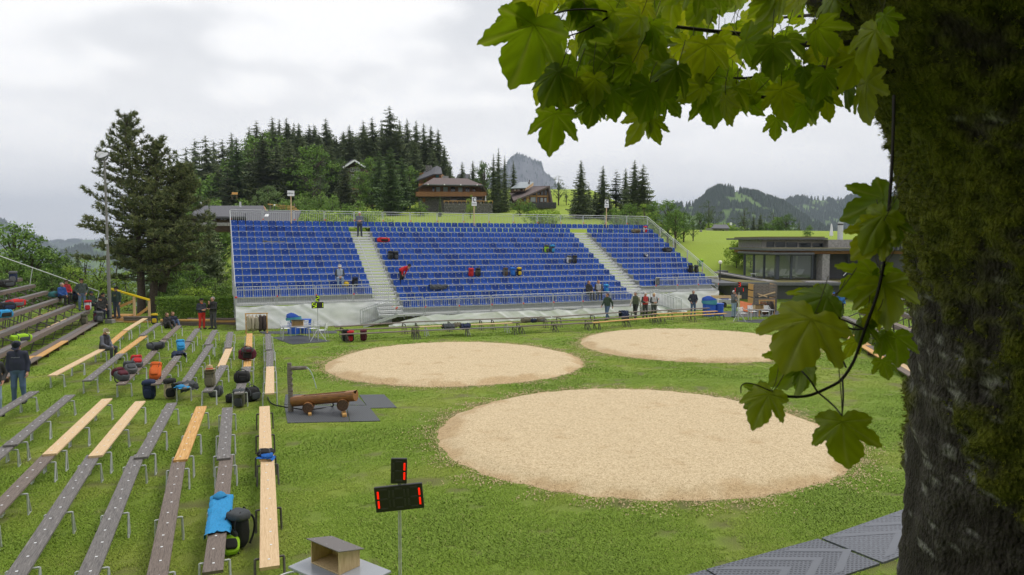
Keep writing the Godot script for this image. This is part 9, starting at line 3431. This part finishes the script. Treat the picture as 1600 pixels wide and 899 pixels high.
const TWIGS := [   # radius at both ends, then the points
	[0.0075, 0.0037, Vector3(1.038, 5.496, -2.15), Vector3(0.978, 5.466, -2.25), Vector3(0.878, 5.462, -2.3), Vector3(0.745, 5.471, -2.3), Vector3(0.632, 5.511, -2.3)],
	[0.0068, 0.0030, Vector3(1.079, 5.561, -2.3), Vector3(0.977, 5.577, -2.4), Vector3(0.84, 5.554, -2.4), Vector3(0.744, 5.545, -2.4), Vector3(0.638, 5.554, -2.4)],
	[0.0109, 0.0045, Vector3(0.991, 5.603, -2.2), Vector3(0.894, 5.631, -2.3), Vector3(0.784, 5.685, -2.4), Vector3(0.614, 5.704, -2.4), Vector3(0.487, 5.72, -2.4)],
	[0.0041, 0.0023, Vector3(0.632, 5.511, -2.3), Vector3(0.507, 5.504, -2.2), Vector3(0.372, 5.459, -2.1), Vector3(0.273, 5.444, -2.05), Vector3(0.186, 5.444, -2.0), Vector3(0.127, 5.479, -2.0)],
	[0.0041, 0.0015, Vector3(0.186, 5.444, -2.0), Vector3(0.213, 5.414, -2.0), Vector3(0.16, 5.388, -2.0), Vector3(0.121, 5.367, -2.0)],
	[0.0041, 0.0023, Vector3(0.487, 5.72, -2.4), Vector3(0.31, 5.694, -2.2), Vector3(0.176, 5.64, -2.0), Vector3(0.077, 5.602, -1.95)],
	[0.0034, 0.0015, Vector3(0.31, 5.694, -2.2), Vector3(0.222, 5.618, -2.1), Vector3(0.145, 5.576, -2.05), Vector3(0.11, 5.535, -2.0)],
	[0.0600, 0.0120, Vector3(1.144, 5.753, -2.1), Vector3(1.079, 5.697, -2.15), Vector3(1.026, 5.723, -2.2), Vector3(0.992, 5.815, -2.4), Vector3(0.869, 5.91, -2.6)],
	[0.0122, 0.0075, Vector3(1.092, 5.645, -2.1), Vector3(1.063, 5.604, -2.15), Vector3(0.991, 5.603, -2.2)],
	[0.0082, 0.0075, Vector3(1.116, 5.499, -2.1), Vector3(1.038, 5.496, -2.15)],
	[0.0082, 0.0067, Vector3(1.168, 5.552, -2.2), Vector3(1.079, 5.561, -2.3)],
	[0.0027, 0.0023, Vector3(1.087, 5.617, -2.3), Vector3(1.04, 5.559, -2.35), Vector3(1.0, 5.529, -2.4), Vector3(0.908, 5.462, -2.3)],
	[0.0037, 0.0030, Vector3(0.901, 5.345, -1.7), Vector3(0.849, 5.212, -1.6), Vector3(0.808, 5.067, -1.53), Vector3(0.782, 4.931, -1.5), Vector3(0.74, 4.818, -1.48), Vector3(0.698, 4.734, -1.46), Vector3(0.652, 4.696, -1.46), Vector3(0.592, 4.679, -1.46), Vector3(0.536, 4.693, -1.45)],
	[0.0020, 0.0015, Vector3(0.686, 4.72, -1.46), Vector3(0.661, 4.693, -1.4), Vector3(0.636, 4.667, -1.35)],
	[0.0020, 0.0015, Vector3(0.636, 4.689, -1.46), Vector3(0.614, 4.72, -1.46), Vector3(0.603, 4.74, -1.5)],
	[0.0020, 0.0015, Vector3(0.636, 4.689, -1.46), Vector3(0.648, 4.673, -1.42), Vector3(0.636, 4.667, -1.35)],
	[0.0020, 0.0015, Vector3(0.74, 4.818, -1.48), Vector3(0.72, 4.829, -1.5), Vector3(0.679, 4.843, -1.5), Vector3(0.625, 4.855, -1.45)],
	[0.0020, 0.0015, Vector3(0.698, 4.739, -1.47), Vector3(0.694, 4.774, -1.5), Vector3(0.68, 4.809, -1.5)],
	[0.0020, 0.0015, Vector3(0.74, 4.818, -1.48), Vector3(0.706, 4.825, -1.5), Vector3(0.678, 4.885, -1.5)],
	[0.0020, 0.0015, Vector3(0.782, 4.931, -1.5), Vector3(0.839, 4.915, -1.55), Vector3(0.879, 4.869, -1.6)],
	[0.0014, 0.0011, Vector3(0.536, 4.693, -1.45), Vector3(0.495, 4.709, -1.45), Vector3(0.475, 4.706, -1.45), Vector3(0.473, 4.689, -1.45)],
	[0.0200, 0.0045, Vector3(2.187, 6.194, -4.0), Vector3(2.115, 6.499, -4.8), Vector3(1.939, 6.689, -5.5), Vector3(1.746, 6.79, -6.0)],
	[0.0082, 0.0030, Vector3(2.115, 6.499, -4.8), Vector3(2.053, 6.406, -5.0), Vector3(2.071, 6.281, -5.2)]]


func make_maple() -> void:
	M.maple_leaf = painted(0.42)
	M.maple_leaf.backlight_enabled = true
	M.maple_leaf.backlight = Color(1.0, 1.0, 0.75)
	M.stalk = mat(0.10, 0.09, 0.03, 0.7)
	M.twig = mat(0.03, 0.022, 0.018, 0.8)
	var foot := on_ground(1.66, -2.15)
	var t := thing("maple_tree", "mossy old maple with overhanging leaves at the picture's edge", "tree", foot)
	# trunk: bark with moss and lichen where they grow
	var f := FastNoiseLite.new()
	f.seed = 6
	f.frequency = 3.2
	f.fractal_octaves = 5
	var fine := FastNoiseLite.new()
	fine.seed = 16
	fine.frequency = 17.0
	fine.fractal_octaves = 4
	var g := Geo.new()
	var axis := [[3.0, 1.67, 0.44], [3.7, 1.66, 0.40], [4.2, 1.66, 0.385], [4.6, 1.66, 0.385], [5.0, 1.655, 0.395], [5.2, 1.65, 0.40], [5.4, 1.62, 0.44], [5.6, 1.58, 0.50], [5.8, 1.52, 0.57], [6.2, 1.58, 0.46], [7.0, 1.70, 0.36], [8.4, 1.9, 0.26], [10.5, 2.0, 0.14]]
	var ny := 330
	var na := 96
	var moss_at := []
	rng.seed = 60
	for i in ny + 1:
		var y := lerpf(3.0, 7.2, float(i) / ny) if i < ny else 10.5
		var j := 0
		while j < axis.size() - 2 and axis[j + 1][0] < y:
			j += 1
		var s := clampf((y - axis[j][0]) / (axis[j + 1][0] - axis[j][0]), 0.0, 1.0)
		var cx := lerpf(axis[j][1], axis[j + 1][1], s)
		var r0 := lerpf(axis[j][2], axis[j + 1][2], s)
		for k in na + 1:
			var a := TAU * (k % na) / na
			var d := Vector3(cos(a), 0, sin(a))
			var p := Vector3(cx, y, -2.15) + d * r0
			var b := f.get_noise_3d(p.x, p.y * 0.45, p.z)
			var q := fine.get_noise_3d(p.x, p.y * 0.6, p.z)
			var m := f.get_noise_3d(p.x * 0.55 + 7.0, p.y * 0.5, p.z * 0.55) + 0.35 * q
			var moss := smoothstep(-0.16, 0.12, m + (0.24 if y > 4.75 else lerpf(-0.30, 0.24, smoothstep(4.1, 4.75, y))) + 0.10 * -d.x - 0.12)
			var lich := smoothstep(0.38, 0.48, fine.get_noise_3d(p.x * 1.3 + 3.0, p.y * 1.1, p.z * 1.3) + 0.55 * b) * (1.0 - moss)
			var c := Color(0.06, 0.048, 0.038).lerp(Color(0.15, 0.13, 0.11), smoothstep(-0.2, 0.5, q + b))
			c = c.lerp(Color(0.55, 0.53, 0.47), lich * 0.85)
			c = c.lerp(Color(0.13, 0.15, 0.014).lerp(Color(0.25, 0.26, 0.02), smoothstep(-0.4, 0.4, q)), moss)
			g.col = c
			var rr := r0 + b * 0.026 + q * 0.016 + moss * (0.014 + 0.012 * q)
			var pp := Vector3(cx, y, -2.15) + d * rr - foot
			g.put(pp, d)
			if moss > 0.5 and i < ny and y > 3.9 and y < 6.0 and d.z > -0.75 and d.x < 0.5:
				for e in 3:
					var side := d.cross(Vector3.UP) * rng.randf_range(-0.03, 0.03)
					if rng.randf() < moss:
						moss_at.append([pp + side + Vector3(0, rng.randf_range(-0.03, 0.03), 0) - d * rng.randf_range(0.0, 0.006), (d + side * 2.0).normalized()])
	for i in ny:
		for k in na:
			var o := i * (na + 1) + k
			g.face(o, o + 1, o + na + 2)
			g.face(o, o + na + 2, o + na + 1)
	g.renormal(0)
	var bk := painted(0.95, noise_tex(0.035, [[0.0, 0.12, 0.11, 0.10], [0.35, 0.5, 0.5, 0.5], [0.5, 1.0, 1.0, 1.0], [0.62, 0.55, 0.55, 0.55], [1.0, 1.0, 1.0, 1.0]], 1024, 65, 5, false, FastNoiseLite.TYPE_SIMPLEX_SMOOTH, 0.6), Vector3(2.2, 0.9, 2.2))
	bk.heightmap_enabled = true
	bk.heightmap_texture = noise_tex(0.03, [], 1024, 66, 5)
	bk.heightmap_scale = 2.0
	part("trunk", g, bk, t)
	var mt := Geo.new()
	for k in 5:
		var a := TAU * k / 5.0
		var tip := Vector3(cos(a) * 0.006, 0.010, sin(a) * 0.006)
		var sd := Vector3(-sin(a), 0, cos(a)) * 0.0012
		mt.col = Color.WHITE
		mt.tri(-sd, sd, tip, Vector3(cos(a), 0.3, sin(a)))
	var where := []
	var cols := PackedColorArray()
	for e in moss_at:
		var d: Vector3 = e[1]
		var x := d.cross(Vector3.UP).normalized()
		var s := rng.randf_range(0.7, 1.7)
		where.append(Transform3D(Basis(x, d, x.cross(d)).rotated(d, rng.randf() * TAU).rotated(x, rng.randf_range(-0.5, 0.5)).scaled(Vector3.ONE * s), e[0]))
		cols.append(Color(0.10, 0.12, 0.010).lerp(Color(0.32, 0.32, 0.03), rng.randf()))
	scatter("moss", mt.mesh(painted(0.9)), where, cols, t)
	# limbs and twigs
	for w in TWIGS:
		var pts := PackedVector3Array()
		for k in range(2, w.size()):
			pts.append(w[k] - foot)
		part("limb" if w[0] > 0.02 else "twig", curve(pts, w[0], 9, w[1]), M.twig, t)
	for w in [[Vector3(1.6, 6.3, -2.1), Vector3(2.4, 8.0, -0.6), Vector3(3.2, 9.0, 1.0)], [Vector3(1.6, 6.5, -2.1), Vector3(0.6, 8.2, -0.8), Vector3(-0.4, 9.2, 0.6)], [Vector3(1.7, 7.0, -2.2), Vector3(2.6, 8.8, -3.6), Vector3(3.4, 9.6, -4.6)], [Vector3(1.6, 6.2, -2.0), Vector3(1.3, 7.4, -0.2), Vector3(0.9, 8.0, 1.6)]]:
		var pts := PackedVector3Array()
		for p in w:
			pts.append(p - foot)
		part("limb", curve(pts, 0.16, 10, 0.03), M.bark, t)
	# leaves
	var shapes := []
	for k in 8:
		shapes.append(leaf_shape(100 + k, [0.35, 0.6, 0.2, 0.8, 0.5, 0.3, 0.7, 0.4][k], [0.35, 0.2, 0.6, 0.45, 0.8, 0.3, 0.5, 0.65][k]))
	for i in LEAVES.size():
		var l: Array = LEAVES[i]
		var y := Vector3(l[3], l[4], l[5]).normalized()
		var z := Vector3(l[6], l[7], l[8])
		z = (z - y * z.dot(y)).normalized()
		var at := Vector3(l[0], l[1], l[2]) - foot
		inst("leaf", shapes[i % 8], t, Transform3D(Basis(y.cross(z) * rng.randf_range(0.78, 1.12), y, z * rng.randf_range(0.7, 1.7)) * Basis.from_scale(Vector3.ONE * l[9]), at))
		var back := at - y * 0.045 + Vector3(rng.randf_range(0.0, 0.02), rng.randf_range(0.02, 0.05), -0.02)
		part("leaf_stalk", curve(PackedVector3Array([at, at - y * 0.02 + Vector3(0, 0.008, 0), back]), 0.0011, 4), M.stalk, t)
	# the rest of the crown overhead, out of the picture, which shades the trunk
	rng.seed = 66
	var cw := []
	while cw.size() < 7000:
		var p := Vector3(rng.randf_range(-2.6, 5.5), rng.randf_range(6.1, 10.5), rng.randf_range(-5.0, 5.5))
		var rel := (p - Vector3(1.6, 8.0, -0.3)) / Vector3(3.9, 2.6, 4.8)
		if rel.length() > 1.0 or (p.z < -0.8 and p.x < 1.7) or p.y < 6.1 + maxf(0.0, -p.z) * 0.9:
			continue
		if p.z < 0.2 and (p.y - 5.0) < -p.z * 0.42 + 0.35 and p.x < -p.z * 0.8 + 0.3:
			continue
		var y := (Vector3(rng.randf() - 0.5, -0.6, rng.randf() - 0.5)).normalized()
		var z := (Vector3(rng.randf() - 0.5, 1.0, rng.randf() - 0.5) * 1.0)
		z = (z - y * z.dot(y)).normalized()
		cw.append(Transform3D(Basis(y.cross(z), y, z).scaled(Vector3.ONE * rng.randf_range(0.17, 0.27)), p - foot))
	scatter("crown", shapes[1], cw, PackedColorArray(), t)


func make_added_grove() -> void:   # unseen trees added behind the viewer to keep the sky's light off the trunk
	leafy_proto("added_grove", 19, 0.50, 330, 60, 0.035, Color(0.05, 0.09, 0.015), Color(0.09, 0.14, 0.025), 0.05)
	var spots := [[-4.0, 4.5, 11.0], [0.0, 5.0, 12.0], [4.0, 4.0, 11.5], [7.0, 1.6, 11.0], [-9.0, 7.0, 11.0], [8.2, -3.2, 9.5], [2.5, 10.5, 13.0]]
	for k in spots.size():
		var s: Array = spots[k]
		plant("added_grove", "maple_tree", "leafy maple added for shade, grove behind the viewpoint, number %s from its left" % ["two", "four", "six", "seven", "one", "eight", "five"][k], on_ground(s[0], s[1]), s[2], 1.0, "grove behind the viewpoint")


func _ready() -> void:
	make_sky()
	make_materials()
	make_ground()
	make_mountains()
	make_trees()
	make_stand()
	make_benches()
	make_bleachers()
	make_props()
	make_bags()
	make_people()
	make_buildings()
	make_maple()
	make_added_grove()
